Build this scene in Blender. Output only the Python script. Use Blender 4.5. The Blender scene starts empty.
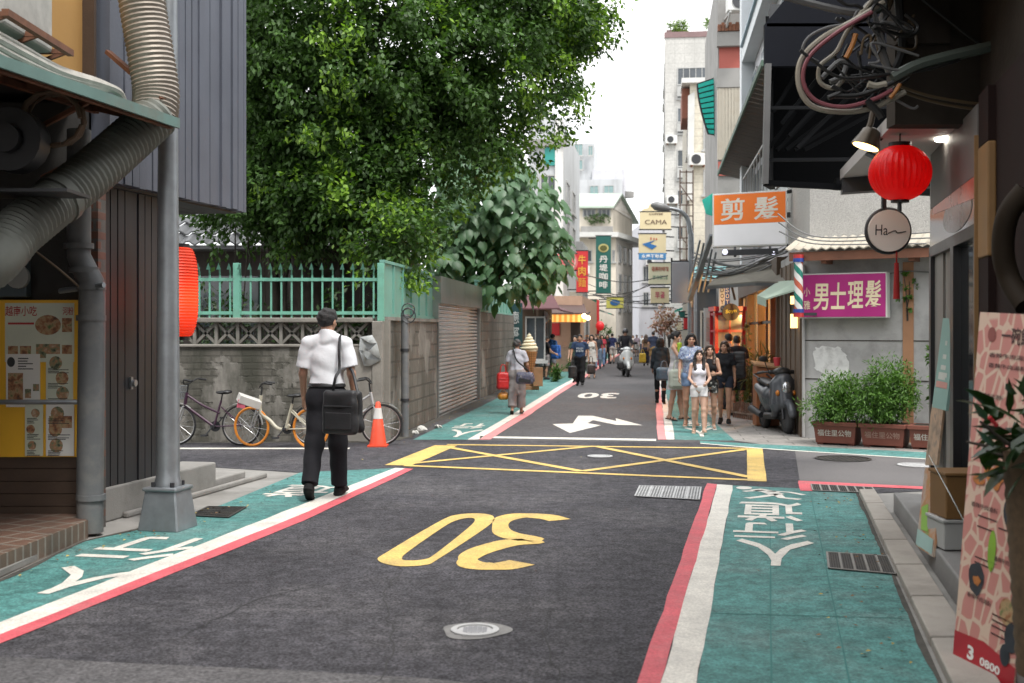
import bpy, math, random
import numpy as np
from mathutils import Vector, Matrix
random.seed(7)
rng = np.random.default_rng(7)
S = bpy.context.scene
COL = S.collection
R = math.radians
F, HZ, CZ = 1195.0, 330.0, 1.5

# ------------------------------------------------------------------ camera, sky, sun, exposure
cam = bpy.data.cameras.new("camera")
cam.sensor_width = 36.0
cam.lens = F * 36.0 / 1024.0
cam.shift_y = -(341.5 - HZ) / 1024.0
cam.clip_end = 2000.0
cam.dof.use_dof = True
cam.dof.focus_distance = 11.5
cam.dof.aperture_fstop = 3.2
camo = bpy.data.objects.new("camera", cam)
COL.objects.link(camo)
camo.location = (0, 0, CZ)
camo.rotation_euler = (R(90), 0, 0)
S.camera = camo

SUN_EL, SUN_AZ = 62.0, 150.0          # azimuth clockwise from +Y (north)
w = bpy.data.worlds.new("World")
S.world = w
w.use_nodes = True
nt = w.node_tree
nt.nodes.clear()
sky = nt.nodes.new("ShaderNodeTexSky")
sky.sky_type = 'NISHITA'
sky.sun_disc = False
sky.sun_elevation = R(SUN_EL)
sky.sun_rotation = R(SUN_AZ)
sky.dust_density = 3.0
hs = nt.nodes.new("ShaderNodeHueSaturation")
hs.inputs['Saturation'].default_value = 0.35
tc = nt.nodes.new("ShaderNodeTexCoord")
cn = nt.nodes.new("ShaderNodeTexNoise")
cn.inputs['Scale'].default_value = 1.6
cn.inputs['Detail'].default_value = 4
cr = nt.nodes.new("ShaderNodeValToRGB")
cr.color_ramp.elements[0].position = .3
cr.color_ramp.elements[0].color = (9.4, 9.6, 9.8, 1)
cr.color_ramp.elements[1].position = .7
cr.color_ramp.elements[1].color = (11.5, 11.5, 11.4, 1)
mx = nt.nodes.new("ShaderNodeMix")
mx.data_type = 'RGBA'
mx.inputs[0].default_value = .82
bg = nt.nodes.new("ShaderNodeBackground")
bg.inputs['Strength'].default_value = 0.12
wo = nt.nodes.new("ShaderNodeOutputWorld")
L = nt.links.new
L(sky.outputs[0], hs.inputs['Color'])
L(tc.outputs['Generated'], cn.inputs['Vector'])
L(cn.outputs[0], cr.inputs[0])
L(hs.outputs[0], mx.inputs[6])
L(cr.outputs[0], mx.inputs[7])
sz = nt.nodes.new("ShaderNodeSeparateXYZ")
gr_ = nt.nodes.new("ShaderNodeMapRange")          # overcast sky: brighter overhead than at the horizon
gr_.inputs[3].default_value = .72
gr_.inputs[4].default_value = 1.2
sc_ = nt.nodes.new("ShaderNodeVectorMath")
sc_.operation = 'SCALE'
L(tc.outputs['Generated'], sz.inputs[0])
L(sz.outputs[2], gr_.inputs[0])
L(mx.outputs[2], sc_.inputs[0])
L(gr_.outputs[0], sc_.inputs['Scale'])
L(sc_.outputs[0], bg.inputs['Color'])
L(bg.outputs[0], wo.inputs['Surface'])

sun = bpy.data.lights.new("sun", 'SUN')
sun.energy = 1.5
sun.angle = R(11)
sun.color = (1.0, .965, .91)
suno = bpy.data.objects.new("sun", sun)
COL.objects.link(suno)
_d = Vector((math.sin(R(SUN_AZ)) * math.cos(R(SUN_EL)), math.cos(R(SUN_AZ)) * math.cos(R(SUN_EL)), math.sin(R(SUN_EL))))
suno.rotation_euler = (-_d).to_track_quat('-Z', 'Y').to_euler()

S.view_settings.view_transform = 'Standard'
S.view_settings.look = 'None'
S.view_settings.gamma = 1.0
S.view_settings.exposure = 1.1
S.render.engine = 'CYCLES'
S.cycles.use_denoising = True
S.cycles.max_bounces = 7
S.cycles.diffuse_bounces = 4
S.cycles.glossy_bounces = 3
S.cycles.transmission_bounces = 4
S.cycles.transparent_max_bounces = 8
S.cycles.caustics_reflective = False
S.cycles.caustics_refractive = False
S.cycles.sample_clamp_indirect = 6.0

# ------------------------------------------------------------------ helpers
def at(px, py, Y):
 return Vector(((px - 512) / F * Y, Y, CZ + (HZ - py) / F * Y))

def gnd(px, py, z=0.0):
 Y = (CZ - z) * F / (py - HZ)
 return Vector(((px - 512) / F * Y, Y, z))

A1 = -math.atan(0.2176)      # near street
A2 = -math.atan(0.12)        # far street
A3 = -math.atan(0.62)        # side street running off to the right
XF = {}

def thing(name, label, cat, loc=(0, 0, 0), rz=0.0, group=None):
 o = bpy.data.objects.new(name, None)
 o.empty_display_size = .2
 COL.objects.link(o)
 o.location = loc
 o.rotation_euler = (0, 0, rz)
 o['label'] = label
 o['category'] = cat
 if group:
  o['group'] = group
 XF[o.name] = Matrix.Translation(Vector(loc)) @ Matrix.Rotation(rz, 4, 'Z')
 return o

def tag(o, label, cat, group=None):
 o['label'] = label
 o['category'] = cat
 if group:
  o['group'] = group
 return o

def struct(o, kind='structure'):
 o['kind'] = kind
 return o

def dup(root, loc, rz, label, group=None, name=None):
 r = root.copy()
 COL.objects.link(r)
 r.location = loc
 r.rotation_euler = (0, 0, rz)
 r['label'] = label
 if group:
  r['group'] = group
 for ch in list(root.children):
  c = ch.copy()
  COL.objects.link(c)
  c.parent = r
  for g in list(ch.children):
   d = g.copy()
   COL.objects.link(d)
   d.parent = c
 return r

def frame_mat(loc, rz=0.0):
 return Matrix.Translation(Vector(loc)) @ Matrix.Rotation(rz, 4, 'Z')

def rot(rx=0, ry=0, rz=0):
 return (Matrix.Rotation(rz, 3, 'Z') @ Matrix.Rotation(ry, 3, 'Y') @ Matrix.Rotation(rx, 3, 'X'))

class MB:
 def __init__(s, X=None):
  s.v, s.f, s.sm, s.mi = [], [], [], []
  s.m = 0
  s.X = X if X is not None else Matrix()

 def add(s, verts, faces, smooth=False):
  b = len(s.v)
  for p in verts:
   s.v.append(s.X @ Vector(p))
  for f in faces:
   s.f.append([i + b for i in f])
   s.sm.append(smooth)
   s.mi.append(s.m)
  return s

 def bx(s, x0, x1, y0, y1, z0, z1):
  s.add([(x0, y0, z0), (x1, y0, z0), (x1, y1, z0), (x0, y1, z0), (x0, y0, z1), (x1, y0, z1), (x1, y1, z1), (x0, y1, z1)],
   [(3, 2, 1, 0), (4, 5, 6, 7), (0, 1, 5, 4), (1, 2, 6, 5), (2, 3, 7, 6), (3, 0, 4, 7)])
  return s

 def box(s, c, d, Rm=None):
  c = Vector(c)
  h = Vector(d) / 2
  vs = []
  for z in (-1, 1):
   for x, y in ((-1, -1), (1, -1), (1, 1), (-1, 1)):
    p = Vector((x * h.x, y * h.y, z * h.z))
    if Rm is not None:
     p = Rm @ p
    vs.append(c + p)
  s.add(vs, [(3, 2, 1, 0), (4, 5, 6, 7), (0, 1, 5, 4), (1, 2, 6, 5), (2, 3, 7, 6), (3, 0, 4, 7)])
  return s

 def bar(s, a, b, wd, ht=None, up=(0, 0, 1)):
  a, b = Vector(a), Vector(b)
  ht = wd if ht is None else ht
  d = (b - a).normalized()
  up = Vector(up)
  if abs(d.dot(up)) > .98:
   up = Vector((1, 0, 0))
  x = d.cross(up).normalized()
  z = x.cross(d)
  vs = []
  for p in (a, b):
   for i, j in ((-1, -1), (1, -1), (1, 1), (-1, 1)):
    vs.append(p + x * (i * wd / 2) + z * (j * ht / 2))
  s.add(vs, [(0, 1, 2, 3), (7, 6, 5, 4), (4, 5, 1, 0), (5, 6, 2, 1), (6, 7, 3, 2), (7, 4, 0, 3)])
  return s

 def tube(s, pts, r, n=8, caps=True, closed=False, smooth=True):
  pts = [Vector(p) for p in pts]
  N = len(pts)
  rs = list(r) if hasattr(r, '__len__') else [r] * N
  vs, fs = [], []
  up = None
  for i in range(N):
   if closed:
    t = pts[(i + 1) % N] - pts[i - 1]
   else:
    t = pts[min(i + 1, N - 1)] - pts[max(i - 1, 0)]
   if t.length < 1e-9:
    t = Vector((0, 0, 1))
   t.normalize()
   if up is None:
    up = Vector((0, 0, 1)) if abs(t.z) < .9 else Vector((1, 0, 0))
   x = t.cross(up)
   if x.length < 1e-6:
    x = t.cross(Vector((0, 1, 0)))
   x.normalize()
   up = x.cross(t).normalized()
   for k in range(n):
    a = 2 * math.pi * k / n
    vs.append(pts[i] + (x * math.cos(a) + up * math.sin(a)) * rs[i])
  M = N if closed else N - 1
  for i in range(M):
   j = (i + 1) % N
   for k in range(n):
    k2 = (k + 1) % n
    fs.append((i * n + k, i * n + k2, j * n + k2, j * n + k))
  s.add(vs, fs, smooth)
  if caps and not closed:
   s.add(vs[:n], [tuple(range(n - 1, -1, -1))])
   s.add(vs[-n:], [tuple(range(n))])
  return s

 def cyl(s, a, b, r, r2=None, n=16, caps=True):
  return s.tube([a, b], [r, r if r2 is None else r2], n, caps)

 def lathe(s, prof, c=(0, 0, 0), n=20, Rm=None, smooth=True):
  c = Vector(c)
  vs, fs = [], []
  for r, z in prof:
   for k in range(n):
    a = 2 * math.pi * k / n
    p = Vector((r * math.cos(a), r * math.sin(a), z))
    vs.append(c + (Rm @ p if Rm is not None else p))
  for i in range(len(prof) - 1):
   for k in range(n):
    k2 = (k + 1) % n
    fs.append((i * n + k, i * n + k2, (i + 1) * n + k2, (i + 1) * n + k))
  fs.append(tuple(range(n - 1, -1, -1)))
  fs.append(tuple((len(prof) - 1) * n + k for k in range(n)))
  return s.add(vs, fs, smooth)

 def ell(s, c, r, Rm=None, n=14, m=8):
  r = Vector(r) if hasattr(r, '__len__') else Vector((r, r, r))
  c = Vector(c)
  vs, fs = [], []
  for i in range(m + 1):
   t = math.pi * i / m
   for k in range(n):
    a = 2 * math.pi * k / n
    p = Vector((r.x * math.sin(t) * math.cos(a), r.y * math.sin(t) * math.sin(a), -r.z * math.cos(t)))
    vs.append(c + (Rm @ p if Rm is not None else p))
  for i in range(m):
   for k in range(n):
    k2 = (k + 1) % n
    fs.append((i * n + k, i * n + k2, (i + 1) * n + k2, (i + 1) * n + k))
  return s.add(vs, fs, True)

 def prism(s, pts, ext):
  pts = [Vector(p) for p in pts]
  e = Vector(ext)
  n = len(pts)
  nrm = Vector((0, 0, 0))
  for i in range(n):
   nrm += pts[i].cross(pts[(i + 1) % n])
  lo, hi = (pts, [p + e for p in pts])
  if nrm.dot(e) < 0:
   lo, hi = list(reversed(lo)), list(reversed(hi))
  s.add(lo + hi, [tuple(range(n - 1, -1, -1)), tuple(range(n, 2 * n))] +
   [(i, (i + 1) % n, n + (i + 1) % n, n + i) for i in range(n)])
  return s

 def poly(s, pts):
  pts = [Vector(p) for p in pts]
  return s.add(pts, [tuple(range(len(pts)))])

 def build(s, name, mats, parent=None, world=True, bevel=0.0, seg=2):
  me = bpy.data.meshes.new(name)
  v = s.v
  inv = None
  if parent is not None:
   XP = XF.get(parent.name, Matrix())
   if world:
    inv = XP.inverted()
  if inv is not None:
   v = [inv @ p for p in v]
  me.from_pydata([tuple(p) for p in v], [], s.f)
  mats = mats if isinstance(mats, (list, tuple)) else [mats]
  for m in mats:
   me.materials.append(m)
  if s.f:
   me.polygons.foreach_set('use_smooth', s.sm)
   me.polygons.foreach_set('material_index', s.mi)
  me.update()
  o = bpy.data.objects.new(name, me)
  COL.objects.link(o)
  if parent is not None:
   o.parent = parent
   XF[o.name] = XF.get(parent.name, Matrix())
  if any(s.sm):
   me.set_sharp_from_angle(angle=R(42))
  if bevel:
   b = o.modifiers.new('bevel', 'BEVEL')
   b.width = bevel
   b.segments = seg
   b.limit_method = 'ANGLE'
   b.angle_limit = R(40)
  return o

_tm = {}

def text_raw(body, bold):
 c = bpy.data.curves.new("t", "FONT")
 c.body = body
 c.size = 1
 c.offset = bold
 c.resolution_u = 3
 o = bpy.data.objects.new("t", c)
 m = bpy.data.meshes.new_from_object(o)
 vs = [(v.co.x, v.co.y) for v in m.vertices]
 fs = [tuple(p.vertices) for p in m.polygons]
 ar = sum(p.area for p in m.polygons)
 bpy.data.objects.remove(o)
 bpy.data.meshes.remove(m)
 bpy.data.curves.remove(c)
 return vs, fs, ar

def text_geo(body, bold=.0):
 """glyph outlines thickened by bold; offsets at which the glyph fill breaks are skipped"""
 k = (body, bold)
 if k not in _tm:
  vs, fs, a0 = text_raw(body, 0)
  if bold:
   per = (text_raw(body, .003)[2] - a0) / .003
   for b in (bold, bold * .85, bold * 1.15, bold * .7, bold * .55, bold * .4):
    v2, f2, a2 = text_raw(body, b)
    if a2 > a0 + .62 * per * b:
     vs, fs = v2, f2
     break
  xs = [p[0] for p in vs]
  ys = [p[1] for p in vs]
  _tm[k] = (vs, fs, min(xs), max(xs), min(ys), max(ys))
 return _tm[k]

def put_text(mb, body, c, right, up, wd, ht, bold=.0, shear=0.0):
 """write body centred on c, filling wd x ht in the plane of right/up"""
 vs, fs, x0, x1, y0, y1 = text_geo(body, bold)
 c, right, up = Vector(c), Vector(right).normalized(), Vector(up).normalized()
 out = []
 for x, y in vs:
  v = ((y - y0) / (y1 - y0) - .5)
  u = ((x - x0) / (x1 - x0) - .5)
  out.append(c + right * (u * wd + shear * v * ht) + up * (v * ht))
 mb.add(out, fs)
 return mb

# ------------------------------------------------------------------ materials
_mc = {}

def _n(nt, t, **k):
 n = nt.nodes.new(t)
 for a, b in k.items():
  n.inputs[a.replace('_', ' ')].default_value = b
 return n

def mat(name, c, rough=.6, var=.12, sc=3.0, bump=.0, bsc=60., metal=0., stain=0., stc=None, ssc=1.1, emit=None, es=0.,
  streak=False, spec=.5, alpha=1.0, speck=0.0, trans=0.0, ssp=220., fine=0.0, shell=0.0):
 if name in _mc:
  return _mc[name]
 m = bpy.data.materials.new(name)
 m.use_nodes = True
 nt = m.node_tree
 L = nt.links.new
 b = nt.nodes['Principled BSDF']
 b.inputs['Roughness'].default_value = rough
 b.inputs['Metallic'].default_value = metal
 b.inputs['Specular IOR Level'].default_value = spec
 b.inputs['Alpha'].default_value = alpha
 b.inputs['Transmission Weight'].default_value = trans
 tc = nt.nodes.new('ShaderNodeTexCoord')
 vec = tc.outputs['Object']
 no = _n(nt, 'ShaderNodeTexNoise', Scale=sc, Detail=6., Roughness=.6)
 L(vec, no.inputs['Vector'])
 mx = nt.nodes.new('ShaderNodeMix')
 mx.data_type = 'RGBA'
 c = Vector(c)
 lo, hi = c * (1 - var), c * (1 + var)
 mx.inputs[6].default_value = (*lo, 1)
 mx.inputs[7].default_value = (*hi, 1)
 mr = _n(nt, 'ShaderNodeMapRange')
 mr.inputs[1].default_value = .3
 mr.inputs[2].default_value = .7
 L(no.outputs[0], mr.inputs[0])
 L(mr.outputs[0], mx.inputs[0])
 col = mx.outputs[2]
 if stain > 0:
  mp = nt.nodes.new('ShaderNodeMapping')
  mp.inputs['Scale'].default_value = (1, 1, .18) if streak else (1, 1, 1)
  L(vec, mp.inputs[0])
  n2 = _n(nt, 'ShaderNodeTexNoise', Scale=ssc * (3 if streak else 1), Detail=8., Roughness=.68)
  L(mp.outputs[0], n2.inputs['Vector'])
  m2 = _n(nt, 'ShaderNodeMapRange')
  m2.inputs[1].default_value = .48
  m2.inputs[2].default_value = .72
  m2.inputs[4].default_value = stain
  L(n2.outputs[0], m2.inputs[0])
  mx2 = nt.nodes.new('ShaderNodeMix')
  mx2.data_type = 'RGBA'
  sc_ = stc if stc is not None else c * .35
  mx2.inputs[7].default_value = (*sc_, 1)
  L(col, mx2.inputs[6])
  L(m2.outputs[0], mx2.inputs[0])
  col = mx2.outputs[2]
 if speck > 0:
  n3 = _n(nt, 'ShaderNodeTexNoise', Scale=ssp, Detail=3.)
  L(vec, n3.inputs['Vector'])
  m3 = _n(nt, 'ShaderNodeMapRange')
  m3.inputs[1].default_value = .3
  m3.inputs[2].default_value = .7
  m3.inputs[3].default_value = 1 - speck
  m3.inputs[4].default_value = 1 + speck
  L(n3.outputs[0], m3.inputs[0])
  vm = nt.nodes.new('ShaderNodeVectorMath')
  vm.operation = 'SCALE'
  L(col, vm.inputs[0])
  L(m3.outputs[0], vm.inputs['Scale'])
  col = vm.outputs[0]
 if fine > 0:
  n6 = _n(nt, 'ShaderNodeTexNoise', Scale=9., Detail=9., Roughness=.75)
  L(vec, n6.inputs['Vector'])
  m6 = _n(nt, 'ShaderNodeMapRange')
  m6.inputs[1].default_value = .35
  m6.inputs[2].default_value = .65
  m6.inputs[3].default_value = 1 - fine
  m6.inputs[4].default_value = 1 + fine
  L(n6.outputs[0], m6.inputs[0])
  v6 = nt.nodes.new('ShaderNodeVectorMath')
  v6.operation = 'SCALE'
  L(col, v6.inputs[0])
  L(m6.outputs[0], v6.inputs['Scale'])
  col = v6.outputs[0]
 L(col, b.inputs['Base Color'])
 if shell > 0:
  tr = nt.nodes.new('ShaderNodeBsdfTranslucent')
  L(col, tr.inputs['Color'])
  ms_ = nt.nodes.new('ShaderNodeMixShader')
  ms_.inputs[0].default_value = shell
  L(b.outputs[0], ms_.inputs[1])
  L(tr.outputs[0], ms_.inputs[2])
  L(ms_.outputs[0], nt.nodes['Material Output'].inputs['Surface'])
 if rough > .15:
  r2 = _n(nt, 'ShaderNodeMapRange')
  r2.inputs[3].default_value = max(0, rough - .1)
  r2.inputs[4].default_value = min(1, rough + .1)
  L(no.outputs[0], r2.inputs[0])
  L(r2.outputs[0], b.inputs['Roughness'])
 if bump > 0:
  n4 = _n(nt, 'ShaderNodeTexNoise', Scale=bsc, Detail=5.)
  L(vec, n4.inputs['Vector'])
  bm = _n(nt, 'ShaderNodeBump', Strength=bump, Distance=.01)
  L(n4.outputs[0], bm.inputs['Height'])
  L(bm.outputs[0], b.inputs['Normal'])
 if emit is not None:
  b.inputs['Emission Color'].default_value = (*emit, 1)
  b.inputs['Emission Strength'].default_value = es
 _mc[name] = m
 return m

def brickmat(name, c1, c2, mortar, bw, bh, ms=.012, ang=0.0, rough=.75, bump=.35, stain=.0, stc=(.04, .04, .035), ssc=.9, offset=.5, floor=False, streak=True, patch=0.0, pcol=(.25, .235, .21), psc=1.1):
 """brick / block / tile pattern; ang = direction (about z) of the wall's run"""
 if name in _mc:
  return _mc[name]
 m = bpy.data.materials.new(name)
 m.use_nodes = True
 nt = m.node_tree
 L = nt.links.new
 b = nt.nodes['Principled BSDF']
 b.inputs['Roughness'].default_value = rough
 ge = nt.nodes.new('ShaderNodeTexCoord')
 vec = ge.outputs['Object']
 dt = nt.nodes.new('ShaderNodeVectorMath')
 dt.operation = 'DOT_PRODUCT'
 dt.inputs[1].default_value = (math.cos(ang), math.sin(ang), 0)
 L(vec, dt.inputs[0])
 sp = nt.nodes.new('ShaderNodeSeparateXYZ')
 L(vec, sp.inputs[0])
 cb = nt.nodes.new('ShaderNodeCombineXYZ')
 L(dt.outputs['Value'], cb.inputs[0])
 if floor:
  d2 = nt.nodes.new('ShaderNodeVectorMath')
  d2.operation = 'DOT_PRODUCT'
  d2.inputs[1].default_value = (-math.sin(ang), math.cos(ang), 0)
  L(vec, d2.inputs[0])
  L(d2.outputs['Value'], cb.inputs[1])
 else:
  L(sp.outputs[2], cb.inputs[1])
 br = nt.nodes.new('ShaderNodeTexBrick')
 br.offset = offset
 br.inputs['Color1'].default_value = (*c1, 1)
 br.inputs['Color2'].default_value = (*c2, 1)
 br.inputs['Mortar'].default_value = (*mortar, 1)
 br.inputs['Scale'].default_value = 1.0
 br.inputs['Mortar Size'].default_value = ms
 br.inputs['Mortar Smooth'].default_value = .2
 br.inputs['Brick Width'].default_value = bw
 br.inputs['Row Height'].default_value = bh
 L(cb.outputs[0], br.inputs['Vector'])
 col = br.outputs['Color']
 no = _n(nt, 'ShaderNodeTexNoise', Scale=7., Detail=8., Roughness=.7)
 L(vec, no.inputs['Vector'])
 mr = _n(nt, 'ShaderNodeMapRange')
 mr.inputs[1].default_value = .25
 mr.inputs[2].default_value = .75
 mr.inputs[3].default_value = .75
 mr.inputs[4].default_value = 1.25
 L(no.outputs[0], mr.inputs[0])
 vm = nt.nodes.new('ShaderNodeVectorMath')
 vm.operation = 'SCALE'
 L(col, vm.inputs[0])
 L(mr.outputs[0], vm.inputs['Scale'])
 col = vm.outputs[0]
 if stain:
  mp = nt.nodes.new('ShaderNodeMapping')
  mp.inputs['Scale'].default_value = (1, 1, .35) if streak else (1, 1, 1)
  L(vec, mp.inputs[0])
  n2 = _n(nt, 'ShaderNodeTexNoise', Scale=ssc, Detail=9., Roughness=.7)
  L(mp.outputs[0], n2.inputs['Vector'])
  m2 = _n(nt, 'ShaderNodeMapRange')
  m2.inputs[1].default_value = .42
  m2.inputs[2].default_value = .62
  m2.inputs[4].default_value = stain
  L(n2.outputs[0], m2.inputs[0])
  mx2 = nt.nodes.new('ShaderNodeMix')
  mx2.data_type = 'RGBA'
  mx2.inputs[7].default_value = (*stc, 1)
  L(col, mx2.inputs[6])
  L(m2.outputs[0], mx2.inputs[0])
  col = mx2.outputs[2]
 pf = None
 if patch:
  n5 = _n(nt, 'ShaderNodeTexNoise', Scale=psc, Detail=7., Roughness=.62)
  L(vec, n5.inputs['Vector'])
  m5 = _n(nt, 'ShaderNodeMapRange')
  m5.inputs[1].default_value = .60 - .15 * patch
  m5.inputs[2].default_value = .63 - .15 * patch
  L(n5.outputs[0], m5.inputs[0])
  v5 = nt.nodes.new('ShaderNodeVectorMath')
  v5.operation = 'SCALE'
  v5.inputs[0].default_value = pcol
  L(mr.outputs[0], v5.inputs['Scale'])
  mx5 = nt.nodes.new('ShaderNodeMix')
  mx5.data_type = 'RGBA'
  L(br.outputs['Color'], mx5.inputs[6])
  L(col, mx5.inputs[6])
  L(v5.outputs[0], mx5.inputs[7])
  L(m5.outputs[0], mx5.inputs[0])
  if not stain:
   col = mx5.outputs[2]
  else:
   L(vm.outputs[0], mx5.inputs[6])
   L(mx5.outputs[2], mx2.inputs[6])
  pf = m5.outputs[0]
 L(col, b.inputs['Base Color'])
 bm = _n(nt, 'ShaderNodeBump', Strength=bump, Distance=.012)
 bm.invert = True
 ad = nt.nodes.new('ShaderNodeMath')
 ad.operation = 'MULTIPLY_ADD'
 ad.inputs[1].default_value = -.5
 L(no.outputs[0], ad.inputs[0])
 if pf is None:
  L(br.outputs['Fac'], ad.inputs[2])
 else:
  mz = nt.nodes.new('ShaderNodeMath')
  mz.operation = 'MULTIPLY'
  mi_ = nt.nodes.new('ShaderNodeMath')
  mi_.operation = 'SUBTRACT'
  mi_.inputs[0].default_value = 1.0
  L(pf, mi_.inputs[1])
  L(br.outputs['Fac'], mz.inputs[0])
  L(mi_.outputs[0], mz.inputs[1])
  L(mz.outputs[0], ad.inputs[2])
 L(ad.outputs[0], bm.inputs['Height'])
 L(bm.outputs[0], b.inputs['Normal'])
 _mc[name] = m
 return m

def leafmat(name, c1, c2, rough=.5, tr=.3, coat=False):
 if name in _mc:
  return _mc[name]
 m = bpy.data.materials.new(name)
 m.use_nodes = True
 nt = m.node_tree
 L = nt.links.new
 b = nt.nodes['Principled BSDF']
 b.inputs['Roughness'].default_value = rough
 a = nt.nodes.new('ShaderNodeAttribute')
 a.attribute_name = 'rnd'
 mx = nt.nodes.new('ShaderNodeMix')
 mx.data_type = 'RGBA'
 mx.inputs[6].default_value = (*c1, 1)
 mx.inputs[7].default_value = (*c2, 1)
 L(a.outputs['Fac'], mx.inputs[0])
 L(mx.outputs[2], b.inputs['Base Color'])
 t = nt.nodes.new('ShaderNodeBsdfTranslucent')
 vm = nt.nodes.new('ShaderNodeVectorMath')
 vm.operation = 'MULTIPLY'
 vm.inputs[1].default_value = (1.3, 1.5, .6)
 L(mx.outputs[2], vm.inputs[0])
 L(vm.outputs[0], t.inputs['Color'])
 ms = nt.nodes.new('ShaderNodeMixShader')
 ms.inputs[0].default_value = tr
 L(b.outputs[0], ms.inputs[1])
 L(t.outputs[0], ms.inputs[2])
 L(ms.outputs[0], nt.nodes['Material Output'].inputs['Surface'])
 _mc[name] = m
 return m

def glassmat(name='window glass', c=(.04, .05, .055), rough=.06):
 return mat(name, c, rough=rough, var=.25, sc=.8, spec=.8)

asphalt = mat('asphalt', (.050, .048, .054), rough=.85, var=.3, sc=.9, bump=.8, bsc=110., stain=.85, stc=(.098, .093, .097), ssc=.6, speck=.75, spec=.22, ssp=75., fine=.45)
asphalt_old = mat('worn asphalt', (.125, .118, .118), rough=.9, var=.12, sc=.9, bump=.5, bsc=140., stain=.5, stc=(.13, .12, .12), ssc=.8, speck=.35, spec=.3)
green_paint = mat('green pavement paint', (.066, .19, .178), rough=.75, var=.22, sc=1.3, bump=.35, bsc=150., stain=.75, stc=(.135, .205, .195), ssc=1.5, speck=.4, spec=.35, ssp=80., fine=.4)
red_paint = mat('red line paint', (.54, .09, .11), rough=.7, var=.14, sc=4., bump=.3, bsc=150., stain=.7, stc=(.33, .13, .13), ssc=4.5, speck=.2, ssp=80., fine=.15)
red_pale = mat('faded red line paint', (.62, .22, .22), rough=.7, var=.12, sc=4., stain=.4, stc=(.5, .3, .29), ssc=3, speck=.15)
white_paint = mat('white road paint', (.62, .59, .53), rough=.7, var=.08, sc=4., bump=.3, bsc=150., stain=.75, stc=(.33, .31, .29), ssc=4.5, speck=.2, ssp=80., fine=.12)
yellow_paint = mat('yellow road paint', (.60, .41, .12), rough=.7, var=.12, sc=4., bump=.3, bsc=150., stain=.8, stc=(.28, .21, .1), ssc=4.5, speck=.3, ssp=80., fine=.15)
concrete = mat('concrete', (.24, .23, .215), rough=.85, var=.15, sc=2.5, bump=.3, bsc=70., stain=.7, stc=(.1, .095, .085), ssc=1.6)
kerb_stone = mat('kerb stone', (.33, .3, .265), rough=.85, var=.12, sc=3., bump=.25, bsc=90., stain=.6, stc=(.17, .15, .13), ssc=2.2, speck=.12)
steel_galv = mat('galvanised steel', (.3, .32, .34), rough=.45, var=.12, sc=9., metal=.7, stain=.35, stc=(.2, .19, .18), ssc=3.)
dark_metal = mat('dark metal', (.025, .026, .03), rough=.45, var=.2, sc=5.)
black_plastic = mat('black plastic', (.012, .012, .013), rough=.45, var=.2, sc=9.)
rubber = mat('rubber', (.015, .015, .016), rough=.8, var=.2, sc=9.)
chrome = mat('chrome', (.55, .55, .56), rough=.25, var=.06, sc=9., metal=1.)
white_metal = mat('white painted metal', (.62, .62, .6), rough=.45, var=.05, sc=3., stain=.3, stc=(.35, .31, .27), ssc=1.5, streak=True)
glass = glassmat()
white_plain = mat('white', (.75, .74, .71), rough=.5, var=.03)
# ------------------------------------------------------------------ ground, road, painted pavements
def ext(p, q, Y):
 p, q = Vector(p), Vector(q)
 t = (Y - p.y) / (q.y - p.y)
 return p + (q - p) * t

def gl(pts, z=0.0):
 return [gnd(x, y, 0).xy.to_3d() + Vector((0, 0, z)) for x, y in pts]

def resamp(pl, n):
 d = [0]
 for a, b in zip(pl, pl[1:]):
  d.append(d[-1] + (b - a).length)
 out = []
 for i in range(n + 1):
  t = d[-1] * i / n
  k = max(j for j in range(len(d)) if d[j] <= t + 1e-9)
  k = min(k, len(pl) - 2)
  u = (t - d[k]) / (d[k + 1] - d[k])
  out.append(pl[k] + (pl[k + 1] - pl[k]) * u)
 return out

def strip(mb, a, b, z, jit=.006, step=.35):
 n = max(2, int((a[-1] - a[0]).length / step))
 A, B = resamp(a, n), resamp(b, n)
 for l in (A, B):
  for p in l:
   p.x += random.uniform(-jit, jit)
   p.z = z
 mb.add(A + B, [(i, i + 1, n + 2 + i, n + 1 + i) for i in range(n)])

gmb = MB()
gmb.poly([(-400, -60, 0), (400, -60, 0), (400, 700, 0), (-400, 700, 0)])
ground = struct(gmb.build('ground', concrete))

# main polylines (ground, from the photograph's edges)
gLo = gl([(0, 580), (85, 541), (148, 527), (190, 517), (225, 504), (300, 473)])
gLo = [ext(gLo[1], gLo[0], 2.5)] + gLo
wLi = gl([(0, 624), (150, 565), (300, 506), (395, 468.5)])
wLi = [ext(wLi[2], wLi[0], 2.5)] + wLi
wLo = gl([(0, 636), (300, 516), (405, 469)])
wLo = [ext(wLo[1], wLo[0], 2.5)] + wLo
rLo = gl([(0, 645), (300, 523), (414, 469.5)])
rLo = [ext(rLo[1], rLo[0], 2.5)] + rLo
rRi = gl([(638, 683), (707, 484)])
rRi = [ext(rRi[1], rRi[0], 2.5)] + rRi
rwR = gl([(661, 683), (717.5, 485)])
rwR = [ext(rwR[1], rwR[0], 2.5)] + rwR
wRo = gl([(697, 683), (733, 486)])
wRo = [ext(wRo[1], wRo[0], 2.5)] + wRo
gRo = gl([(942, 683), (859, 494.5)])
gRo = [ext(gRo[1], gRo[0], 2.5)] + gRo

cornR = Vector((4.04, 16.6, 0))                       # foot of the grey barber wall's corner
d2 = Vector((.12, 1, 0))
e3 = Vector((1, -.62, 0))
fL0 = Vector((-1.73, 16.0, 0))                         # fence wall corner

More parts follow.
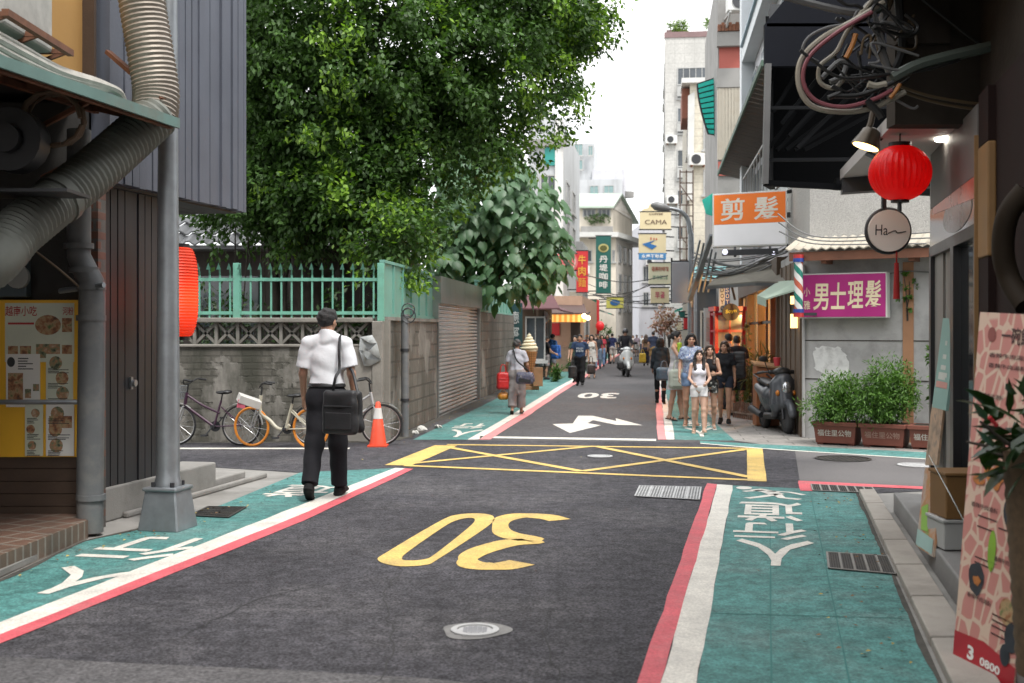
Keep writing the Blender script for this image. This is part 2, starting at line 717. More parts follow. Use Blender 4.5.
def farL(Y):                                           # foot of the left walls along the far street
 return Vector((fL0.x + .104 * (Y - 16.0), Y, 0)) if Y < 34 else Vector((fL0.x + .104 * 18 + .12 * (Y - 34), Y, 0))

rb = MB()
out = list(gLo) + [Vector((-3.4, 13.1, 0)), Vector((-16, 13.3, 0)), Vector((-16, 15.85, 0)), Vector((fL0.x, 15.85, 0))]
out += [farL(20), farL(34), farL(80), farL(150)]
out += [Vector((3.2 + .12 * 133, 150, 0)), gl([(719, 427)])[0], gl([(733, 441)])[0], gl([(760, 444)])[0], gl([(926, 452.5)])[0], Vector((14, 7.4, 0)), Vector((14, 4.6, 0)), gl([(935, 491)])[0], gl([(859, 494.5)])[0]]
out += [gRo[0]]
for p in out:
 p.z = .004
rb.poly(out)
road = struct(rb.build('road', asphalt))

ob = MB()
q = gl([(795, 451.5), (926, 459)])
q2 = gl([(800, 483), (935, 490)])
ob.poly([Vector((p.x, p.y, .0052)) for p in (q[0], q2[0], q2[1], Vector((14, 4.6, 0)), Vector((14, 7.1, 0)), q[1])])
struct(ob.build('side_road', asphalt_old))

fm = MB()
fm.poly([Vector((p.x, p.y, .0046)) for p in (gl([(470, 441)])[0], gl([(735, 443)])[0], Vector((3.1, 17.5, 0)), Vector((3.2 + .12 * 133, 150, 0)), farL(150), farL(80), farL(34), farL(18))])
struct(fm.build('road', mat('far asphalt', (.078, .074, .077), rough=.85, var=.2, sc=.8, bump=.6, bsc=90., stain=.7, stc=(.052, .05, .053), ssc=.5, speck=.5, spec=.3, ssp=60., fine=.25)))  # the far street's stronger light is put into this paler asphalt colour
# green painted pavements
def pavement(polys, z=.0055):
 mb = MB()
 for pl in polys:
  mb.poly([Vector((p.x, p.y, z)) for p in pl])
 return struct(mb.build('painted_pavement', green_paint))

pavement([gLo + list(reversed(wLi))])
pavement([wRo + gl([(800, 489)]) + list(reversed(gRo))])
# far street: left strip, right strip
fwLo = gl([(478.6, 440), (523, 413.6), (563, 388), (575, 381)])
fwLo = fwLo + [ext(fwLo[1], fwLo[3], 75)]
fwLi = [p - Vector((.16, 0, 0)) for p in fwLo]
frLo = [p + Vector((.16, 0, 0)) for p in fwLo]
fgLo = [farL(p.y) + Vector((.35, 0, 0)) for p in fwLo]
pavement([fgLo + list(reversed(fwLi))])
frRi = gl([(657.4, 440), (656, 404)])
frRi = frRi + [ext(frRi[0], frRi[1], 75)]
fwRi = [p + Vector((.12, 0, 0)) for p in frRi]
fwRo = [p + Vector((.24, 0, 0)) for p in frRi]
fgRo = [gl([(735, 441)])[0], gl([(717, 425)])[0], gl([(700, 404)])[0]]
fgRo = fgRo + [ext(fgRo[0], fgRo[2], 75)]
pavement([fwRo + list(reversed(fgRo))])
# green band along the side street with its white edge
tb = gl([(700, 441.2), (760, 444.5), (926, 452.8)])
tb2 = gl([(700, 443.5), (760, 448.6), (926, 459.2)])
tb.append(Vector((14, 7.45, 0)))
tb2.append(Vector((14, 7.15, 0)))
pavement([tb + list(reversed(tb2))], .006)

lm = MB()
strip(lm, wLi, wLo, .0078)
strip(lm, wRo, rwR, .0078)
strip(lm, fwLi, fwLo, .0078, .01, 1.)
strip(lm, fwRi, fwRo, .0078, .01, 1.)
strip(lm, [p + Vector((0, 0, 0)) for p in tb2], [p + Vector((0, -.1, 0)) for p in tb2], .0084)
strip(lm, gl([(480, 436.6), (656, 439.5)]), gl([(480, 438.4), (656, 441.4)]), .0078)
strip(lm, [Vector((-14, 15.15, 0)), Vector((-2.05, 15.15, 0))], [Vector((-14, 14.98, 0)), Vector((-2.05, 14.98, 0))], .0078)
lm.build('edge_line', white_paint, road)
rm = MB()
strip(rm, wLo, rLo, .0080)
strip(rm, rwR, rRi, .0080)
# red kerb line across the mouth of the side street
k1 = gl([(798, 482), (900, 486.5), (935, 489)])
k2 = gl([(801, 491), (812, 491.5), (935, 497)])
strip(rm, gl([(798, 481.5), (935, 488)]), gl([(798, 484.5), (935, 490.5)]), .0090)
strip(rm, gl([(798, 484.5), (801, 491.5)]), gl([(811, 485), (813, 492)]), .0090)
rm.build('edge_line', red_paint, road)
rm = MB()
strip(rm, fwLo, frLo, .0080, .01, 1.)
strip(rm, frRi, fwRi, .0080, .01, 1.)
rm.build('edge_line', red_pale, road)

# yellow box junction
ym = MB()
TL, TR, BR, BL = gl([(449, 445), (748, 448.5), (766, 482.5), (389, 466)])
TL2, TR2, BR2, BL2 = gl([(440, 446), (749, 448.5), (767, 483), (392, 466.5)])

def stroke(mb, a, b, wd, z):
 d = (b - a).normalized()
 n = Vector((-d.y, d.x, 0)) * wd / 2
 strip(mb, [a + n, b + n], [a - n, b - n], z, .004, .6)

stroke(ym, *gl([(398, 466), (446, 446)]), .30, .0090)
stroke(ym, *gl([(754.5, 449), (757, 482)]), .19, .0090)
stroke(ym, *gl([(447, 445.2), (748, 449)]), .12, .0093)
stroke(ym, *gl([(405, 466.2), (757, 481)]), .12, .0093)
bm_, tm_ = gl([(582, 472), (595, 446.7)])
stroke(ym, gl([(449, 448)])[0], bm_, .11, .0096)
stroke(ym, gl([(412, 464)])[0], tm_, .11, .0099)
stroke(ym, bm_, gl([(746, 450)])[0], .11, .0102)
stroke(ym, tm_, gl([(750, 478)])[0], .11, .0105)
ym.build('box_junction', yellow_paint, road)

# 30 upside down, painted for the oncoming side
d1 = Vector((math.sin(-A1), math.cos(A1), 0))
r1 = Vector((d1.y, -d1.x, 0))

def floor_text(mb, body, px, py0, py1, wpx, z, bold, dirv):
 a, b = gnd(px, py0), gnd(px, py1)
 c = (a + b) / 2
 ht = abs(a.y - b.y) / dirv.y
 wd = wpx * c.y / F
 rr = Vector((dirv.y, -dirv.x, 0))
 put_text(mb, body, Vector((c.x, c.y, z)), -rr, -dirv, wd, ht, bold)

def dig_strokes(mb, pts, wd, z):
 """a painted digit stroke: constant-width ribbon along pts"""
 n = len(pts)
 L, Rr = [], []
 for i in range(n):
  t = (pts[min(i + 1, n - 1)] - pts[max(i - 1, 0)])
  t.z = 0
  t.normalize()
  nn = Vector((-t.y, t.x, 0)) * wd / 2
  L.append(pts[i] + nn)
  Rr.append(pts[i] - nn)
 for l in (L, Rr):
  for p in l:
   p.z = z
 mb.add(L + Rr, [(i, i + 1, n + i + 1, n + i) for i in range(n - 1)])

def smooth_curve(pts, n=10, closed=False):
 pts = [Vector(p) for p in pts]
 out = []
 N = len(pts)
 rngi = range(N) if closed else range(N - 1)
 for i in rngi:
  if closed:
   p0, p1, p2, p3 = pts[i - 1], pts[i], pts[(i + 1) % N], pts[(i + 2) % N]
  else:
   p0, p1, p2, p3 = pts[max(i - 1, 0)], pts[i], pts[i + 1], pts[min(i + 2, N - 1)]
  for k in range(n):
   t = k / n
   out.append(.5 * ((2 * p1) + (p2 - p0) * t + (2 * p0 - 5 * p1 + 4 * p2 - p3) * t * t + (3 * p1 - p0 - 3 * p2 + p3) * t ** 3))
 if not closed:
  out.append(pts[-1])
 return out

nm = MB()
# the two digits of the large 30, strokes traced on the road (plan view, metres)
gl0 = gl([(378, 561), (389, 552), (440, 522), (458, 515.5), (482, 514.5), (494, 518), (488, 527), (440, 559), (425, 566), (396, 567)])
gl1 = gl([(402, 559.5), (409, 552), (445, 527), (458, 520.8), (470, 518.8), (475, 521), (468, 529), (436, 554.5), (424, 560.5), (407, 561.5)])
o_ = smooth_curve(gl0, 6, True)
i_ = smooth_curve(gl1, 6, True)
nq = len(o_)
nm.add([Vector((p.x, p.y, .0080)) for p in o_ + i_], [(k, (k + 1) % nq, nq + (k + 1) % nq, nq + k) for k in range(nq)])
th = smooth_curve(gl([(560, 521), (545, 517.5), (520, 516.5), (503, 521), (501, 530), (510, 536), (533, 541.5), (508, 544), (480, 552), (468, 560), (475, 566), (500, 567.5), (522, 563.5)]), 8)
dig = []
n_ = len(th)
Lp, Rp = [], []
for i in range(n_):
 t = th[min(i + 1, n_ - 1)] - th[max(i - 1, 0)]
 t.normalize()
 nn = Vector((-t.y, t.x, 0))
 wd = (abs(nn.x) * .12 + abs(nn.y) * .20) / 2
 Lp.append(th[i] + nn * wd)
 Rp.append(th[i] - nn * wd)
nm.add([Vector((p.x, p.y, .0080)) for p in Lp + Rp], [(i, i + 1, n_ + i + 1, n_ + i) for i in range(n_ - 1)])
nm.build('speed_number', yellow_paint, road)
nm = MB()
floor_text(nm, "30", 598, 393.2, 398.6, 40, .0080, .03, Vector((.12, 1, 0)).normalized())
nm.build('speed_number', white_paint, road)
am = MB()
arrow = [(565, 617), (640, 655), (772, 622), (715, 613), (738, 600), (838, 620), (950, 622), (835, 592), (838, 604), (735, 581), (675, 581), (652, 614)]
am.poly([Vector((p.x, p.y, .0080)) for p in gl([(420 + x / 4.267, 280 + y / 4.267) for x, y in arrow])])
am.build('lane_arrow', white_paint, road)

# characters on the green strips
hm = MB()
for body, y0, y1, px, wp in (("人", 541, 567, 775, 80), ("行", 524, 540.5, 770, 72), ("道", 503, 522.5, 770, 64)):
 floor_text(hm, body, px, y0, y1, wp, .0092, .012, d1)
floor_text(hm, "人", 80, 569, 595, 108, .0092, .014, d1)
floor_text(hm, "行", 146, 538.5, 561, 96, .0092, .012, d1)
floor_text(hm, "道", 302, 486, 498, 60, .0092, .012, d1)
dF = Vector((.12, 1, 0)).normalized()
for body, y0, y1, px, wp in (("人", 428, 437, 700, 30), ("行", 421, 427, 698, 26), ("人", 430, 437.5, 462, 34), ("行", 424, 429, 470, 30)):
 floor_text(hm, body, px, y0, y1, wp, .0092, .02, dF)
# pedestrian figure painted above the characters: head, body, limbs
c = (gnd(770, 487.5) + gnd(770, 500.5)) / 2

def fig(pts, wd):
 dig_strokes(hm, [c + r1 * -x + d1 * -y for x, y in pts], wd, .0092)

hm.add([Vector((0, 0, 0)) + c + r1 * (-.24 + .075 * math.cos(a)) + d1 * (.30 + .11 * math.sin(a)) + Vector((0, 0, .0092)) for a in [i * math.pi / 6 for i in range(12)]], [tuple(range(12))])
fig([(.14, -.22), (.02, -.1), (-.06, .1)], .15)
fig([(-.06, .05), (-.1, .3), (-.26, .38)], .08)
fig([(-.05, .1), (.08, .28), (.2, .40)], .08)
fig([(.02, -.12), (-.18, -.08), (-.3, .08)], .06)
fig([(.05, -.18), (.24, -.05)], .06)
hm.build('pavement_lettering', white_paint, road)

# older pale asphalt in the nearest lane, cracks, and grime along the kerbs
wm = MB()
w0 = gl([(-60, 655), (120, 664), (300, 672), (430, 680), (520, 690), (520, 760), (-60, 760)])
wm.poly([Vector((p.x, p.y, .0065)) for p in w0])
wm.build('asphalt_patch', mat('older asphalt patch', (.085, .081, .084), rough=.9, var=.25, sc=2, bump=.8, bsc=90, stain=.6, stc=(.058, .056, .06), ssc=1.5, speck=.6, ssp=60.), road)
ck = MB()
for pts in ([(380, 683), (392, 640), (385, 600), (398, 575)], [(560, 683), (545, 640), (552, 610)], [(430, 505), (520, 497), (610, 502)], [(180, 640), (260, 600), (330, 585)], [(700, 470), (640, 474), (600, 470)]):
 q = smooth_curve(gl(pts), 9)
 q = [p + Vector((random.uniform(-.02, .02), random.uniform(-.02, .02), 0)) for p in q]
 dig_strokes(ck, q, .007, .0068)
ck.build('asphalt_crack', mat('asphalt crack', (.03, .029, .03), rough=.95), road)
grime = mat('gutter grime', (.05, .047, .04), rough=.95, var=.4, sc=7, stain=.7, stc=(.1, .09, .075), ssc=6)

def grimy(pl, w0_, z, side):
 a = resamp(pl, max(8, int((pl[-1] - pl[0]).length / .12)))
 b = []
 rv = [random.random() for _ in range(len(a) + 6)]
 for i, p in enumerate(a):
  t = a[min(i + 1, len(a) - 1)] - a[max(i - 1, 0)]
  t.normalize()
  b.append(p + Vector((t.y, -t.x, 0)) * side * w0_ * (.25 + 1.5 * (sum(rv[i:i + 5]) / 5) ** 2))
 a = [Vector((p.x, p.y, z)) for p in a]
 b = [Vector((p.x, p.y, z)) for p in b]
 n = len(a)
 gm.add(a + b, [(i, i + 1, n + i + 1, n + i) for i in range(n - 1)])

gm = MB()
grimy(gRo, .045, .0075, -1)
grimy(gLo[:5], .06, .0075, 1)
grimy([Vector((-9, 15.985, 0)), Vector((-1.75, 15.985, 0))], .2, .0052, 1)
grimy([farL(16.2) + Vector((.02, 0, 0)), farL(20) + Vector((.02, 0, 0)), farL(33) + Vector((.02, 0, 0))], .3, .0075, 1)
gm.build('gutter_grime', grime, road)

# slab joints in the right pavement
jm = MB()
dark_joint = mat('pavement joint', (.04, .15, .138), rough=.9, var=.2)
for k in (.30, .62):
 a = wRo[0] + (gRo[0] - wRo[0]) * k
 b = wRo[-1] + (gRo[-1] - wRo[-1]) * k
 strip(jm, [a, b], [a + Vector((.008, 0, 0)), b + Vector((.008, 0, 0))], .0070, .002)
for Y in (6.3, 9.0):
 a = ext(wRo[0], wRo[-1], Y)
 b = ext(gRo[0], gRo[-1], Y - .12)
 strip(jm, [a, b], [a + Vector((0, .01, 0)), b + Vector((0, .01, 0))], .0073, .001)
jm.build('slab_joint', dark_joint, road)
# far right paving of grey slabs
paving = brickmat('grey paving slabs', (.3, .28, .26), (.25, .235, .22), (.12, .11, .1), .6, .3, .01, A2, floor=True, stain=.5, ssc=1.2, bump=.2)
pm = MB()
pm.poly([Vector((p.x, p.y, .006)) for p in (gl([(735, 441)])[0] + Vector((.0, 0, 0)), gl([(717, 425)])[0], gl([(700, 404)])[0], fgRo[3], cornR + d2 * 60, cornR, cornR + e3 * 1.9, gl([(926, 452.8)])[0], gl([(760, 444.5)])[0])])
struct(pm.build('paving', paving))
# kerbs
km = MB()
kl = gl([(859, 495), (947, 683)])
kl = [kl[0], ext(kl[0], kl[1], 3.0)]
kr = gl([(886, 507), (956, 660)])
stepO = Vector((3.065, 9.79, 0))
n = 9
for i in range(n):
 a0 = kl[0] + (kl[1] - kl[0]) * (i / n)
 a1 = kl[0] + (kl[1] - kl[0]) * ((i + 1) / n - .004)
 b0 = Vector((stepO.x + .2166 * (a0.y - stepO.y), a0.y, 0))
 b1 = Vector((stepO.x + .2166 * (a1.y - stepO.y), a1.y, 0))
 km.prism([a0 + Vector((.0, 0, .0)), b0, b1, a1], (0, 0, .055))
kerb_r = struct(km.build('kerb', kerb_stone, bevel=.0078))
km = MB()
ko = [p + Vector((-.02, 0, 0)) for p in gLo[:3]]
for a, b in zip(ko[:-1], ko[1:]):
 nn = int((b - a).length / .8) + 1
 for i in range(nn):
  p, q_ = a + (b - a) * (i / nn), a + (b - a) * ((i + 1) / nn - .006)
  km.prism([p, q_, q_ + Vector((-.24, .05, 0)), p + Vector((-.24, .05, 0))], (0, 0, .05))
struct(km.build('kerb', concrete, bevel=.0078))

def grate(label, quad, mat_bar, mat_gap, nb, nx, z=.0125, nd=5, mr=None):
 a, b, c_, d_ = [Vector((p.x, p.y, 0)) for p in gl(quad)]
 ctr = (a + b + c_ + d_) / 4
 g = thing('drain_grate', label, 'drain grate', ctr)
 m = MB()
 m.prism([p + Vector((0, 0, .0094)) for p in (a, b, c_, d_)], (0, 0, .001))
 m.build('pit', mat_gap, g)
 m = MB()
 lp = lambda u, v: (a + (b - a) * u) * (1 - v) + (d_ + (c_ - d_) * u) * v + Vector((0, 0, z))
 for i in range(nb + 1):
  m.bar(lp(i / nb, 0), lp(i / nb, 1), .012, .004)
 m.build('bars', mat_bar, g)['kind'] = 'stuff'
 m = MB()
 for i in range(nx + 1):
  m.bar(lp(0, i / nx) + Vector((0, 0, .002)), lp(1, i / nx) + Vector((0, 0, .002)), .018, .004)
 for i in range(nd + 1):
  m.bar(lp(i / nd, 0) + Vector((0, 0, .0025)), lp(i / nd, 1) + Vector((0, 0, .0025)), .014, .004)
 m.build('rim', mr or mat_bar, g)
 return g

pit = mat('drain pit', (.006, .006, .006), rough=.9)
iron = mat('cast iron', (.045, .042, .04), rough=.6, var=.25, sc=12, metal=.4, stain=.5, stc=(.09, .07, .05), ssc=5)
pale_iron = mat('pale dusty iron', (.42, .42, .42), rough=.8, var=.2, sc=12, stain=.4, stc=(.2, .2, .2), ssc=6)
grate('black drain grate set in the green pavement in front of the right shop step', [(827, 554), (888, 558), (896, 576), (829, 570)], iron, pit, 26, 1, mr=concrete)
grate('dark ribbed drain grate on the left green pavement beside the grey steel pole', [(190, 517), (208, 508), (246, 508.5), (228, 519)], iron, pit, 18, 1)
grate('drain grate inside the red line at the mouth of the side street', [(811, 485.5), (872, 488.6), (876, 494.5), (813, 491.8)], iron, pit, 30, 1, mr=concrete, nd=7)
grate('pale square grid drain cover in the asphalt between the box junction and the right pavement', [(640, 487), (701, 488.4), (699, 501), (635, 497.4)], pale_iron, mat('dusty drain pit', (.10, .10, .105), rough=.9), 22, 9, .0125)

def manhole(label, px, py, r, m_rim, m_lid, m_pad, pad):
 c = gnd(px, py)
 g = thing('manhole_cover', label, 'manhole cover', c)
 m = MB()
 m.add([c + Vector((pad * (1 + .12 * math.sin(3 * a + 1)) * math.cos(a), pad * (1 + .1 * math.sin(2 * a)) * math.sin(a), .008)) for a in [i * math.pi / 16 for i in range(32)]], [tuple(range(32))])
 m.build('patch', m_pad, g)
 m = MB()
 m.lathe([(r, .009), (r, .016), (r - .03, .018), (r - .03, .0078), (0.01, .0078)], c, 28, smooth=False)
 m.build('rim', m_rim, g)
 m = MB()
 for i in range(-4, 5):
  h = math.sqrt(max(0, (r - .05) ** 2 - (i * r / 5) ** 2))
  m.bar(c + Vector((i * r / 5, -h, .0102)), c + Vector((i * r / 5, h, .0102)), .022, .006)
 m.build('lid', m_lid, g)

manhole('small round manhole cover with pale mortar ring in the near lane', 475, 632, .12, pale_iron, mat('manhole lid', (.23, .23, .24), rough=.7, var=.2), mat('mortar patch', (.19, .185, .18), rough=.9, var=.3, sc=9, stain=.8, stc=(.08, .08, .08), ssc=5), .17)
manhole('flat pale manhole cover inside the yellow box junction', 600, 457, .15, pale_iron, pale_iron, asphalt, .18)
manhole('flat dark manhole cover in the worn side road', 843, 459.5, .32, iron, iron, asphalt_old, .35)
manhole('pale oval manhole cover in the side road by the shop corner', 918, 466, .22, pale_iron, pale_iron, asphalt_old, .25)
# ------------------------------------------------------------------ left corner shop house
OL = Vector((-3.15, 9.33, 0))
XL = frame_mat(OL, A1)
dark_boards = mat('dark corrugated boards', (.021, .020, .024), rough=.55, var=.2, sc=4, stain=.3, stc=(.03, .028, .027), ssc=2, streak=True)
slate_boards = mat('slate blue painted boards', (.094, .103, .130), rough=.6, var=.1, sc=2.5, bump=.15, bsc=40, stain=.35, stc=(.065, .07, .09), ssc=1.3, streak=True)
ochre = mat('ochre plaster', (.42, .235, .075), rough=.8, var=.08, sc=1.6, stain=.35, stc=(.3, .17, .06), ssc=1.2, streak=True, bump=.1)
dark_wall = mat('shade dark wall', (.028, .026, .024), rough=.85, var=.3, sc=2.5, bump=.2)  # shade of the recess put into the wall colour
awn_green = mat('weathered green sheet', (.12, .21, .19), rough=.6, var=.18, sc=2.5, stain=.6, stc=(.16, .13, .1), ssc=2.2)
rust = mat('rusty iron', (.16, .065, .035), rough=.8, var=.35, sc=9, bump=.2)
duct_m = mat('ribbed foil duct', (.33, .29, .25), rough=.5, var=.18, sc=2.5, metal=.45, stain=.5, stc=(.16, .13, .11), ssc=2)
duct_old = mat('grimy duct', (.17, .175, .155), rough=.6, var=.2, sc=2.5, metal=.2, stain=.5, stc=(.09, .1, .085), ssc=1.6)
pvc = mat('grey drain pipe', (.12, .125, .13), rough=.5, var=.18, sc=3, stain=.55, stc=(.23, .22, .2), ssc=4)
plank = mat('dark stained planks', (.062, .036, .022), rough=.65, var=.25, sc=2.2, bump=.2, stain=.4, stc=(.03, .02, .014), ssc=4)
tile_red = brickmat('brown porch tiles', (.15, .085, .06), (.12, .068, .05), (.2, .18, .15), .2, .2, .012, A1, floor=True, offset=0, stain=.4, ssc=2, bump=.2, rough=.5)
tile_riser = brickmat('brown riser tiles', (.16, .105, .075), (.13, .085, .06), (.24, .21, .18), .10, .16, .012, math.pi / 2 + A1, stain=.4, ssc=2, bump=.2, offset=0, rough=.5)

lb = thing('shop_house', 'dark corner shop house with slate blue boarded upper floor and green sheet awning', 'building', OL, A1)
m = MB(XL)
m.bx(-4, -.15, -.2, 1.1, 0, 2.62)          # lower body behind the boards
m.bx(-4, -.12, .0, 2.2, 2.68, 7.2)          # upper body
m.bx(-4, -2.3, -16, -.2, 0, 7.2)
m.bx(-4, -.1, -34, -16, 0, 7.2)             # back of the recess
m.bx(-2.3, -.12, -16, -.2, 3.28, 7.2)        # floor over the recess
m.build('wall', dark_wall, lb)
m = MB(XL)
# lower corrugated wall of narrow vertical boards
y = -.25
while y < 1.08:
 wd = .105
 o = random.uniform(-.006, .006)
 m.bx(-.15, -.02 + o, y, y + wd - .012, .26, 2.62)
 m.bx(-.15, -.05, y + wd - .012, y + wd, .26, 2.62)
 y += wd
m.build('lower_boards', dark_boards, lb)
m = MB(XL)
m.bx(-.02, .005, .33, .36, 1.02, 1.12)
m.cyl((.0, .36, 1.07), (.03, .36, 1.07), .028, n=12)
m.build('door_handle', steel_galv, lb)
m = MB(XL)
y, i = -.2, 0
while y < 2.2:
 wd = .112
 o = random.uniform(-.012, .012)
 m.bx(-.03, .12 + o, y + .005, y + wd - random.uniform(.006, .014), 2.63 + random.uniform(0, .01), 7.2)
 y += wd
for x in range(22):
 m.bx(-3.0 + x * .142, -3.0 + x * .142 + .134, 2.2, 2.22 + random.uniform(0, .01), 2.63, 7.2)
m.build('upper_boards', slate_boards, lb)
m = MB(XL)
for x in range(20):
 m.bx(-2.8 + x * .142, -2.8 + x * .142 + .136, -.1, 2.2, 2.62 + random.uniform(-.004, .004), 2.66)
m.build('soffit', dark_boards, lb)
m = MB(XL)
m.bx(-.12, -.04, -8, -.12, 3.2, 7.2)
m.build('plaster_panel', ochre, lb)
m = MB(XL)
m.bx(-.06, .0, -.16, -.1, 3.2, 7.2)
m.bx(-.1, .06, -.30, -.27, 3.30, 6.0)
m.build('panel_trim', plank, lb)
m = MB(XL)
m.bx(-.35, .0, -.12, 1.85, 0, .27)
m.bx(-.5, -.05, 1.85, 2.6, 0, .10)
m.bx(0, .05, .2, 2.9, 0, .05)
m.build('plinth', concrete, lb, bevel=.015)
# awning
m = MB(XL)
for k in range(7):
 y0 = -3.51 + k * .41
 m.prism([(.93, y0, 2.99), (.93, y0 + .405, 2.99), (-.1, y0 + .405, 3.24), (-.1, y0, 3.24)], (0, 0, .012))
m.bx(.925, .945, -3.51, -.64, 2.935, 3.005)
m.build('awning', awn_green, lb)
m = MB(XL)
for y0 in (-3.4, -2.4, -1.5, -.72):
 m.bar((.9, y0, 2.95), (-.1, y0, 3.2), .04, .05)
 m.bar((.75, y0, 2.97), (-.1, y0, 2.60), .03)
m.bar((.88, -3.5, 2.95), (.88, -.66, 2.95), .04)
m.bar((.3, -3.5, 3.08), (.3, -.66, 3.08), .04)
m.build('awning_bracket', rust, lb)
m = MB()
m.bar(at(108, 52, 8.9), at(163, 100, 8.55), .05, .03)
m.build('iron_strut', rust, lb)
# end wall of the recess with planks below
m = MB()
m.bx(-6.5, -3.22, 8.93, 9.1, .0, 3.2)
m.build('end_wall', dark_wall, lb)
m = MB()
for k in range(5):
 m.bx(-5.2, -3.20, 8.88 + random.uniform(-.004, .004), 8.93, .10 + k * .093, .10 + k * .093 + .088)
m.build('plank_dado', plank, lb)
m = MB()
bp = brickmat('pilaster brick', (.2, .09, .06), (.15, .07, .05), (.12, .11, .1), .21, .075, .012, 0, stain=.6)
m.bx(-3.22, -3.10, 8.95, 9.12, 0, 2.6)
m.build('brick_pilaster', bp, lb)
m = MB()
p = [gnd(88, 539), gnd(0, 578)]
p = [p[0], ext(p[0], p[1], 3.0)]
bkx = [Vector((-5.6, 3.0, 0)), Vector((-5.6, 8.93, 0)), Vector((-3.12, 8.93, 0))]
m.m = 0
m.prism([p[0] + Vector((-.02, 0, .0)), p[1] + Vector((-.02, 0, 0))] + bkx, (0, 0, .135))
m.m = 1
m.prism([p[0], p[1], p[1] + Vector((-.02, 0, 0)), p[0] + Vector((-.02, 0, 0))], (0, 0, .137))
m.build('porch', [tile_red, tile_riser], lb)
# drain pipe with an offset bend
m = MB()
Yp = 8.72
pts = [at(90, 532, Yp), at(90, 480, Yp), at(91, 400, Yp), at(92, 300, Yp), at(91, 282, Yp), at(84, 268, Yp), at(79, 256, Yp), at(79, 240, Yp), at(79, 190, Yp), at(79, 130, Yp)]
m.tube(pts, [.095] * 5 + [.088] + [.085] * 4, 14)
for py in (497, 318, 287, 270, 246):
 q = at(91 if py > 285 else (84 if py > 260 else 79), py, Yp)
 m.cyl(q - Vector((0, 0, .02)), q + Vector((0, 0, .02)), .106, n=14)
m.build('drain_pipe', pvc, lb)
m = MB()
m.tube([at(60, 291 + 0, 8.8), at(104, 285, 8.62)], .02, 8)
m.build('pipe_bracket', steel_galv, lb)
m = MB()
m.tube([at(-5, 402, 8.72), at(84, 402, 8.72), at(87, 404, 8.72), at(87, 455, 8.72), at(86, 535, 8.72)], .018, 8)
m.build('hand_rail', steel_galv, lb)

def ribbed(mb, pts, r, pitch=.03, amp=.012, n=18):
 L = 0
 c = smooth_curve(pts, 12)
 tot = sum((b - a).length for a, b in zip(c, c[1:]))
 N = int(tot / pitch * 2)
 c = resamp(c, N)
 mb.tube(c, [r + (amp if i % 2 else 0) for i in range(N + 1)], n)

m = MB()
ribbed(m, [at(138, -60, 8.7), at(142, 0, 8.7), at(150, 50, 8.7), at(156, 92, 8.7), at(154, 118, 8.65)], .158, .035, .012)
m.build('air_duct', duct_m, lb)
m = MB()
ribbed(m, [at(158, 114, 8.65), at(135, 135, 8.5), at(95, 170, 8.2), at(60, 198, 7.95), at(20, 230, 7.6), at(-40, 280, 7.2), Vector((-4.4, 6.95, 1.45)), Vector((-6.2, 6.7, 1.2))], .155, .045, .010)
for q, q2 in ((at(62, 196, 7.97), at(56, 201, 7.92)),):
 m.cyl(q, q2, .175, n=18)
m.build('air_duct', duct_old, lb)
m = MB()
wht = mat('pale lagged pipe', (.42, .4, .36), rough=.7, var=.2, sc=6)
for k, (dy, r) in enumerate(((0, .03), (7, .022), (-6, .02), (13, .016))):
 m.tube(smooth_curve([at(-20, 30 + dy, 6.6), at(20, 52 + dy, 7.0), at(60, 72 + dy * .6, 7.6), at(100, 84 + dy * .4, 8.1), at(118, 92, 8.4), at(124, 104, 8.5)], 8), r, 8)
m.build('pipe_run', wht, lb)
m = MB()
for a in range(6):
 ang = a * 1.04
 c = at(50, 118, 7.6)
 m.tube([c + Vector((math.cos(ang + t * .5) * .19, .02 * a, math.sin(ang + t * .5) * .17)) for t in range(9)], .012, 6)
m.tube(smooth_curve([at(30, 247, 8.4), at(60, 270, 8.5), at(86, 293, 8.7)], 8), .008, 6)
m.tube(smooth_curve([at(60, 212, 7.9), at(85, 190, 8.1), at(105, 165, 8.3), at(118, 158, 8.4)], 8), .014, 6)
m.build('loose_hose', mat('brown hose', (.12, .08, .05), rough=.7), lb)
# exhaust fan and meter hidden in the shade
m = MB()
c = at(12, 140, 7.5)
m.cyl(c + Vector((0, -.05, 0)), c + Vector((0, .12, 0)), .2, n=20)
m.cyl(c + Vector((0, -.12, 0)), c + Vector((0, -.05, 0)), .09, n=16)
m.box(c + Vector((.1, .05, -.33)), (.6, .4, .02))
m.build('exhaust_fan', dark_metal, lb)
mt = thing('electric_meter', 'small round grey electric meter on the dark wall above the menu board', 'meter', at(14, 300, 8.9))
m = MB()
m.box(at(14, 277, 8.88), (.22, .1, .3))
m.build('casing', mat('meter case', (.05, .07, .08), rough=.4), mt, bevel=.01)
m = MB()
c = at(19, 277, 8.82)
m.cyl(c, c + Vector((0, -.04, 0)), .085, n=20)
m.build('dial', mat('meter dial', (.28, .28, .26), rough=.3), mt)

# menu board
mbd = thing('menu_board', 'yellow menu board covered with printed food sheets by the porch', 'menu board', at(42, 457, 8.9))
yel = mat('yellow painted board', (.85, .46, .02), rough=.5, var=.1, sc=3, stain=.2, ssc=3)
m = MB()
Yb = 8.86

def rect(mb, x0, y0, x1, y1, Y, th=.004):
 a, b = at(x0, y1, Y), at(x1, y0, Y)
 mb.bx(a.x, b.x, Y, Y + th, a.z, b.z)

rect(m, -14, 300, 83, 457, Yb, .06)
m.build('board', yel, mbd)

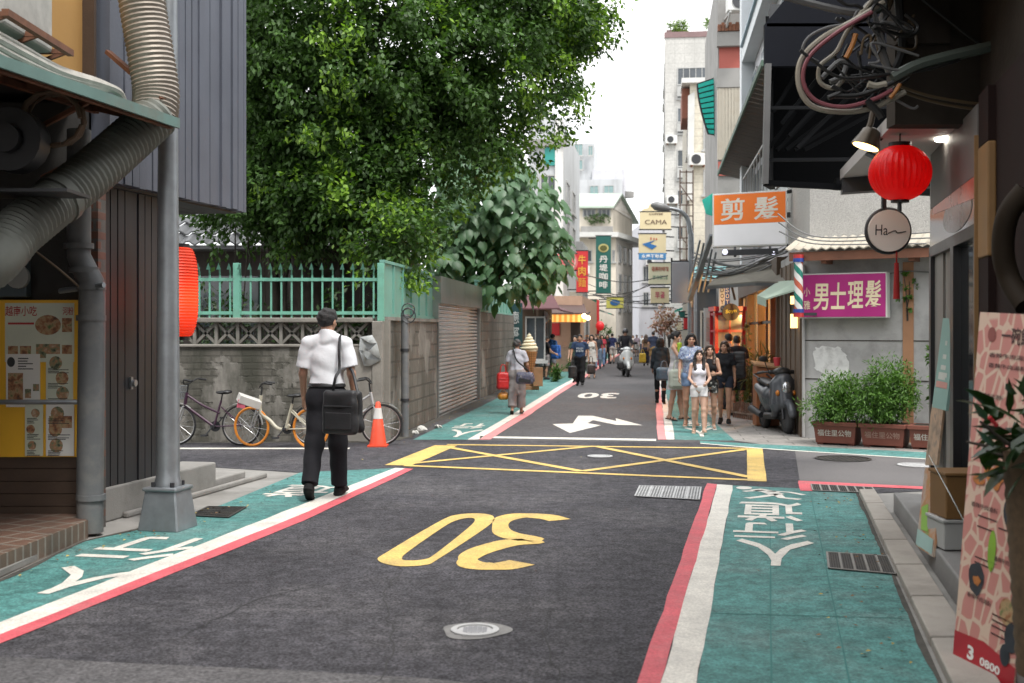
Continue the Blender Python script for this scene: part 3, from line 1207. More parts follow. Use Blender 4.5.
def food_mat(name, cols, sc):
 if name in _mc:
  return _mc[name]
 mm = bpy.data.materials.new(name)
 mm.use_nodes = True
 nt = mm.node_tree
 tc = nt.nodes.new('ShaderNodeTexCoord')
 no = nt.nodes.new('ShaderNodeTexNoise')
 no.inputs['Scale'].default_value = sc
 no.inputs['Detail'].default_value = 3
 cr = nt.nodes.new('ShaderNodeValToRGB')
 els = cr.color_ramp.elements
 for i, c in enumerate(cols):
  pos = .3 + .4 * i / (len(cols) - 1)
  e = els[i] if i < 2 else els.new(pos)
  e.position = pos
  e.color = (*c, 1)
 nt.links.new(tc.outputs['Object'], no.inputs['Vector'])
 nt.links.new(no.outputs[0], cr.inputs[0])
 b = nt.nodes['Principled BSDF']
 b.inputs['Roughness'].default_value = .4
 nt.links.new(cr.outputs[0], b.inputs['Base Color'])
 _mc[name] = mm
 return mm

food_a = food_mat('printed food photo warm', [(.06, .04, .03), (.3, .12, .05), (.45, .3, .16), (.1, .16, .05)], 22)
food_b = food_mat('printed food photo green', [(.04, .05, .03), (.2, .22, .12), (.42, .2, .1), (.5, .42, .3)], 30)
paper_g = mat('pale green paper', (.6, .62, .5), rough=.5, var=.1)
paper_w = mat('white paper', (.74, .72, .68), rough=.5, var=.06)
ink = mat('dark ink', (.03, .03, .03), rough=.5)
ink_red = mat('red ink', (.42, .035, .03), rough=.5)
sheets = [(5, 303, 74, 362, paper_g), (6, 354, 40, 407, paper_w), (46, 354, 73, 403, paper_g), (25, 404, 43, 456, paper_g), (46, 404.5, 74, 456, paper_w)]
for k, (x0, y0, x1, y1, pm_) in enumerate(sheets):
 m = MB()
 rect(m, x0, y0, x1, y1, Yb - .006 - .002 * k)
 sh = m.build('printed_sheet', pm_, mbd)
 Yk = Yb - .0072 - .002 * k
 ph, ph2, tx, rd = MB(), MB(), MB(), MB()
 wd, ht = x1 - x0, y1 - y0
 if k == 0:
  put_text(rd, "越南小吃", at(21, 311, Yk - .0002), (1, 0, 0), (0, 0, 1), .235, .075, .010)
  put_text(rd, "河粉", at(68, 311, Yk - .0002), (1, 0, 0), (0, 0, 1), .08, .06, .010)
  ph.add([at(48 + 13 * math.cos(a), 325 + 10 * math.sin(a), Yk) for a in [-i * math.pi / 10 for i in range(20)]], [tuple(range(20))])
  rect(ph, 8, 346, 18, 360, Yk, .0005)
  rect(ph, 20, 346, 31, 360, Yk, .0005)
  rect(ph2, 36, 344, 60, 358, Yk, .0005)
  rect(ph, 62, 318, 72, 332, Yk, .0005)
  rect(ph, 62, 345, 72, 359, Yk, .0005)
  rect(rd, 8, 322.5, 34, 324.5, Yk, .0005)
 elif k == 1:
  tx.add([at(11 + 4 * math.cos(a), 362 + 5 * math.sin(a), Yk) for a in [-i * math.pi / 8 for i in range(16)]], [tuple(range(16))])
  for j in range(5):
   rect(tx, 18, 358 + j * 2.6, 18 + random.uniform(8, 18), 359 + j * 2.6, Yk, .0005)
  rect(ph, 8, 373, 23, 400, Yk, .0005)
  rect(ph2, 33, 384, 39, 391, Yk, .0005)
  rect(ph2, 25, 389, 31, 398, Yk, .0005)
 else:
  for j in range(3):
   xx = x0 + wd * random.uniform(.05, .4)
   yy = y0 + ht * (.06 + .31 * j)
   r = wd * .24
   (ph if j % 2 else ph2).add([at(xx + r + r * math.cos(a), yy + 6 + r * 1.05 * math.sin(a), Yk) for a in [-i * math.pi / 8 for i in range(16)]], [tuple(range(16))])
   for l in range(4):
    rect(tx, x0 + 2, yy + 14 + l * 1.5 - 3, x0 + 2 + random.uniform(.3, .8) * wd, yy + 14.7 + l * 1.5 - 3, Yk - .0004, .0003)
  if k == 4:
   rect(ph, 49, 416, 72, 428, Yk - .0003, .0003)
 for mm, mt_ in ((ph, food_a), (ph2, food_b)):
  if mm.f:
   mm.build('photo_print', mt_, sh)
 for mm, mt_ in ((tx, ink), (rd, ink_red)):
  if mm.f:
   mm.build('print', mt_, sh)

# air conditioner on its rack
ac = thing('air_conditioner', 'grimy white air conditioner on a rusty rack at the ochre wall', 'air conditioner', at(8, 40, 7.2))
m = MB()
m.box(at(3, -2, 7.25), (.32, .75, .5))
m.build('case', mat('grimy white', (.4, .39, .36), rough=.5, var=.15, stain=.5, ssc=4), ac, bevel=.02)
m = MB()
for k in range(7):
 m.box(at(3, -2, 7.25) + Vector((.0, -.38, -.2 + k * .065)), (.26, .015, .02))
m.build('grille', mat('grille', (.2, .2, .19), rough=.5), ac)
m = MB()
c = at(10, 30, 7.1)
for y in (-.35, .1, .55):
 m.bar(c + Vector((-.4, y, 0)), c + Vector((.14, y, 0)), .03)
 m.bar(c + Vector((-.4, y, -.2)), c + Vector((.14, y, -.0)), .025)
m.bar(c + Vector((.14, -.4, 0)), c + Vector((.14, .6, 0)), .04)
m.bar(c + Vector((-.2, -.4, 0)), c + Vector((-.2, .6, 0)), .04)
m.build('rack', rust, ac)

# steel pole
pb = gnd(168, 529)
pole = thing('lamp_pole', 'grey steel street pole on a square tapered base at the left kerb', 'pole', pb, A1)
X = frame_mat(pb, A1)
m = MB(X)
m.add([(-.165, -.165, 0), (.165, -.165, 0), (.165, .165, 0), (-.165, .165, 0), (-.125, -.125, .30), (.125, -.125, .30), (.125, .125, .30), (-.125, .125, .30)],
 [(3, 2, 1, 0), (4, 5, 6, 7), (0, 1, 5, 4), (1, 2, 6, 5), (2, 3, 7, 6), (3, 0, 4, 7)])
m.bx(-.14, .14, -.14, .14, .295, .325)
m.build('base', steel_galv, pole, bevel=.012)
m = MB(X)
m.lathe([(.1, .32), (.1, .36), (.088, .4), (.088, .5), (.083, 1.6), (.074, 3), (.064, 5), (.05, 7.5)], n=20)
m.build('shaft', steel_galv, pole)
m = MB(X)
for a in range(4):
 m.cyl((.11 * math.cos(a * 1.57 + .78), .11 * math.sin(a * 1.57 + .78), .325), (.11 * math.cos(a * 1.57 + .78), .11 * math.sin(a * 1.57 + .78), .36), .016, n=6)
m.build('bolt', dark_metal, pole)

# red paper lantern behind the pole
lant_red = mat('lit red lantern paper', (.72, .075, .03), rough=.5, var=.1, shell=.5)
ln = thing('paper_lantern', 'tall orange red paper lantern hanging behind the grey pole on the left', 'lantern', at(178, 334, 9.7))
m = MB()
c = at(178, 292, 9.7)
prof = []
H_ = .36
for i in range(61):
 z = -H_ + 2 * H_ * i / 60
 u = abs(z / H_)
 r = .155 * (1 - u ** 4 * .32) + (.006 if i % 2 else 0)
 if u > .97:
  r = .09
 prof.append((r, z))
m.lathe(prof, c, 28)
m.build('shade', lant_red, ln)

def inner_lamp(c, e, col):
 l = bpy.data.lights.new('lantern_lamp', 'POINT')
 l.energy = e
 l.color = col
 l.shadow_soft_size = .07
 o = bpy.data.objects.new('lantern_lamp', l)
 COL.objects.link(o)
 o.location = c

inner_lamp(c + Vector((0, 0, -.05)), 2.0, (1, .55, .2))
m = MB()
for s_ in (-1, 1):
 m.cyl(c + Vector((0, 0, s_ * H_)), c + Vector((0, 0, s_ * (H_ + .03))), .092, n=20)
m.tube([c + Vector((0, 0, H_)), Vector((c.x, c.y, 2.64))], .005, 6)
m.build('cap', black_plastic, ln)

# ------------------------------------------------------------------ stone garden wall with green railing
stone = brickmat('weathered brick wall', (.165, .152, .13), (.115, .106, .09), (.105, .097, .083), .27, .088, .014, 0, stain=.92, stc=(.040, .040, .028), ssc=1.5, bump=1., patch=.72, psc=1.3)
blocks = brickmat('concrete block wall', (.17, .155, .13), (.14, .128, .108), (.08, .072, .062), .42, .21, .016, math.pi / 2 + .104, stain=.8, stc=(.05, .046, .036), ssc=.8, bump=.5, patch=.3)
render_m = mat('old wall render', (.235, .22, .195), rough=.9, var=.16, sc=2, bump=.35, bsc=40, stain=.85, stc=(.085, .075, .06), ssc=1.3)
gw = thing('garden_wall', 'weathered low garden wall with breeze block band behind the parked bicycles', 'wall', (fL0.x, fL0.y, 0))
Yw = 16.0
m = MB()
m.bx(-9, fL0.x - .14, Yw, Yw + .22, 0, 1.27)
m.build('wall', stone, gw)
m = MB()
m.bx(fL0.x - .62, fL0.x - .14, Yw - .03, Yw + .22, 0, 1.27)
m.bx(fL0.x - .14, fL0.x, Yw - .05, Yw + .24, 0, 1.62)
m.bx(-9, fL0.x - .14, Yw - .04, Yw + .26, 1.60, 1.665)
m.bx(-9, fL0.x - .14, Yw - .03, Yw + .24, 1.27, 1.31)
m.build('rendered_pier', render_m, gw, bevel=.012)
m = MB()
x = -8.9
while x < fL0.x - .45:
 a = .29
 for (p, q) in (((x, 1.31), (x + a, 1.6)), ((x, 1.6), (x + a, 1.31))):
  m.bar((p[0], Yw + .1, p[1]), (q[0], Yw + .1, q[1]), .035, .12, up=(0, 1, 0))
 m.bx(x - .02, x + .02, Yw + .02, Yw + .18, 1.31, 1.6)
 m.tube([(x + a / 2 + .08 * math.cos(t * .524), Yw + .1, 1.455 + .08 * math.sin(t * .524)) for t in range(12)], .018, 6, closed=True)
 x += a
m.build('breeze_block', mat('breeze block', (.2, .19, .17), rough=.9, var=.2, stain=.6, ssc=2), gw)

green_iron = mat('mint green painted iron', (.15, .38, .29), rough=.55, var=.1, sc=5, stain=.5, stc=(.12, .2, .15), ssc=6)
fn = thing('iron_railing', 'mint green iron railing with spear tips on top of the garden wall', 'railing', (fL0.x, Yw + .1, 1.665))
m = MB()
Yf = Yw + .09
for px in (145, 237, 381):
 X_ = (px - 512) / F * Yf
 m.bx(X_ - .045, X_ + .045, Yf - .045, Yf + .045, 1.62, 2.40)
m.build('post', green_iron, fn, bevel=.005)
m = MB()
for z in (1.73, 2.18):
 m.bx(-9, fL0.x, Yf - .02, Yf + .02, z - .022, z + .022)
m.build('rail', green_iron, fn)
m = MB()
x = -8.9
bars = 0
while x < fL0.x - .08:
 m.bar((x, Yf, 1.66), (x, Yf, 2.24), .022)
 m.bar((x, Yf, 2.24), (x + .012, Yf - .07, 2.33), .02)
 m.add([(x - .03, Yf - .08, 2.31), (x + .03, Yf - .08, 2.31), (x + .01, Yf - .12, 2.40), (x, Yf - .06, 2.31)], [(0, 1, 2), (1, 3, 2), (3, 0, 2), (0, 3, 1)])
 x += .138
fb = m.build('bars', green_iron, fn)
fb['kind'] = 'stuff'

# side wall along the far street with shutter
dl = Vector((.104, 1, 0)).normalized()
rl = Vector((dl.y, -dl.x, 0))
AW = -math.atan(.104)
XW = frame_mat((fL0.x, fL0.y, 0), AW)
sw = thing('block_wall', 'concrete block boundary wall with a roller shutter and mint panels on top', 'wall', (fL0.x, fL0.y, 0), AW)
ys0, ys1 = 4.45, 9.75
m = MB(XW)
m.bx(-.22, 0, .24, ys0 - .1, 0, 1.63)
m.bx(-.22, 0, ys1 + .1, 17.2, 0, 1.9)
m.build('block_run', blocks, sw)
m = MB(XW)
m.bx(-.25, .04, .20, .32, 0, 1.63)
m.bx(-.26, .03, .2, ys0 - .1, 1.632, 1.68)
m.build('pier', render_m, sw)
m = MB(XW)
gp = mat('mint green sheet', (.16, .36, .3), rough=.5, var=.1, sc=2, stain=.4, stc=(.14, .22, .18), ssc=2, streak=True)
for a, b, z0, z1 in ((.3, ys0 - .1, 1.68, 2.42), (ys1 + .1, 17.2, 1.9, 2.55)):
 n = int((b - a) / .62)
 for i in range(n):
  y0, y1 = a + (b - a) * i / n, a + (b - a) * (i + 1) / n
  m.bx(-.1, -.07, y0 + .006, y1 - .006, z0, z1)
  m.bx(-.07, -.045, y0 + .01, y0 + .05, z0, z1)
 m.bx(-.11, -.04, a, b, z1, z1 + .04)
 m.bx(-.11, -.04, a, b, z0 + .004, z0 + .05)
m.build('metal_panel', gp, sw)
m = MB(XW)
shut = mat('grey roller shutter', (.44, .44, .43), rough=.5, var=.12, sc=2, metal=.0, stain=.5, stc=(.22, .21, .2), ssc=1.5)
z = .03
while z < 1.95:
 m.prism([(-.09, ys0, z), (-.035, ys0, z + .015), (-.035, ys0, z + .05), (-.09, ys0, z + .068)], (0, ys1 - ys0, 0))
 z += .07
m.build('roller_shutter', shut, sw)
m = MB(XW)
m.bx(-.2, .03, ys0 - .1, ys0, 0, 1.96)
m.bx(-.2, .03, ys1, ys1 + .1, 0, 1.96)
m.bx(-.35, .07, ys0 - .1, ys1 + .1, 1.96, 2.42)
m.bx(-.08, .071, (ys0 + ys1) / 2 - .02, (ys0 + ys1) / 2 + .02, 1.965, 2.43)
m.build('shutter_box', mat('stainless sheet', (.35, .35, .34), rough=.32, var=.2, sc=1.5, metal=.85, stain=.4, stc=(.2, .19, .17), ssc=1.2, streak=True), sw)

# thin pipe post with coil at the wall corner, sheet of plastic on the pier
pp = gnd(405, 437)
tp = thing('standpipe', 'rusty grey standpipe with coiled wire beside the block wall corner', 'pipe', pp)
m = MB()
m.tube([pp, Vector((pp.x, pp.y, 1.72))], .055, 12)
m.build('pipe', pvc, tp)
m = MB()
for r, z in ((.09, 1.78), (.07, 1.74), (.1, 1.70)):
 m.tube([Vector((pp.x + .05 + r * math.cos(t * .4), pp.y - .05, z + r * math.sin(t * .4))) for t in range(16)], .009, 6, closed=True)
for z in (.5, 1.2):
 m.cyl((pp.x, pp.y, z), (pp.x, pp.y, z + .04), .065, n=12)
m.build('wire_coil', dark_metal, tp)
ps = thing('plastic_bag', 'pale grey plastic bag hanging flat on the wall pier by the railing corner', 'bag', at(370, 366, 15.9))
m = MB()
pl = [(360, 337), (372, 335), (377, 343), (381, 360), (370, 366), (364, 366), (359, 350)]
nn = len(pl)
f_ = [at(x, y, 15.93) for x, y in pl]
c = sum(f_, Vector()) / nn
m.add(f_ + [c + Vector((0, -.07, 0)), c + Vector((.02, -.05, .1)), c + Vector((-.02, -.06, -.1))], [(i, (i + 1) % nn, nn + (0 if i in (2, 6) else (1 if i in (0, 1) else 2))) for i in range(nn)] + [(nn, nn + 1, nn + 2)], True)
m.prism([v + Vector((0, .012, 0)) for v in f_], (0, -.01, 0))
m.build('sheet', mat('cloudy plastic', (.4, .42, .42), rough=.35, var=.15, sc=12, bump=.5, bsc=25), ps)

# ------------------------------------------------------------------ house behind the railing
roof_t = brickmat('grey roof tiles', (.2, .2, .205), (.15, .15, .155), (.05, .05, .05), .22, .16, .03, 0, stain=.5, stc=(.06, .06, .055), ssc=1., bump=.3)
hs_ = thing('tiled_house', 'low dark house with wavy grey roof tiles behind the iron railing', 'house', (-6.2, 24, 0))
m = MB()
m.bx(-14, -2.3, 22.2, 28, 0, 3.0)
m.build('wall', mat('dark timber wall', (.05, .04, .035), rough=.8, var=.25), hs_)
m = MB()
# wavy tiles: corrugated rows with stepped courses
Nc, rows = 49, 9
x0, x1 = -14.3, -2.1
for r in range(rows):
 ya, yb = 21.5 + r * .38, 21.5 + (r + 1) * .38 + .05
 za, zb = 3.05 + r * .21 + .03, 3.05 + (r + 1) * .21 + .03
 vs, fs = [], []
 N = 220
 for i in range(N + 1):
  x = x0 + (x1 - x0) * i / N
  wv = .035 * math.cos(i / N * Nc * 2 * math.pi)
  vs += [(x, ya, za + wv), (x, yb, zb - .03 + wv), (x, ya, za + wv - .03)]
 for i in range(N):
  fs += [(i * 3, i * 3 + 3, i * 3 + 4, i * 3 + 1), (i * 3 + 2, i * 3 + 5, i * 3 + 3, i * 3)]
 m.add(vs, fs, False)
m.bx(x0, x1, 21.55, 28.4, 2.96, 3.03)
m.build('roof', mat('grey glazed roof tile', (.12, .122, .128), rough=.45, var=.2, sc=3, stain=.5, stc=(.09, .09, .085), ssc=1.5), hs_)
m = MB()
for x in (-8.2, -5.9):
 m = MB()
 m.bx(x, x + 1.2, 22.15, 22.2, 1.0, 2.5)
 m.build('window', glass, hs_)
# ------------------------------------------------------------------ trees
def leaf_mesh(name, C, D, U, Ls, Ws, rnd, mats, parent, shape='rhomb', mi=None, world=True, droop=.15):
 """leaves: C base points, D leaf direction, U leaf normal, lengths, widths (numpy arrays)"""
 n = len(C)
 D = D / np.linalg.norm(D, axis=1, keepdims=True)
 U = U - D * (U * D).sum(1, keepdims=True)
 U = U / (np.linalg.norm(U, axis=1, keepdims=True) + 1e-9)
 Sd = np.cross(D, U)
 L_, W_ = Ls[:, None], Ws[:, None]
 if shape == 'rhomb':
  prof = [(0, 0, 0), (.45, .5, -.06), (1, 0, -droop), (.45, -.5, -.06)]
  faces = [(0, 1, 2, 3)]
 elif shape == 'heart':
  prof = [(.12, 0, .05), (0, .2, 0), (.12, .46, -.08), (.42, .5, -.14), (.75, .24, -.16), (1, 0, -.34), (.75, -.24, -.16), (.42, -.5, -.14), (.12, -.46, -.08), (0, -.2, 0), (.5, 0, 0)]
  faces = [(0, 1, 2, 10), (10, 2, 3, 4), (10, 4, 5), (10, 5, 6), (10, 6, 7, 8), (0, 10, 8, 9)]
 else:   # lance
  prof = [(0, 0, 0), (.3, .5, -.03), (.7, .3, -.1), (1, 0, -.22), (.7, -.3, -.1), (.3, -.5, -.03)]
  faces = [(0, 1, 2, 3), (0, 3, 4, 5)]
 k = len(prof)
 V = np.empty((n, k, 3))
 for i, (a, b, c) in enumerate(prof):
  V[:, i] = C + D * (a * L_) + Sd * (b * W_) + U * (c * L_)
 V = V.reshape(-1, 3)
 if parent is not None:
  inv = np.array(XF.get(parent.name, Matrix()).inverted())
  V = V @ inv[:3, :3].T + inv[:3, 3]
 me = bpy.data.meshes.new(name)
 nf = len(faces)
 lens = np.array([len(f) for f in faces])
 base = np.concatenate([np.array(f) for f in faces])
 loops = (np.arange(n)[:, None] * k + base[None, :]).reshape(-1)
 tot = np.tile(lens, n)
 start = np.concatenate([[0], np.cumsum(tot)[:-1]])
 me.vertices.add(n * k)
 me.vertices.foreach_set('co', V.astype(np.float32).reshape(-1))
 me.loops.add(len(loops))
 me.loops.foreach_set('vertex_index', loops.astype(np.int32))
 me.polygons.add(n * nf)
 me.polygons.foreach_set('loop_start', start.astype(np.int32))
 me.polygons.foreach_set('loop_total', tot.astype(np.int32))
 for mm in mats:
  me.materials.append(mm)
 if mi is not None:
  me.polygons.foreach_set('material_index', np.repeat(mi, nf).astype(np.int32))
 me.update(calc_edges=True)
 at_ = me.attributes.new('rnd', 'FLOAT', 'FACE')
 at_.data.foreach_set('value', np.repeat(rnd, nf).astype(np.float32))
 o = bpy.data.objects.new(name, me)
 COL.objects.link(o)
 if parent is not None:
  o.parent = parent
  XF[o.name] = XF.get(parent.name, Matrix())
 return o

def unit(n):
 v = rng.normal(size=(n, 3))
 return v / np.linalg.norm(v, axis=1, keepdims=True)

def limb(mb, a, b, ra, rb, wob=.12, n=8, sides=9):
 a, b = Vector(a), Vector(b)
 pts, rs = [], []
 for i in range(n + 1):
  t = i / n
  p = a.lerp(b, t)
  if 0 < i < n:
   p += Vector((random.uniform(-1, 1), random.uniform(-1, 1), random.uniform(-.5, .5))) * wob
  pts.append(p)
  rs.append(ra + (rb - ra) * t)
 mb.tube(smooth_curve(pts, 3), [ra + (rb - ra) * i / (3 * n) for i in range(3 * n + 1)], sides)

bark = mat('dark bark', (.045, .035, .028), rough=.9, var=.35, sc=5, bump=.6, bsc=18, stain=.4, stc=(.09, .08, .065), ssc=2.5)
lf_dark = leafmat('mature banyan leaf', (.034, .074, .015), (.064, .138, .026), .55, .28)
lf_new = leafmat('young banyan leaf', (.12, .23, .024), (.23, .37, .05), .45, .35)

bn = thing('banyan_tree', 'huge dark leafy banyan tree spreading over the railing and the street', 'tree', (-3.1, 20.2, 0))
lobes = [((-2.7, 20.2, 6.6), (3.3, 2.6, 2.9)), ((.15, 20.6, 8.0), (2.0, 2.2, 2.0)), ((-.35, 20.4, 6.0), (1.9, 1.8, 1.7)),
  ((-2.1, 19.3, 3.75), (1.1, 1.1, 1.25)), ((-4.6, 20.4, 5.8), (1.4, 2.0, 2.0)), ((-2.9, 19.6, 4.6), (1.7, 1.3, 1.0)),
  ((-.9, 19.8, 4.75), (1.2, 1.2, .9)), ((-2.6, 20.5, 9.0), (3.0, 2.5, 1.6)), ((-1.75, 18.2, 2.75), (.55, .5, .55)), ((-4.4, 19.6, 3.6), (1.0, .9, .7)), ((-3.3, 19.5, 3.35), (.9, .7, .55)), ((1.0, 20.6, 6.9), (.8, 1.0, .6)), ((-4.3, 19.9, 4.5), (1.2, 1.2, .9)), ((-3.4, 19.4, 3.9), (1.0, .9, .55)), ((-2.5, 19.2, 3.7), (.8, .8, .6)), ((-1.3, 19.5, 5.6), (1.6, 1.2, 1.2)), ((-3.6, 19.2, 6.2), (1.8, 1.3, 1.6)), ((-1.6, 19.0, 3.1), (.5, .6, .5))]
mb = MB()
T0 = Vector((-3.3, 20.6, 0))
limb(mb, T0, (-3.5, 20.5, 2.6), .42, .33, .06, 5, 14)
for a, b, ra, rb in (((-3.5, 20.5, 2.5), (-4.9, 20.4, 6.2), .25, .09), ((-3.5, 20.5, 2.5), (-2.7, 20.2, 6.5), .27, .1), ((-3.4, 20.5, 2.2), (-1.6, 19.9, 4.6), .2, .07),
     ((-2.7, 20.2, 5.2), (-.2, 20.4, 6.6), .15, .05), ((-2.7, 20.2, 6.4), (.6, 20.6, 8.4), .12, .04), ((-2.8, 20.2, 6.2), (-3.2, 20.6, 9.2), .12, .05),
     ((-1.8, 19.95, 4.4), (-.5, 19.8, 4.9), .08, .03), ((-1.9, 19.9, 4.3), (-1.7, 19.2, 3.2), .07, .03), ((-.2, 20.4, 6.6), (1.3, 20.6, 6.9), .06, .02), ((-4.2, 20.4, 4.6), (-2.9, 19.4, 5.6), .09, .04),
     ((-2.9, 20.9, .0), (-2.9, 20.5, 5.0), .12, .1), ((-2.35, 20.6, 0), (-2.3, 20.2, 5), .06, .05), ((-4.0, 20.3, .0), (-4.2, 20.2, 5.0), .09, .08), ((-3.75, 20.1, .0), (-3.9, 20.2, 4.5), .05, .04)):
 limb(mb, a, b, ra, rb, .09)
for k in range(46):     # hanging aerial roots
 x, y, z = random.uniform(-4.6, -1.4), random.uniform(19.5, 21.2), random.uniform(3.8, 5.4)
 mb.tube([(x, y, z), (x + random.uniform(-.1, .1), y, z - 1), (x + random.uniform(-.15, .15), y, z - random.uniform(1.4, 2.8))], .012, 5)
mb.build('trunk', bark, bn)

Cs, Ds, Us, Ls, Ws, rn, mi = [], [], [], [], [], [], []
crown_c = np.array([-2.0, 20.2, 6.0])
for (c, r) in lobes:
 c, r = np.array(c), np.array(r)
 vol = r[0] * r[1] * r[2]
 area = (r[0] * r[1] + r[1] * r[2] + r[0] * r[2]) / 3
 ncl = int(74 * area + 10)
 u = unit(ncl)
 rad = (rng.random(ncl) ** .42)[:, None]
 wobble = 1 + .16 * np.sin(u[:, :1] * 5 + c[0]) + .12 * np.sin(u[:, 2:] * 7 + c[1] * 3)
 P = c + u * r * rad * wobble
 for p, uu, rr in zip(P, u, rad[:, 0]):
  nl = rng.integers(46, 80)
  # twig with leaves: a short spray around direction uu
  d = uu * .8 + unit(1)[0] * .55 + np.array([0, 0, -.1])
  d /= np.linalg.norm(d)
  t = rng.random(nl)
  off = d[None] * (t[:, None] * .42 - .1) + rng.normal(size=(nl, 3)) * (.115 - .03 * t[:, None])
  Cs.append(p + off)
  Ds.append(d[None] * .7 + unit(nl) * .9 + np.array([0, 0, -.25]))
  Us.append(np.array([0, 0, 1.0])[None] + unit(nl) * .75)
  L_ = rng.uniform(.075, .125, nl)
  Ls.append(L_)
  Ws.append(L_ * rng.uniform(.5, .66, nl))
  nz_ = math.sin(p[0] * 1.7 + 1) * math.sin(p[2] * 1.5) + math.sin(p[1] * 1.3 + p[0])
  young = rr > .6 and rng.random() < ((.7 if nz_ > .1 else .12) if p[0] > -3.0 else .05)
  rn.append(rng.random(nl))
  mi.append(((t > (.45 if young else 1.1)) & (rng.random(nl) < .9)).astype(int))
Cs, Ds, Us, Ls, Ws, rn, mi = [np.concatenate(x) for x in (Cs, Ds, Us, Ls, Ws, rn, mi)]
print('banyan leaves', len(Cs))
leaf_mesh('crown', Cs, Ds, Us, Ls, Ws, rn, [lf_dark, lf_new], bn, 'rhomb', mi)

hd_ = thing('hedge', 'dark overgrown shrubs behind the iron railing below the banyan', 'shrub', (-3.2, 18.6, 0))
# big-leaved tree over the shutter wall
bt = thing('broad_leaf_tree', 'tree with large drooping grey green leaves beyond the shutter wall', 'tree', (-.9, 27.6, 0))
mb = MB()
limb(mb, (-.9, 27.6, 0), (-.7, 27.5, 3), .16, .1, .05)
for a, b in (((-.75, 27.5, 2.4), (-1.3, 27, 4.6)), ((-.7, 27.5, 2.8), (.4, 27, 4.6)), ((-.7, 27.5, 3), (-.3, 27.6, 5.4)), ((-.75, 27.5, 2.2), (.2, 26.6, 3.2))):
 limb(mb, a, b, .07, .025, .08)
mb.build('trunk', bark, bt)
lf_big = leafmat('large grey green leaf', (.07, .15, .07), (.125, .235, .12), .45, .3)
blobes = [((-.45, 27.2, 4.4), (1.2, 1.2, 1.3)), ((.35, 27.2, 3.9), (1.0, 1.1, 1.35)), ((-.1, 26.9, 2.75), (1.05, .9, .75)), ((-1.0, 27.0, 3.5), (.8, .9, 1.0)), ((.85, 27.1, 3.2), (.55, .8, .8)), ((-.5, 27.3, 5.25), (.75, .9, .65)), ((-1.5, 26.9, 4.3), (.9, .9, 1.1)), ((-1.5, 26.7, 3.1), (.7, .8, .7)), ((-1.2, 27, 5.2), (.6, .7, .6))]
Cs, Ds, Us, Ls, Ws, rn = [], [], [], [], [], []
for c, r in blobes:
 c, r = np.array(c), np.array(r)
 n = int(300 * (r[0] * r[1] + r[1] * r[2] + r[0] * r[2]) / 3)
 u = unit(n)
 P = c + u * r * (rng.random(n) ** .35)[:, None]
 out_ = u * np.array([1, 1, .2])
 Cs.append(P)
 Ds.append(out_ * .8 + np.array([0, 0, -.75]) + unit(n) * .35)
 Us.append(u * .7 + np.array([0, -.25, .9]) + unit(n) * .3)
 L_ = rng.uniform(.17, .36, n)
 Ls.append(L_)
 Ws.append(L_ * rng.uniform(.7, .85, n))
 rn.append(rng.random(n))
Cs, Ds, Us, Ls, Ws, rn = [np.concatenate(x) for x in (Cs, Ds, Us, Ls, Ws, rn)]
leaf_mesh('crown', Cs, Ds, Us, Ls, Ws, rn, [lf_big], bt, 'heart')

def bush(name, label, cat, c, r, n, ll, mats, shape='lance', stems=5, group=None, up=.5, base=None, wr=.35, th=None):
 c = np.array(c, float)
 r = np.array(r, float)
 base = Vector((c[0], c[1], c[2] - r[2])) if base is None else Vector(base)
 if th is None:
  th = thing(name, label, cat, base, 0, group)
 mb = MB()
 for k in range(stems):
  e = Vector(c) + Vector((random.uniform(-.6, .6) * r[0], random.uniform(-.6, .6) * r[1], random.uniform(.0, .7) * r[2]))
  limb(mb, base + Vector((random.uniform(-.3, .3) * r[0], random.uniform(-.3, .3) * r[1], 0)), e, .012, .004, .02, 4, 6)
 mb.build('stem', bark, th)
 ncl = max(3, n // 14)
 u = unit(ncl)
 P = c + u * r * (rng.random(ncl) ** .5)[:, None]
 C_ = np.repeat(P, 14, 0) + rng.normal(size=(ncl * 14, 3)) * min(r) * .16
 m_ = len(C_)
 uu = np.repeat(u, 14, 0)
 L_ = rng.uniform(.7, 1.2, m_) * ll
 leaf_mesh('foliage', C_, uu * .6 + unit(m_) * .8 + np.array([0, 0, up - .5]), np.array([0, 0, 1.]) + unit(m_) * .6, L_, L_ * wr, rng.random(m_), mats, th, shape)
 return th

lf_hedge = leafmat('dark hedge leaf', (.016, .035, .01), (.035, .07, .018), .5, .2)
for x, y, r_ in ((-2.5, 18.3, .75), (-4.6, 19.2, .8), (-3.5, 21.4, .9), (-6.4, 19.0, .8)):
 bush('', '', '', (x, y, 1.45), (r_, .5, .75), 1100, .11, [lf_hedge], 'rhomb', 4, base=(x, y, 0), th=hd_, wr=.55)
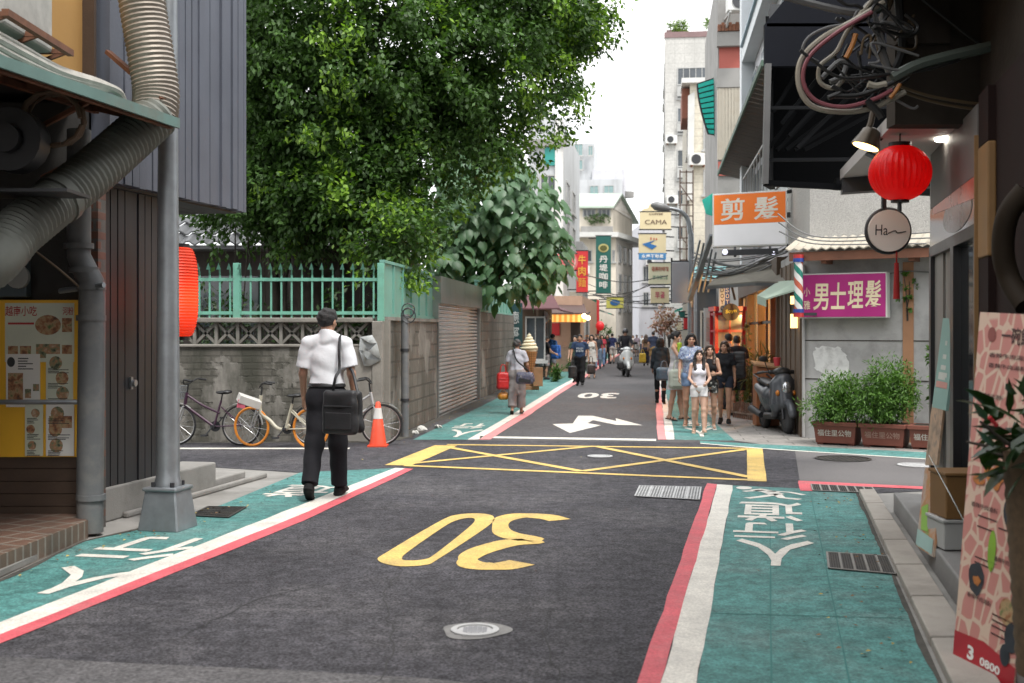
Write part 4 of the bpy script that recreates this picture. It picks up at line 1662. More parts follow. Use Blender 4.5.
# ------------------------------------------------------------------ right: near corner shop
XRo = Vector((2.27, 6.12, 0))
XR = frame_mat(XRo, A1)
granite = mat('grey granite step', (.2, .195, .19), rough=.6, var=.1, sc=4, bump=.15, bsc=120, stain=.45, stc=(.11, .105, .1), ssc=1.8, speck=.3)
soffit_w = mat('pale grey soffit', (.42, .4, .385), rough=.6, var=.06, sc=1.5)
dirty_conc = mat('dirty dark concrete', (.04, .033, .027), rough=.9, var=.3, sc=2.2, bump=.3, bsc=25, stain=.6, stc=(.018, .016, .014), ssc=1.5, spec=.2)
frame_blk = mat('black window frame', (.014, .014, .016), rough=.35, var=.15)
beige_panel = mat('beige grey panel', (.2, .19, .175), rough=.5, var=.08)
wood_och = mat('ochre wood', (.24, .13, .045), rough=.6, var=.15, sc=3, streak=True, stain=.3, stc=(.2, .1, .03))
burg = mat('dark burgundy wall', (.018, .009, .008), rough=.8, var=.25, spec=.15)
shop = thing('corner_shop', 'dark fronted corner shop with granite step, black door frame and pale porch ceiling', 'shop', XRo, A1)
e3n = e3.normalized()
P0 = Vector((3.08, 9.86, 0))
m = MB()
pr0 = Vector((stepO.x + .2166 * (3.0 - stepO.y), 3.0, 0)) + Vector((.06, 0, 0))
m.prism([P0 + Vector((.06, -.02, 0)), pr0, pr0 + Vector((4, 0, 0)), P0 + e3 * 3.2], (0, 0, .165))
m.build('step', granite, shop, bevel=.012)
C0 = Vector((3.24, 9.2, 0))
m = MB()
bw = lambda p: p
body = [C0 + e3 * .02 + Vector((.06, 0, 0)), C0 + e3 * 4, Vector((7.6, 3.0, 0)), Vector((C0.x + .06 - .2176 * 6.2, 3.0, 0))]
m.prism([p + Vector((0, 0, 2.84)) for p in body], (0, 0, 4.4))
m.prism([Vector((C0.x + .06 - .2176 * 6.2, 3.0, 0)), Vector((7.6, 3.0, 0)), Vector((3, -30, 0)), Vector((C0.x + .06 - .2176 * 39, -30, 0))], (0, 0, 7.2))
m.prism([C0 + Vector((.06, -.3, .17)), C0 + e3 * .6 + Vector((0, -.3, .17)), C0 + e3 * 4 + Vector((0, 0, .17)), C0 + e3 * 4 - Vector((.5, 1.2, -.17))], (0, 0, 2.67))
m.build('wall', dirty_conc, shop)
m = MB(XR)
m.bx(.27, .33, 3.10, 3.2, .17, 2.83)
m.build('corner_trim', mat('brushed trim', (.42, .41, .39), rough=.4, metal=.5), shop)
m = MB(XR)
for a, b in ((3.0, 3.10), (1.86, 2.0), (.95, 1.06)):
 m.bx(.25, .33, a, b, .17, 2.09)
m.bx(.25, .33, .95, 3.10, 2.05, 2.13)
m.bx(.25, .33, .95, 3.10, .17, .24)
m.build('door_frame', frame_blk, shop, bevel=.004)
m = MB(XR)
m.bx(.29, .32, 2.0, 2.50, .24, 2.05)
m.bx(.28, .32, 2.56, 3.0, .24, 2.05)
m.build('side_panel', beige_panel, shop)
m = MB(XR)
m.bx(.30, .312, 1.06, 1.86, .24, 2.05)
m.build('door_glass', mat('dark door glass', (.012, .014, .015), rough=.05, var=.3, sc=1, spec=.9), shop)
m = MB(XR)
m.bx(.262, .33, .98, 3.10, 2.42, 2.83)
m.build('fascia', mat('grey fascia', (.13, .125, .12), rough=.55, var=.12, sc=1.5), shop)
m = MB(XR)
m.bx(.258, .30, .9, 3.09, 2.13, 2.41)
fs = m.build('transom', mat('glossy transom', (.24, .22, .21), rough=.12, var=.1, sc=1.2), shop)
m = MB(XR)
m.prism([(.256, 1.0, 2.28), (.256, 1.0, 2.41), (.256, 2.9, 2.41), (.256, 2.9, 2.36)], (-.003, 0, 0))
m.build('reflection_band', mat('red pink reflection', (.5, .16, .12), rough=.3, var=.3, sc=6), fs)  # red reflection of a sign, painted onto the glass
m = MB(XR)
m.add([(.2545, 1.75 + .62 * math.cos(a), 2.26 + .12 * math.sin(a)) for a in [-i * math.pi / 14 for i in range(28)]], [tuple(range(28))])
m.build('oval_mark', mat('grey oval reflection', (.1, .095, .095), rough=.25), fs)  # oval part of the same painted reflection
# ceiling of the porch
m = MB()
m.prism([(2.46, 7.70, 2.83), (2.91, 10.6, 2.83), (3.4, 10.3, 2.83), (5.2, 8.2, 2.83), (5.2, 7.70, 2.83)], (0, 0, .09))
m.build('porch_ceiling', soffit_w, shop)
m = MB()
m.prism([(2.92, 10.62, 2.70), (2.89, 10.45, 2.70), (3.6, 9.9, 2.70), (3.66, 10.05, 2.70)], (0, 0, .13))
m.build('ceiling_edge', dark_metal, shop)
# beam that faces the camera and an unseen slab added above to shade it
m = MB()
m.bx(2.42, 6.5, 7.55, 7.72, 2.80, 3.72)
m.bx(2.42, 6.5, 7.55, 7.72, 3.9, 6.5)
m.bx(2.1, 6.5, 3.2, 7.72, 3.72, 3.9)
m.bx(2.1, 2.2, 3.2, 5.2, 3.2, 3.72)
m.bx(2.42, 2.75, 7.5, 7.55, 3.3, 3.72)
m.bx(3.4, 3.55, 7.46, 7.55, 2.80, 3.72)
m.build('beam', dirty_conc, shop)
m = MB()
for i in range(1):
 c = at(950, 138, 8.28)
 m.lathe([(.1, 2.815), (.1, 2.829)], (c.x, c.y, 0), 16, smooth=False)
m.build('downlight', mat('lit downlight', (.8, .8, .75), emit=(1, .93, .8), es=9.), shop)
# ochre post and the dark room beyond it
m = MB(XR)
m.bx(.215, .262, .36, .68, 1.9, 2.52)
m.build('ochre_post', wood_och, shop, bevel=.01)
m = MB(XR)
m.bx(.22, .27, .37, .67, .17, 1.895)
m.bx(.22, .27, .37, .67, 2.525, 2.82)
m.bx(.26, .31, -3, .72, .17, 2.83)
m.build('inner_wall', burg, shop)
m = MB(XR)
m.bx(.20, .222, .685, .705, .17, 2.6)
m.build('thin_post', wood_och, shop)
m = MB()
m.tube(smooth_curve([at(1026, 190, 5.6), at(1008, 215, 5.65), at(1003, 250, 5.7), at(1010, 280, 5.7), at(1026, 306, 5.6)], 8), .052, 14)
m.build('curved_pipe', mat('dark brown pipe', (.022, .015, .009), rough=.7, var=.2, spec=.2), shop)

# black slatted awning frame over the side-street corner
aw = thing('black_awning', 'large black steel awning with open rafters hanging over the side street corner', 'awning', at(768, 183, 10.6))
Ya, Yd = 10.6, 12.0
xl, xr_ = at(767, 0, Ya).x, at(905, 0, Ya).x
zb, zm = at(0, 184, Ya).z, at(0, 66, Ya).z
blk = mat('black awning sheet', (.005, .0055, .007), rough=.8, var=.2, spec=.15)
navy = mat('blue black panel', (.008, .0095, .015), rough=.8, var=.15, spec=.2)
m = MB()
pts = [at(765, 66, Ya), at(765, 24, Ya), at(786, -2, Ya), at(800, -60, Ya), at(960, -60, Ya), at(960, 66, Ya)]
m.prism(pts, (0, .06, 0))
m.build('front_panel', navy, aw)
m = MB()
xd = xl + .2176 * (Yd - Ya) + .03
zb2 = at(0, 187, Yd).z
m.bx(xd, xr_ + 1.2, Yd - .05, Yd, zb2, 4.4)
m.prism([(xl, Ya + .06, zb), (xl, Ya + .06, 4.3), (xd, Yd, 4.3), (xd, Yd, zb2)], (.03, 0, 0))
m.prism([(xl, Ya, zm + .35), (xr_ + .9, Ya, zm + .35), (xr_ + 1.2, Yd, zm + .9), (xd, Yd, zm + .9)], (0, 0, .03))
m.build('sheeting', blk, aw)
m = MB()
for py in (108, 160):
 m.bar(at(768, py, Ya + .1), at(895, py - 1, Ya + .1), .03)
for k in range(5):
 m.bar(at(775 + k * 26, 66 + 1, Ya + .3), at(765 + k * 8, 100 + k * 12, Ya + .3), .035)
 m.bar(at(795 + k * 20, 112, Ya + .5), at(768 + k * 9, 150, Ya + .5), .035)
m.build('rafter', mat('dark steel rafter', (.010, .011, .013), rough=.7, spec=.2), aw)
m = MB()
m.bar(at(768, 64, Ya - .03), at(765, 184, Ya - .03), .06, .05)
m.build('edge_post', mat('grey edge post', (.16, .16, .16), rough=.5), aw)
m = MB()
m.bar(at(764, 183, Ya), at(935, 192, Ya), .06, .05)
m.bar(at(766, 183, Ya), (xd + .02, Yd, zb2), .05)
m.bar(at(835, 184, Ya + .1), at(932, 190, Ya + .1), .1, .10)
m.build('bottom_rail', blk, aw)

# cables
cb = thing('cable_bundle', 'messy bundle of looping grey, pink and black cables at the shop beam', 'cables', at(880, 80, 7.3))
cols = {'cream': mat('cream cable', (.35, .32, .26), rough=.5), 'pink': mat('dusty pink cable', (.24, .07, .085), rough=.5), 'black': mat('black cable', (.012, .012, .012), rough=.5),
  'grey': mat('grey cable', (.13, .13, .13), rough=.5), 'orange': mat('orange cable', (.45, .17, .03), rough=.5), 'green': mat('grey green conduit', (.085, .105, .09), rough=.5, var=.15, stain=.3),
  'brown': mat('brown cable', (.09, .06, .03), rough=.5)}

def cable(col, pts, r, Y=7.25):
 mb = MB()
 q = [at(p[0], p[1], (p[2] if len(p) > 2 else Y)) for p in pts]
 mb.tube(smooth_curve(q, 8), r * .78, 7)
 mb.build('cable', cols[col], cb)

cable('cream', [(884, 2), (855, 20), (822, 38), (801, 60), (799, 86), (812, 106), (840, 112), (872, 108), (905, 92)], .022)
cable('grey', [(880, 4), (852, 22), (826, 28), (808, 38), (803, 52), (818, 62)], .012)
cable('pink', [(872, 12), (838, 32), (810, 56), (803, 80), (815, 100), (842, 107), (872, 100), (892, 90)], .017, 7.2)
cable('cream', [(872, 0), (848, 30), (836, 52), (820, 66), (820, 82), (834, 88), (846, 76)], .018, 7.3)
cable('black', [(800, 50), (815, 62), (832, 74), (850, 78), (890, 74), (925, 70), (960, 60)], .013, 7.2)
cable('black', [(835, 96), (860, 95), (890, 84), (905, 74)], .02, 7.2)
cable('black', [(828, 98), (840, 92), (832, 86)], .02, 7.2)
cable('grey', [(822, 78), (838, 62), (846, 64), (842, 76), (830, 82)], .02, 7.28)
cable('grey', [(890, 74), (880, 40), (884, 10), (880, -40)], .03, 7.4)
cable('brown', [(900, 80), (884, 60), (878, 30), (890, 0), (890, -30)], .03, 7.42)
cable('black', [(893, 74), (902, 50), (900, 20), (896, -30)], .034, 7.42)
cable('black', [(870, 26), (890, 32), (910, 36), (918, 26), (905, 14)], .016, 7.3)
cable('grey', [(872, 28), (885, 22), (900, 26), (915, 30)], .012, 7.25)
cable('orange', [(846, 58), (852, 46), (856, 34)], .02, 7.25)
cable('orange', [(890, 98), (895, 92), (900, 84)], .016, 7.2)
cable('grey', [(760, -10), (850, 12), (870, 4), (884, -8)], .03, 7.35)
cable('green', [(892, 78), (915, 66), (938, 59), (975, 50), (1040, 36)], .045, 7.2)
cable('green', [(884, 6), (862, 18), (852, 22)], .035, 7.35)
cable('brown', [(893, 84), (930, 96), (980, 104), (1040, 108)], .013, 7.35)
cable('brown', [(893, 88), (930, 101), (980, 110), (1040, 116)], .012, 7.38)
cable('black', [(918, -4), (950, 22), (980, 44), (1030, 70)], .012, 7.4)
cable('black', [(866, 100), (878, 112), (882, 118)], .03, 7.2)
cable('cream', [(868, 84), (876, 86), (886, 84)], .028, 7.2)
cable('black', [(828, -10), (845, 4), (858, 6), (868, 16), (850, 24), (836, 18)], .014, 7.3)

for k in range(14):
 x, y = random.uniform(835, 900), random.uniform(20, 95)
 cable(random.choice(('black', 'grey', 'brown', 'black')), [(x + random.uniform(-26, 26), y + random.uniform(-22, 22)) for _ in range(5)], random.uniform(.006, .012), random.uniform(7.15, 7.4))

# clamp spotlight
sp_ = thing('spotlight', 'small bronze clamp spotlight shining warm under the black awning', 'lamp', at(872, 112, 8.3))
m = MB()
c = at(868, 140, 8.3)
m.lathe([(.03, .09), (.06, .07), (.075, .02), (.105, -.05), (.1, -.05)], c, 18, rot(0, R(20), 0))
m.tube([c + Vector((0, 0, .07)), c + Vector((.02, 0, .12)), c + Vector((.04, .0, .22))], .022, 8)
m.tube([c + Vector((.09, 0, 0)), c + Vector((.18, .1, .08)), c + Vector((.2, .2, .2))], .008, 6)
m.build('housing', mat('bronze lamp', (.06, .045, .03), rough=.35, metal=.5), sp_)
m = MB()
m.lathe([(.09, -.052), (.09, -.045)], c, 18, rot(0, R(20), 0), smooth=False)
m.build('bulb', mat('warm bulb', (.9, .7, .3), emit=(1, .6, .2), es=4.), sp_)

# red ball lantern with round sign and tassel
rl_ = thing('red_lantern', 'round bright red ribbed lantern hanging from the porch on the right', 'lantern', at(900, 200, 8.1))
c = at(900, 173, 8.1)
prof = []
for i in range(49):
 t = math.pi * (.09 + .82 * i / 48)
 prof.append((.208 * math.sin(t), -.185 * math.cos(t) / math.cos(math.pi * .09)))
m = MB()
vs, fs_ = [], []
n_ = 64
for r, z in prof:
 for k in range(n_):
  rr = r * (1 - (.045 if k % 2 else 0))
  a = 2 * math.pi * k / n_
  vs.append(c + Vector((rr * math.cos(a), rr * math.sin(a), z)))
for i in range(len(prof) - 1):
 for k in range(n_):
  fs_.append((i * n_ + k, i * n_ + (k + 1) % n_, (i + 1) * n_ + (k + 1) % n_, (i + 1) * n_ + k))
m.add(vs, fs_, True)
m.build('shade', mat('red silk lantern', (.5, .006, .008), rough=.4, var=.08, shell=.4), rl_)
inner_lamp(c, 1.0, (1, .5, .35))
m = MB()
m.cyl(c + Vector((0, 0, .17)), c + Vector((0, 0, .205)), .075, n=20)
m.cyl(c - Vector((0, 0, .2)), c - Vector((0, 0, .17)), .06, n=20)
m.tube([c + Vector((0, 0, .2)), Vector((c.x, c.y, 2.83))], .006, 6)
m.tube([c - Vector((0, 0, .2)), c - Vector((0, 0, .26))], .012, 8)
m.build('cap', black_plastic, rl_)
rs = thing('round_sign', 'round white hanging sign with black script below the red lantern', 'sign', at(888, 253, 8.6))
c = at(888, 231, 8.6)
m = MB()
m.cyl(c + Vector((0, -.03, 0)), c + Vector((0, .03, 0)), .150, n=40)
m.build('disc', mat('sign white', (.75, .72, .68), rough=.4, var=.04), rs)
m = MB()
m.tube([c + Vector((.157 * math.cos(a), 0, .157 * math.sin(a))) for a in [i * math.pi / 20 for i in range(40)]], .014, 8, closed=True)
m.bar(c + Vector((-.03, 0, .16)), c + Vector((-.03, 0, .50)), .03)
m.bar(c + Vector((.08, 0, .15)), c + Vector((.08, 0, .30)), .02)
m.bar(c + Vector((-.03, 0, .5)), Vector((c.x - .03, 9.0, 2.83)), .03)
m.build('rim', dark_metal, rs)
m = MB()
put_text(m, "Ha", c + Vector((-.055, -.032, .005)), (1, 0, 0), (0, 0, 1), .09, .075, .0, .03)
m.tube(smooth_curve([c + Vector((-.01, -.032, -.02)), c + Vector((.04, -.032, .0)), c + Vector((.06, -.032, -.015)), c + Vector((.12, -.032, -.005))], 6), .004, 6)
m.build('lettering', ink, rs)
m = MB()
t0 = c + Vector((.055, -.02, -.15))
m.tube([t0, t0 - Vector((0, 0, .08))], .006, 6)
m.tube([t0 - Vector((0, 0, .08)), t0 - Vector((0, 0, .34))], [.016, .024], 10)
m.build('tassel', mat('red tassel', (.3, .012, .012), rough=.8, var=.2, sc=20), rs)

# boards, boxes and the banner at the step
def sheet_thing(name, label, cat, quad, Ys, th, mat_, parts=()):
 pts = [at(px, py, Y) for (px, py), Y in zip(quad, Ys)]
 pts[2] = pts[1] + pts[3] - pts[0]
 lo = min(pts, key=lambda p: p.z)
 t = thing(name, label, cat, lo)
 nrm = (pts[1] - pts[0]).cross(pts[3] - pts[0]).normalized()
 if nrm.dot(Vector((0, 0, 1.5)) - pts[0]) < 0:
  nrm = -nrm
 m = MB()
 m.prism(pts, -nrm * th)
 m.build('panel', mat_, t)
 return t, pts, nrm

def uv(pts, u, v):      # u along 0->1, v along 0->3
 return (pts[0] * (1 - u) + pts[1] * u) * (1 - v) + (pts[3] * (1 - u) + pts[2] * u) * v

teal = mat('pale teal print', (.22, .36, .33), rough=.4, var=.06)
t, pts, nr = sheet_thing('advert_board', 'pale teal advert board tilted on the shop door frame', 'board', [(943, 318), (957, 319), (946, 409), (932, 407)], [8.45, 8.2, 8.15, 8.4], .02, teal)
m = MB()
for v, u0, u1 in ((.25, .4, .55), (.4, .35, .6), (.52, .3, .65), (.60, .2, .8), (.63, .2, .7)):
 m.add([uv(pts, u0, v) + nr * .002, uv(pts, u1, v) + nr * .002, uv(pts, u1, v + .05) + nr * .002, uv(pts, u0, v + .05) + nr * .002], [(0, 1, 2, 3)])
m.build('print', mat('pale print', (.5, .52, .48), rough=.4), t)
m = MB()
m.add([uv(pts, .1, .70) + nr * .002, uv(pts, .9, .70) + nr * .002, uv(pts, .9, .77) + nr * .002, uv(pts, .1, .77) + nr * .002], [(0, 1, 2, 3)])
m.build('print', mat('pink print', (.5, .25, .22), rough=.4), t)
t, pts, nr = sheet_thing('poster_board', 'brown and tan poster board leaning at the shop corner above the colourful one', 'board', [(932, 404), (944, 402), (938, 474), (925, 465)], [8.8, 8.5, 8.5, 8.8], .015,
      food_mat('brown poster print', [(.12, .08, .05), (.3, .22, .16), (.45, .3, .2), (.16, .15, .14)], 9))
rain = food_mat('colourful poster print', [(.35, .13, .1), (.42, .36, .3), (.45, .2, .08), (.2, .34, .08)], 7)
t, pts, nr = sheet_thing('poster_board', 'colourful green and orange poster board leaning against the step edge', 'board', [(925, 467), (942, 474), (934, 555), (916, 546)], [7.75, 7.4, 7.30, 7.65], .015, rain)
m = MB()
m.add([uv(pts, u, v) + nr * .003 for u, v in ((.0, .78), (.95, .80), (.95, .98), (.0, .98))], [(0, 1, 2, 3)])
m.build('print', mat('pale cyan print', (.3, .45, .42), rough=.4), t)
m = MB()
m.add([uv(pts, u, v) + nr * .003 for u, v in ((.1, .5), (.45, .42), (.6, .75), (.2, .77))], [(0, 1, 2, 3)])
m.build('print', mat('lime print', (.22, .42, .06), rough=.4), t)

def crate(name, label, px0, px1, py0, py1, Y, D, mat_, lid=True):
 a, b = at(px0, py1, Y), at(px1, py0, Y)
 t = thing(name, label, 'box', ((a.x + b.x) / 2, Y + D / 2, a.z))
 m = MB()
 m.bx(a.x, b.x, Y, Y + D, a.z, b.z - .02)
 m.build('body', mat_, t, bevel=.008)
 m = MB()
 m.bx(a.x - .008, b.x + .008, Y - .008, Y + D + .008, b.z - .02, b.z)
 m.build('lid', mat_, t, bevel=.005)
 return t

crate('storage_box', 'white foam box at the bottom of the stack on the shop step', 944, 984, 520, 550.5, 7.2, .3, mat('white foam', (.36, .36, .35), rough=.7, var=.06))
crate('storage_box', 'brown cardboard box on top of the white foam box', 946, 986, 473, 519.6, 7.2, .28, mat('brown cardboard', (.17, .085, .025), rough=.7, var=.1))

# pink menu banner on its stand
pink = None
def banner_mat():
 mm = bpy.data.materials.new('pink patterned banner')
 mm.use_nodes = True
 nt = mm.node_tree
 tc = nt.nodes.new('ShaderNodeTexCoord')
 mp = nt.nodes.new('ShaderNodeMapping')
 mp.inputs['Scale'].default_value = (1, 5.2, 3.6)
 vo = nt.nodes.new('ShaderNodeTexVoronoi')
 vo.feature = 'DISTANCE_TO_EDGE'
 vo.inputs['Scale'].default_value = 2.6
 vo.inputs['Randomness'].default_value = .75
 mr = nt.nodes.new('ShaderNodeMapRange')
 mr.inputs[1].default_value = .07
 mr.inputs[2].default_value = .10
 mx = nt.nodes.new('ShaderNodeMix')
 mx.data_type = 'RGBA'
 mx.inputs[6].default_value = (.62, .46, .36, 1)
 mx.inputs[7].default_value = (.52, .22, .19, 1)
 L = nt.links.new
 L(tc.outputs['Object'], mp.inputs[0])
 L(mp.outputs[0], vo.inputs['Vector'])
 L(vo.outputs['Distance'], mr.inputs[0])
 L(mr.outputs[0], mx.inputs[0])
 b = nt.nodes['Principled BSDF']
 b.inputs['Roughness'].default_value = .45
 L(mx.outputs[2], b.inputs['Base Color'])
 return mm

BT = [at(980, 312, 5.62), None, None, at(953, 657, 5.33)]
_w = Vector((.078, -.46, -.02))
BT[1], BT[2] = BT[0] + _w, BT[3] + _w
ctr = sum(BT, Vector()) / 4
bn_ = thing('menu_banner', 'tall pink patterned menu banner stand with red footer at the right kerb', 'banner', BT[3])
nrm = (BT[1] - BT[0]).cross(BT[3] - BT[0]).normalized()
if nrm.dot(Vector((0, 0, 1.5)) - ctr) < 0:
 nrm = -nrm
m = MB()
m.prism(BT, -nrm * .006)
bs = m.build('printed_sheet', banner_mat(), bn_)
ru = (BT[1] - BT[0]).normalized()
dv = (BT[0] - BT[3]).normalized()
m = MB()
q = [uv(BT, 0, .925), uv(BT, .5, .915), uv(BT, 1, .94), uv(BT, 1, 1), uv(BT, 0, 1)]
q = [p + nrm * .002 for p in q]
m.add(q, [tuple(range(5))])
m.build('red_footer', mat('banner red', (.36, .02, .03), rough=.45), bn_)
m = MB()
put_text(m, "3", uv(BT, .3, .962) + nrm * .004, ru, dv, .05, .06, .04)
put_text(m, "0800", uv(BT, .62, .968) + nrm * .004, ru, dv, .15, .035, .03)
m.build('print', white_plain, bn_)
tx, bl_ = MB(), MB()
put_text(tx, "一碗館", uv(BT, .66, .065) + nrm * .004, ru, dv, .22, .08, .02)
for v, u0, u1, n in ((.125, .2, .95, 6), (.155, .2, .9, 6), (.245, .08, .55, 5), (.56, .1, .6, 6), (.81, .15, .6, 6), (.685, .55, .95, 4)):
 put_text(tx, "香辣牛肉湯麵", uv(BT, (u0 + u1) / 2, v) + nrm * .004, ru, dv, (u1 - u0) * .42, .022, .01)
for v in (.585, .60, .615, .70, .715, .83, .845, .86, .88, .40, .42, .27):
 u = random.choice((.25, .6))
 tx.add([uv(BT, u, v) + nrm * .003, uv(BT, u + random.uniform(.2, .38), v) + nrm * .003, uv(BT, u + .3, v + .004) + nrm * .003, uv(BT, u, v + .004) + nrm * .003], [(0, 1, 2, 3)])
tx.build('lettering', mat('banner brown ink', (.07, .03, .028), rough=.5), bn_)

def disc(mat_, u, v, ru_, rv_, h=.003, n=18, wob=0.0):
 mb = MB()
 c = uv(BT, u, v)
 mb.add([c + ru * (ru_ * math.cos(a) * (1 + wob * math.sin(3 * a))) + dv * (rv_ * math.sin(a) * (1 + wob * math.cos(5 * a))) + nrm * h for a in [2 * math.pi * i / n for i in range(n)]], [tuple(range(n))])
 mb.build('photo_print', mat_, bn_)

dk = mat('dark bowl print', (.03, .035, .045), rough=.4, var=.4, sc=12)
og = mat('orange dish print', (.45, .16, .04), rough=.4, var=.4, sc=30)
disc(mat('logo red brown', (.25, .07, .06), rough=.5), .25, .065, .032, .035)
disc(mat('glass cup print', (.35, .33, .3), rough=.4, var=.4, sc=20), .28, .37, .035, .085)
disc(og, .48, .47, .075, .05, .004, 18, .25)
disc(og, .22, .49, .05, .02, .004)
disc(dk, .85, .55, .09, .085)
disc(food_a, .86, .55, .065, .06, .005)
disc(mat('lime drink print', (.22, .4, .04), rough=.4, var=.2), .52, .67, .03, .09)
disc(dk, .3, .76, .06, .07, .004, 18, .1)
disc(og, .32, .765, .03, .02, .006, 18, .2)
disc(food_a, .82, .81, .055, .055)
disc(dk, .92, .87, .05, .06, .004)
disc(dk, .84, .92, .035, .045, .005)
m = MB()
bk = -nrm * .02
m.tube([BT[0] + bk, BT[3] + bk], .008, 6)
m.tube([BT[1] + bk, BT[2] + bk], .008, 6)
m.tube([uv(BT, .5, .1) + bk, uv(BT, .5, .9) + bk + Vector((.35, .05, -.1))], .01, 6)
m.tube([at(929, 455, 7.5), at(985, 560, 5.5)], .003, 5)
m.build('stand', chrome, bn_)

# potted plant in the foreground
pt = thing('potted_plant', 'dark broad leafed plant in a woven pot in the right foreground', 'plant', (at(1045, 0, 4.62).x, 4.62, .166))
m = MB()
c = at(1045, 640, 4.62)
c.z = .166
prof = []
for i in range(30):
 z = .87 * i / 29
 prof.append((.10 + .06 * z + (.006 if i % 2 else 0), z))
m.lathe(prof, c, 24)
m.build('pot', mat('woven pot', (.11, .07, .04), rough=.8, var=.3, sc=30), pt)
cx = at(1040, 440, 4.62)
n = 150
pp_ = np.array(cx) + unit(n) * np.array([.24, .24, .2]) * (rng.random(n) ** .5)[:, None]
dd = (pp_ - np.array(cx)) * 2 + unit(n) * .4
LL = rng.uniform(.09, .16, n)
leaf_mesh('foliage', pp_, dd, np.array([0, 0, 1.]) + unit(n) * .5, LL, LL * .5, rng.random(n), [leafmat('dark glossy leaf', (.012, .03, .01), (.03, .065, .018), .35, .15)], pt, 'lance')
mb = MB()
for k in range(9):
 e = Vector(cx) + Vector((random.uniform(-.26, .2), random.uniform(-.15, .15), random.uniform(-.1, .2)))
 limb(mb, c + Vector((0, 0, .8)), e, .012, .005, .02, 4, 6)
mb.build('stem', bark, pt)
m = MB()
c = at(990, 418, 4.55)
for k in range(4):
 m.ell(c + Vector((.008 * k, 0, -.009 * k)), .009)
m.build('red_flower', mat('red petal', (.4, .015, .02), rough=.6), pt)

# ------------------------------------------------------------------ grey barber's wall across the side street
XB = frame_mat(cornR, A3)
grey_wall = mat('stained grey cement wall', (.37, .365, .36), rough=.85, var=.14, sc=1.6, bump=.2, bsc=30, stain=.75, stc=(.2, .197, .19), ssc=2.2)
pebble = mat('pebble dash', (.42, .41, .39), rough=.95, var=.1, sc=2, bump=1., bsc=110, stain=.3, ssc=1, speck=.6)
cream_tile = mat('corrugated beige roofing', (.42, .385, .32), rough=.65, var=.12, sc=2, stain=.5, stc=(.22, .17, .12), ssc=2)
bh = thing('barber_house', 'grey cement barber house with beige corrugated eave across the side street', 'building', cornR, A3)
m = MB(XB)
pl = [(0, 0, 0), (4.2, 0, 0), (4.2, 3.4, 0), (-1.55, 2.0, 0)]
inv = XB.inverted()
bk_ = inv @ (cornR + d2 * 2.9)
pl = [(0, 0, 0), (4.6, 0, 0), (4.6, 4, 0), (bk_.x, bk_.y, 0)]
m.prism(pl, (0, 0, 2.62))
m.build('wall', grey_wall, bh)
m = MB(XB)
pl2 = [(.03, .22, 2.62), (4.6, .22, 2.62), (4.6, 4, 2.62), (bk_.x + .1, bk_.y + .05, 2.62)]
m.prism(pl2, (0, 0, 4.0))
m.build('upper_wall', pebble, bh)
m = MB(XB)
vs, fs_ = [], []
N = 150
for i in range(N + 1):
 x = -.12 + 4.7 * i / N
 wv = .015 * math.cos(i * 2 * math.pi / 4)
 vs += [(x, -.38, 2.60 + wv), (x, .22, 2.80 + wv), (x, -.38, 2.585 + wv)]
for i in range(N):
 fs_ += [(i * 3, i * 3 + 3, i * 3 + 4, i * 3 + 1), (i * 3 + 2, i * 3 + 5, i * 3 + 3, i * 3)]
m.add(vs, fs_, True)
m.build('eave', cream_tile, bh)
m = MB(XB)
m.bx(-.08, 4.5, -.34, -.30, 2.44, 2.56)
m.bx(.35, .42, -.3, 0, 2.4, 2.55)
m.bx(1.5, 1.58, -.3, 0, 2.4, 2.55)
m.build('eave_board', mat('red brown timber', (.2, .085, .05), rough=.75, var=.2, sc=3, stain=.4), bh)
m = MB(XB)
m.bx(1.36, 1.5, -.012, 0, .0, 2.4)
m.build('tile_strip', mat('terracotta tile strip', (.33, .17, .09), rough=.7, var=.15), bh)
m = MB(XB)
for z in (1.35, .82):
 m.bx(.02, 4.4, -.006, 0, z, z + .012)
m.build('wall_seam', dirty_conc, bh)
m = MB(XB)
for k, (x, z, w_, h_) in enumerate(((.36, 1.10, .40, .34), (.44, .98, .38, .42))):
 sq = lambda v: math.copysign(abs(v) ** .4, v)
 m.prism([(x + w_ / 2 * (1 + .10 * math.sin(9 * a + k)) * sq(math.cos(a)), -.003 - .002 * k, z + h_ / 2 * (1 + .08 * math.cos(11 * a + k)) * sq(math.sin(a))) for a in [i * math.pi / 24 for i in range(48)]], (0, -.002, 0))
m.build('torn_poster', mat('torn white paper', (.6, .6, .59), rough=.8, var=.1, sc=9, stain=1., stc=(.36, .355, .35), ssc=7), bh)
m = MB(XB)
for k in range(3):
 m.tube(smooth_curve([(-.2, -.40 - .03 * k, 2.85 + .12 * k), (.3, -.44, 2.66 + .05 * k), (1.4, -.42, 2.62 + .06 * k), (2.4, -.2, 2.6 + .1 * k)], 8), .010, 6)
m.tube(smooth_curve([(-.05, -.03, 2.3), (.9, -.03, 2.2), (1.4, -.03, 2.28), (2.2, -.03, 2.2)], 8), .010, 6)
m.build('wall_wire', mat('grey wall wire', (.16, .16, .16), rough=.6), bh)
m = MB(XB)
m.tube([(.02, -.03, .02), (.02, -.03, 2.4)], .022, 8)
m.build('wall_pipe', grey_wall, bh)

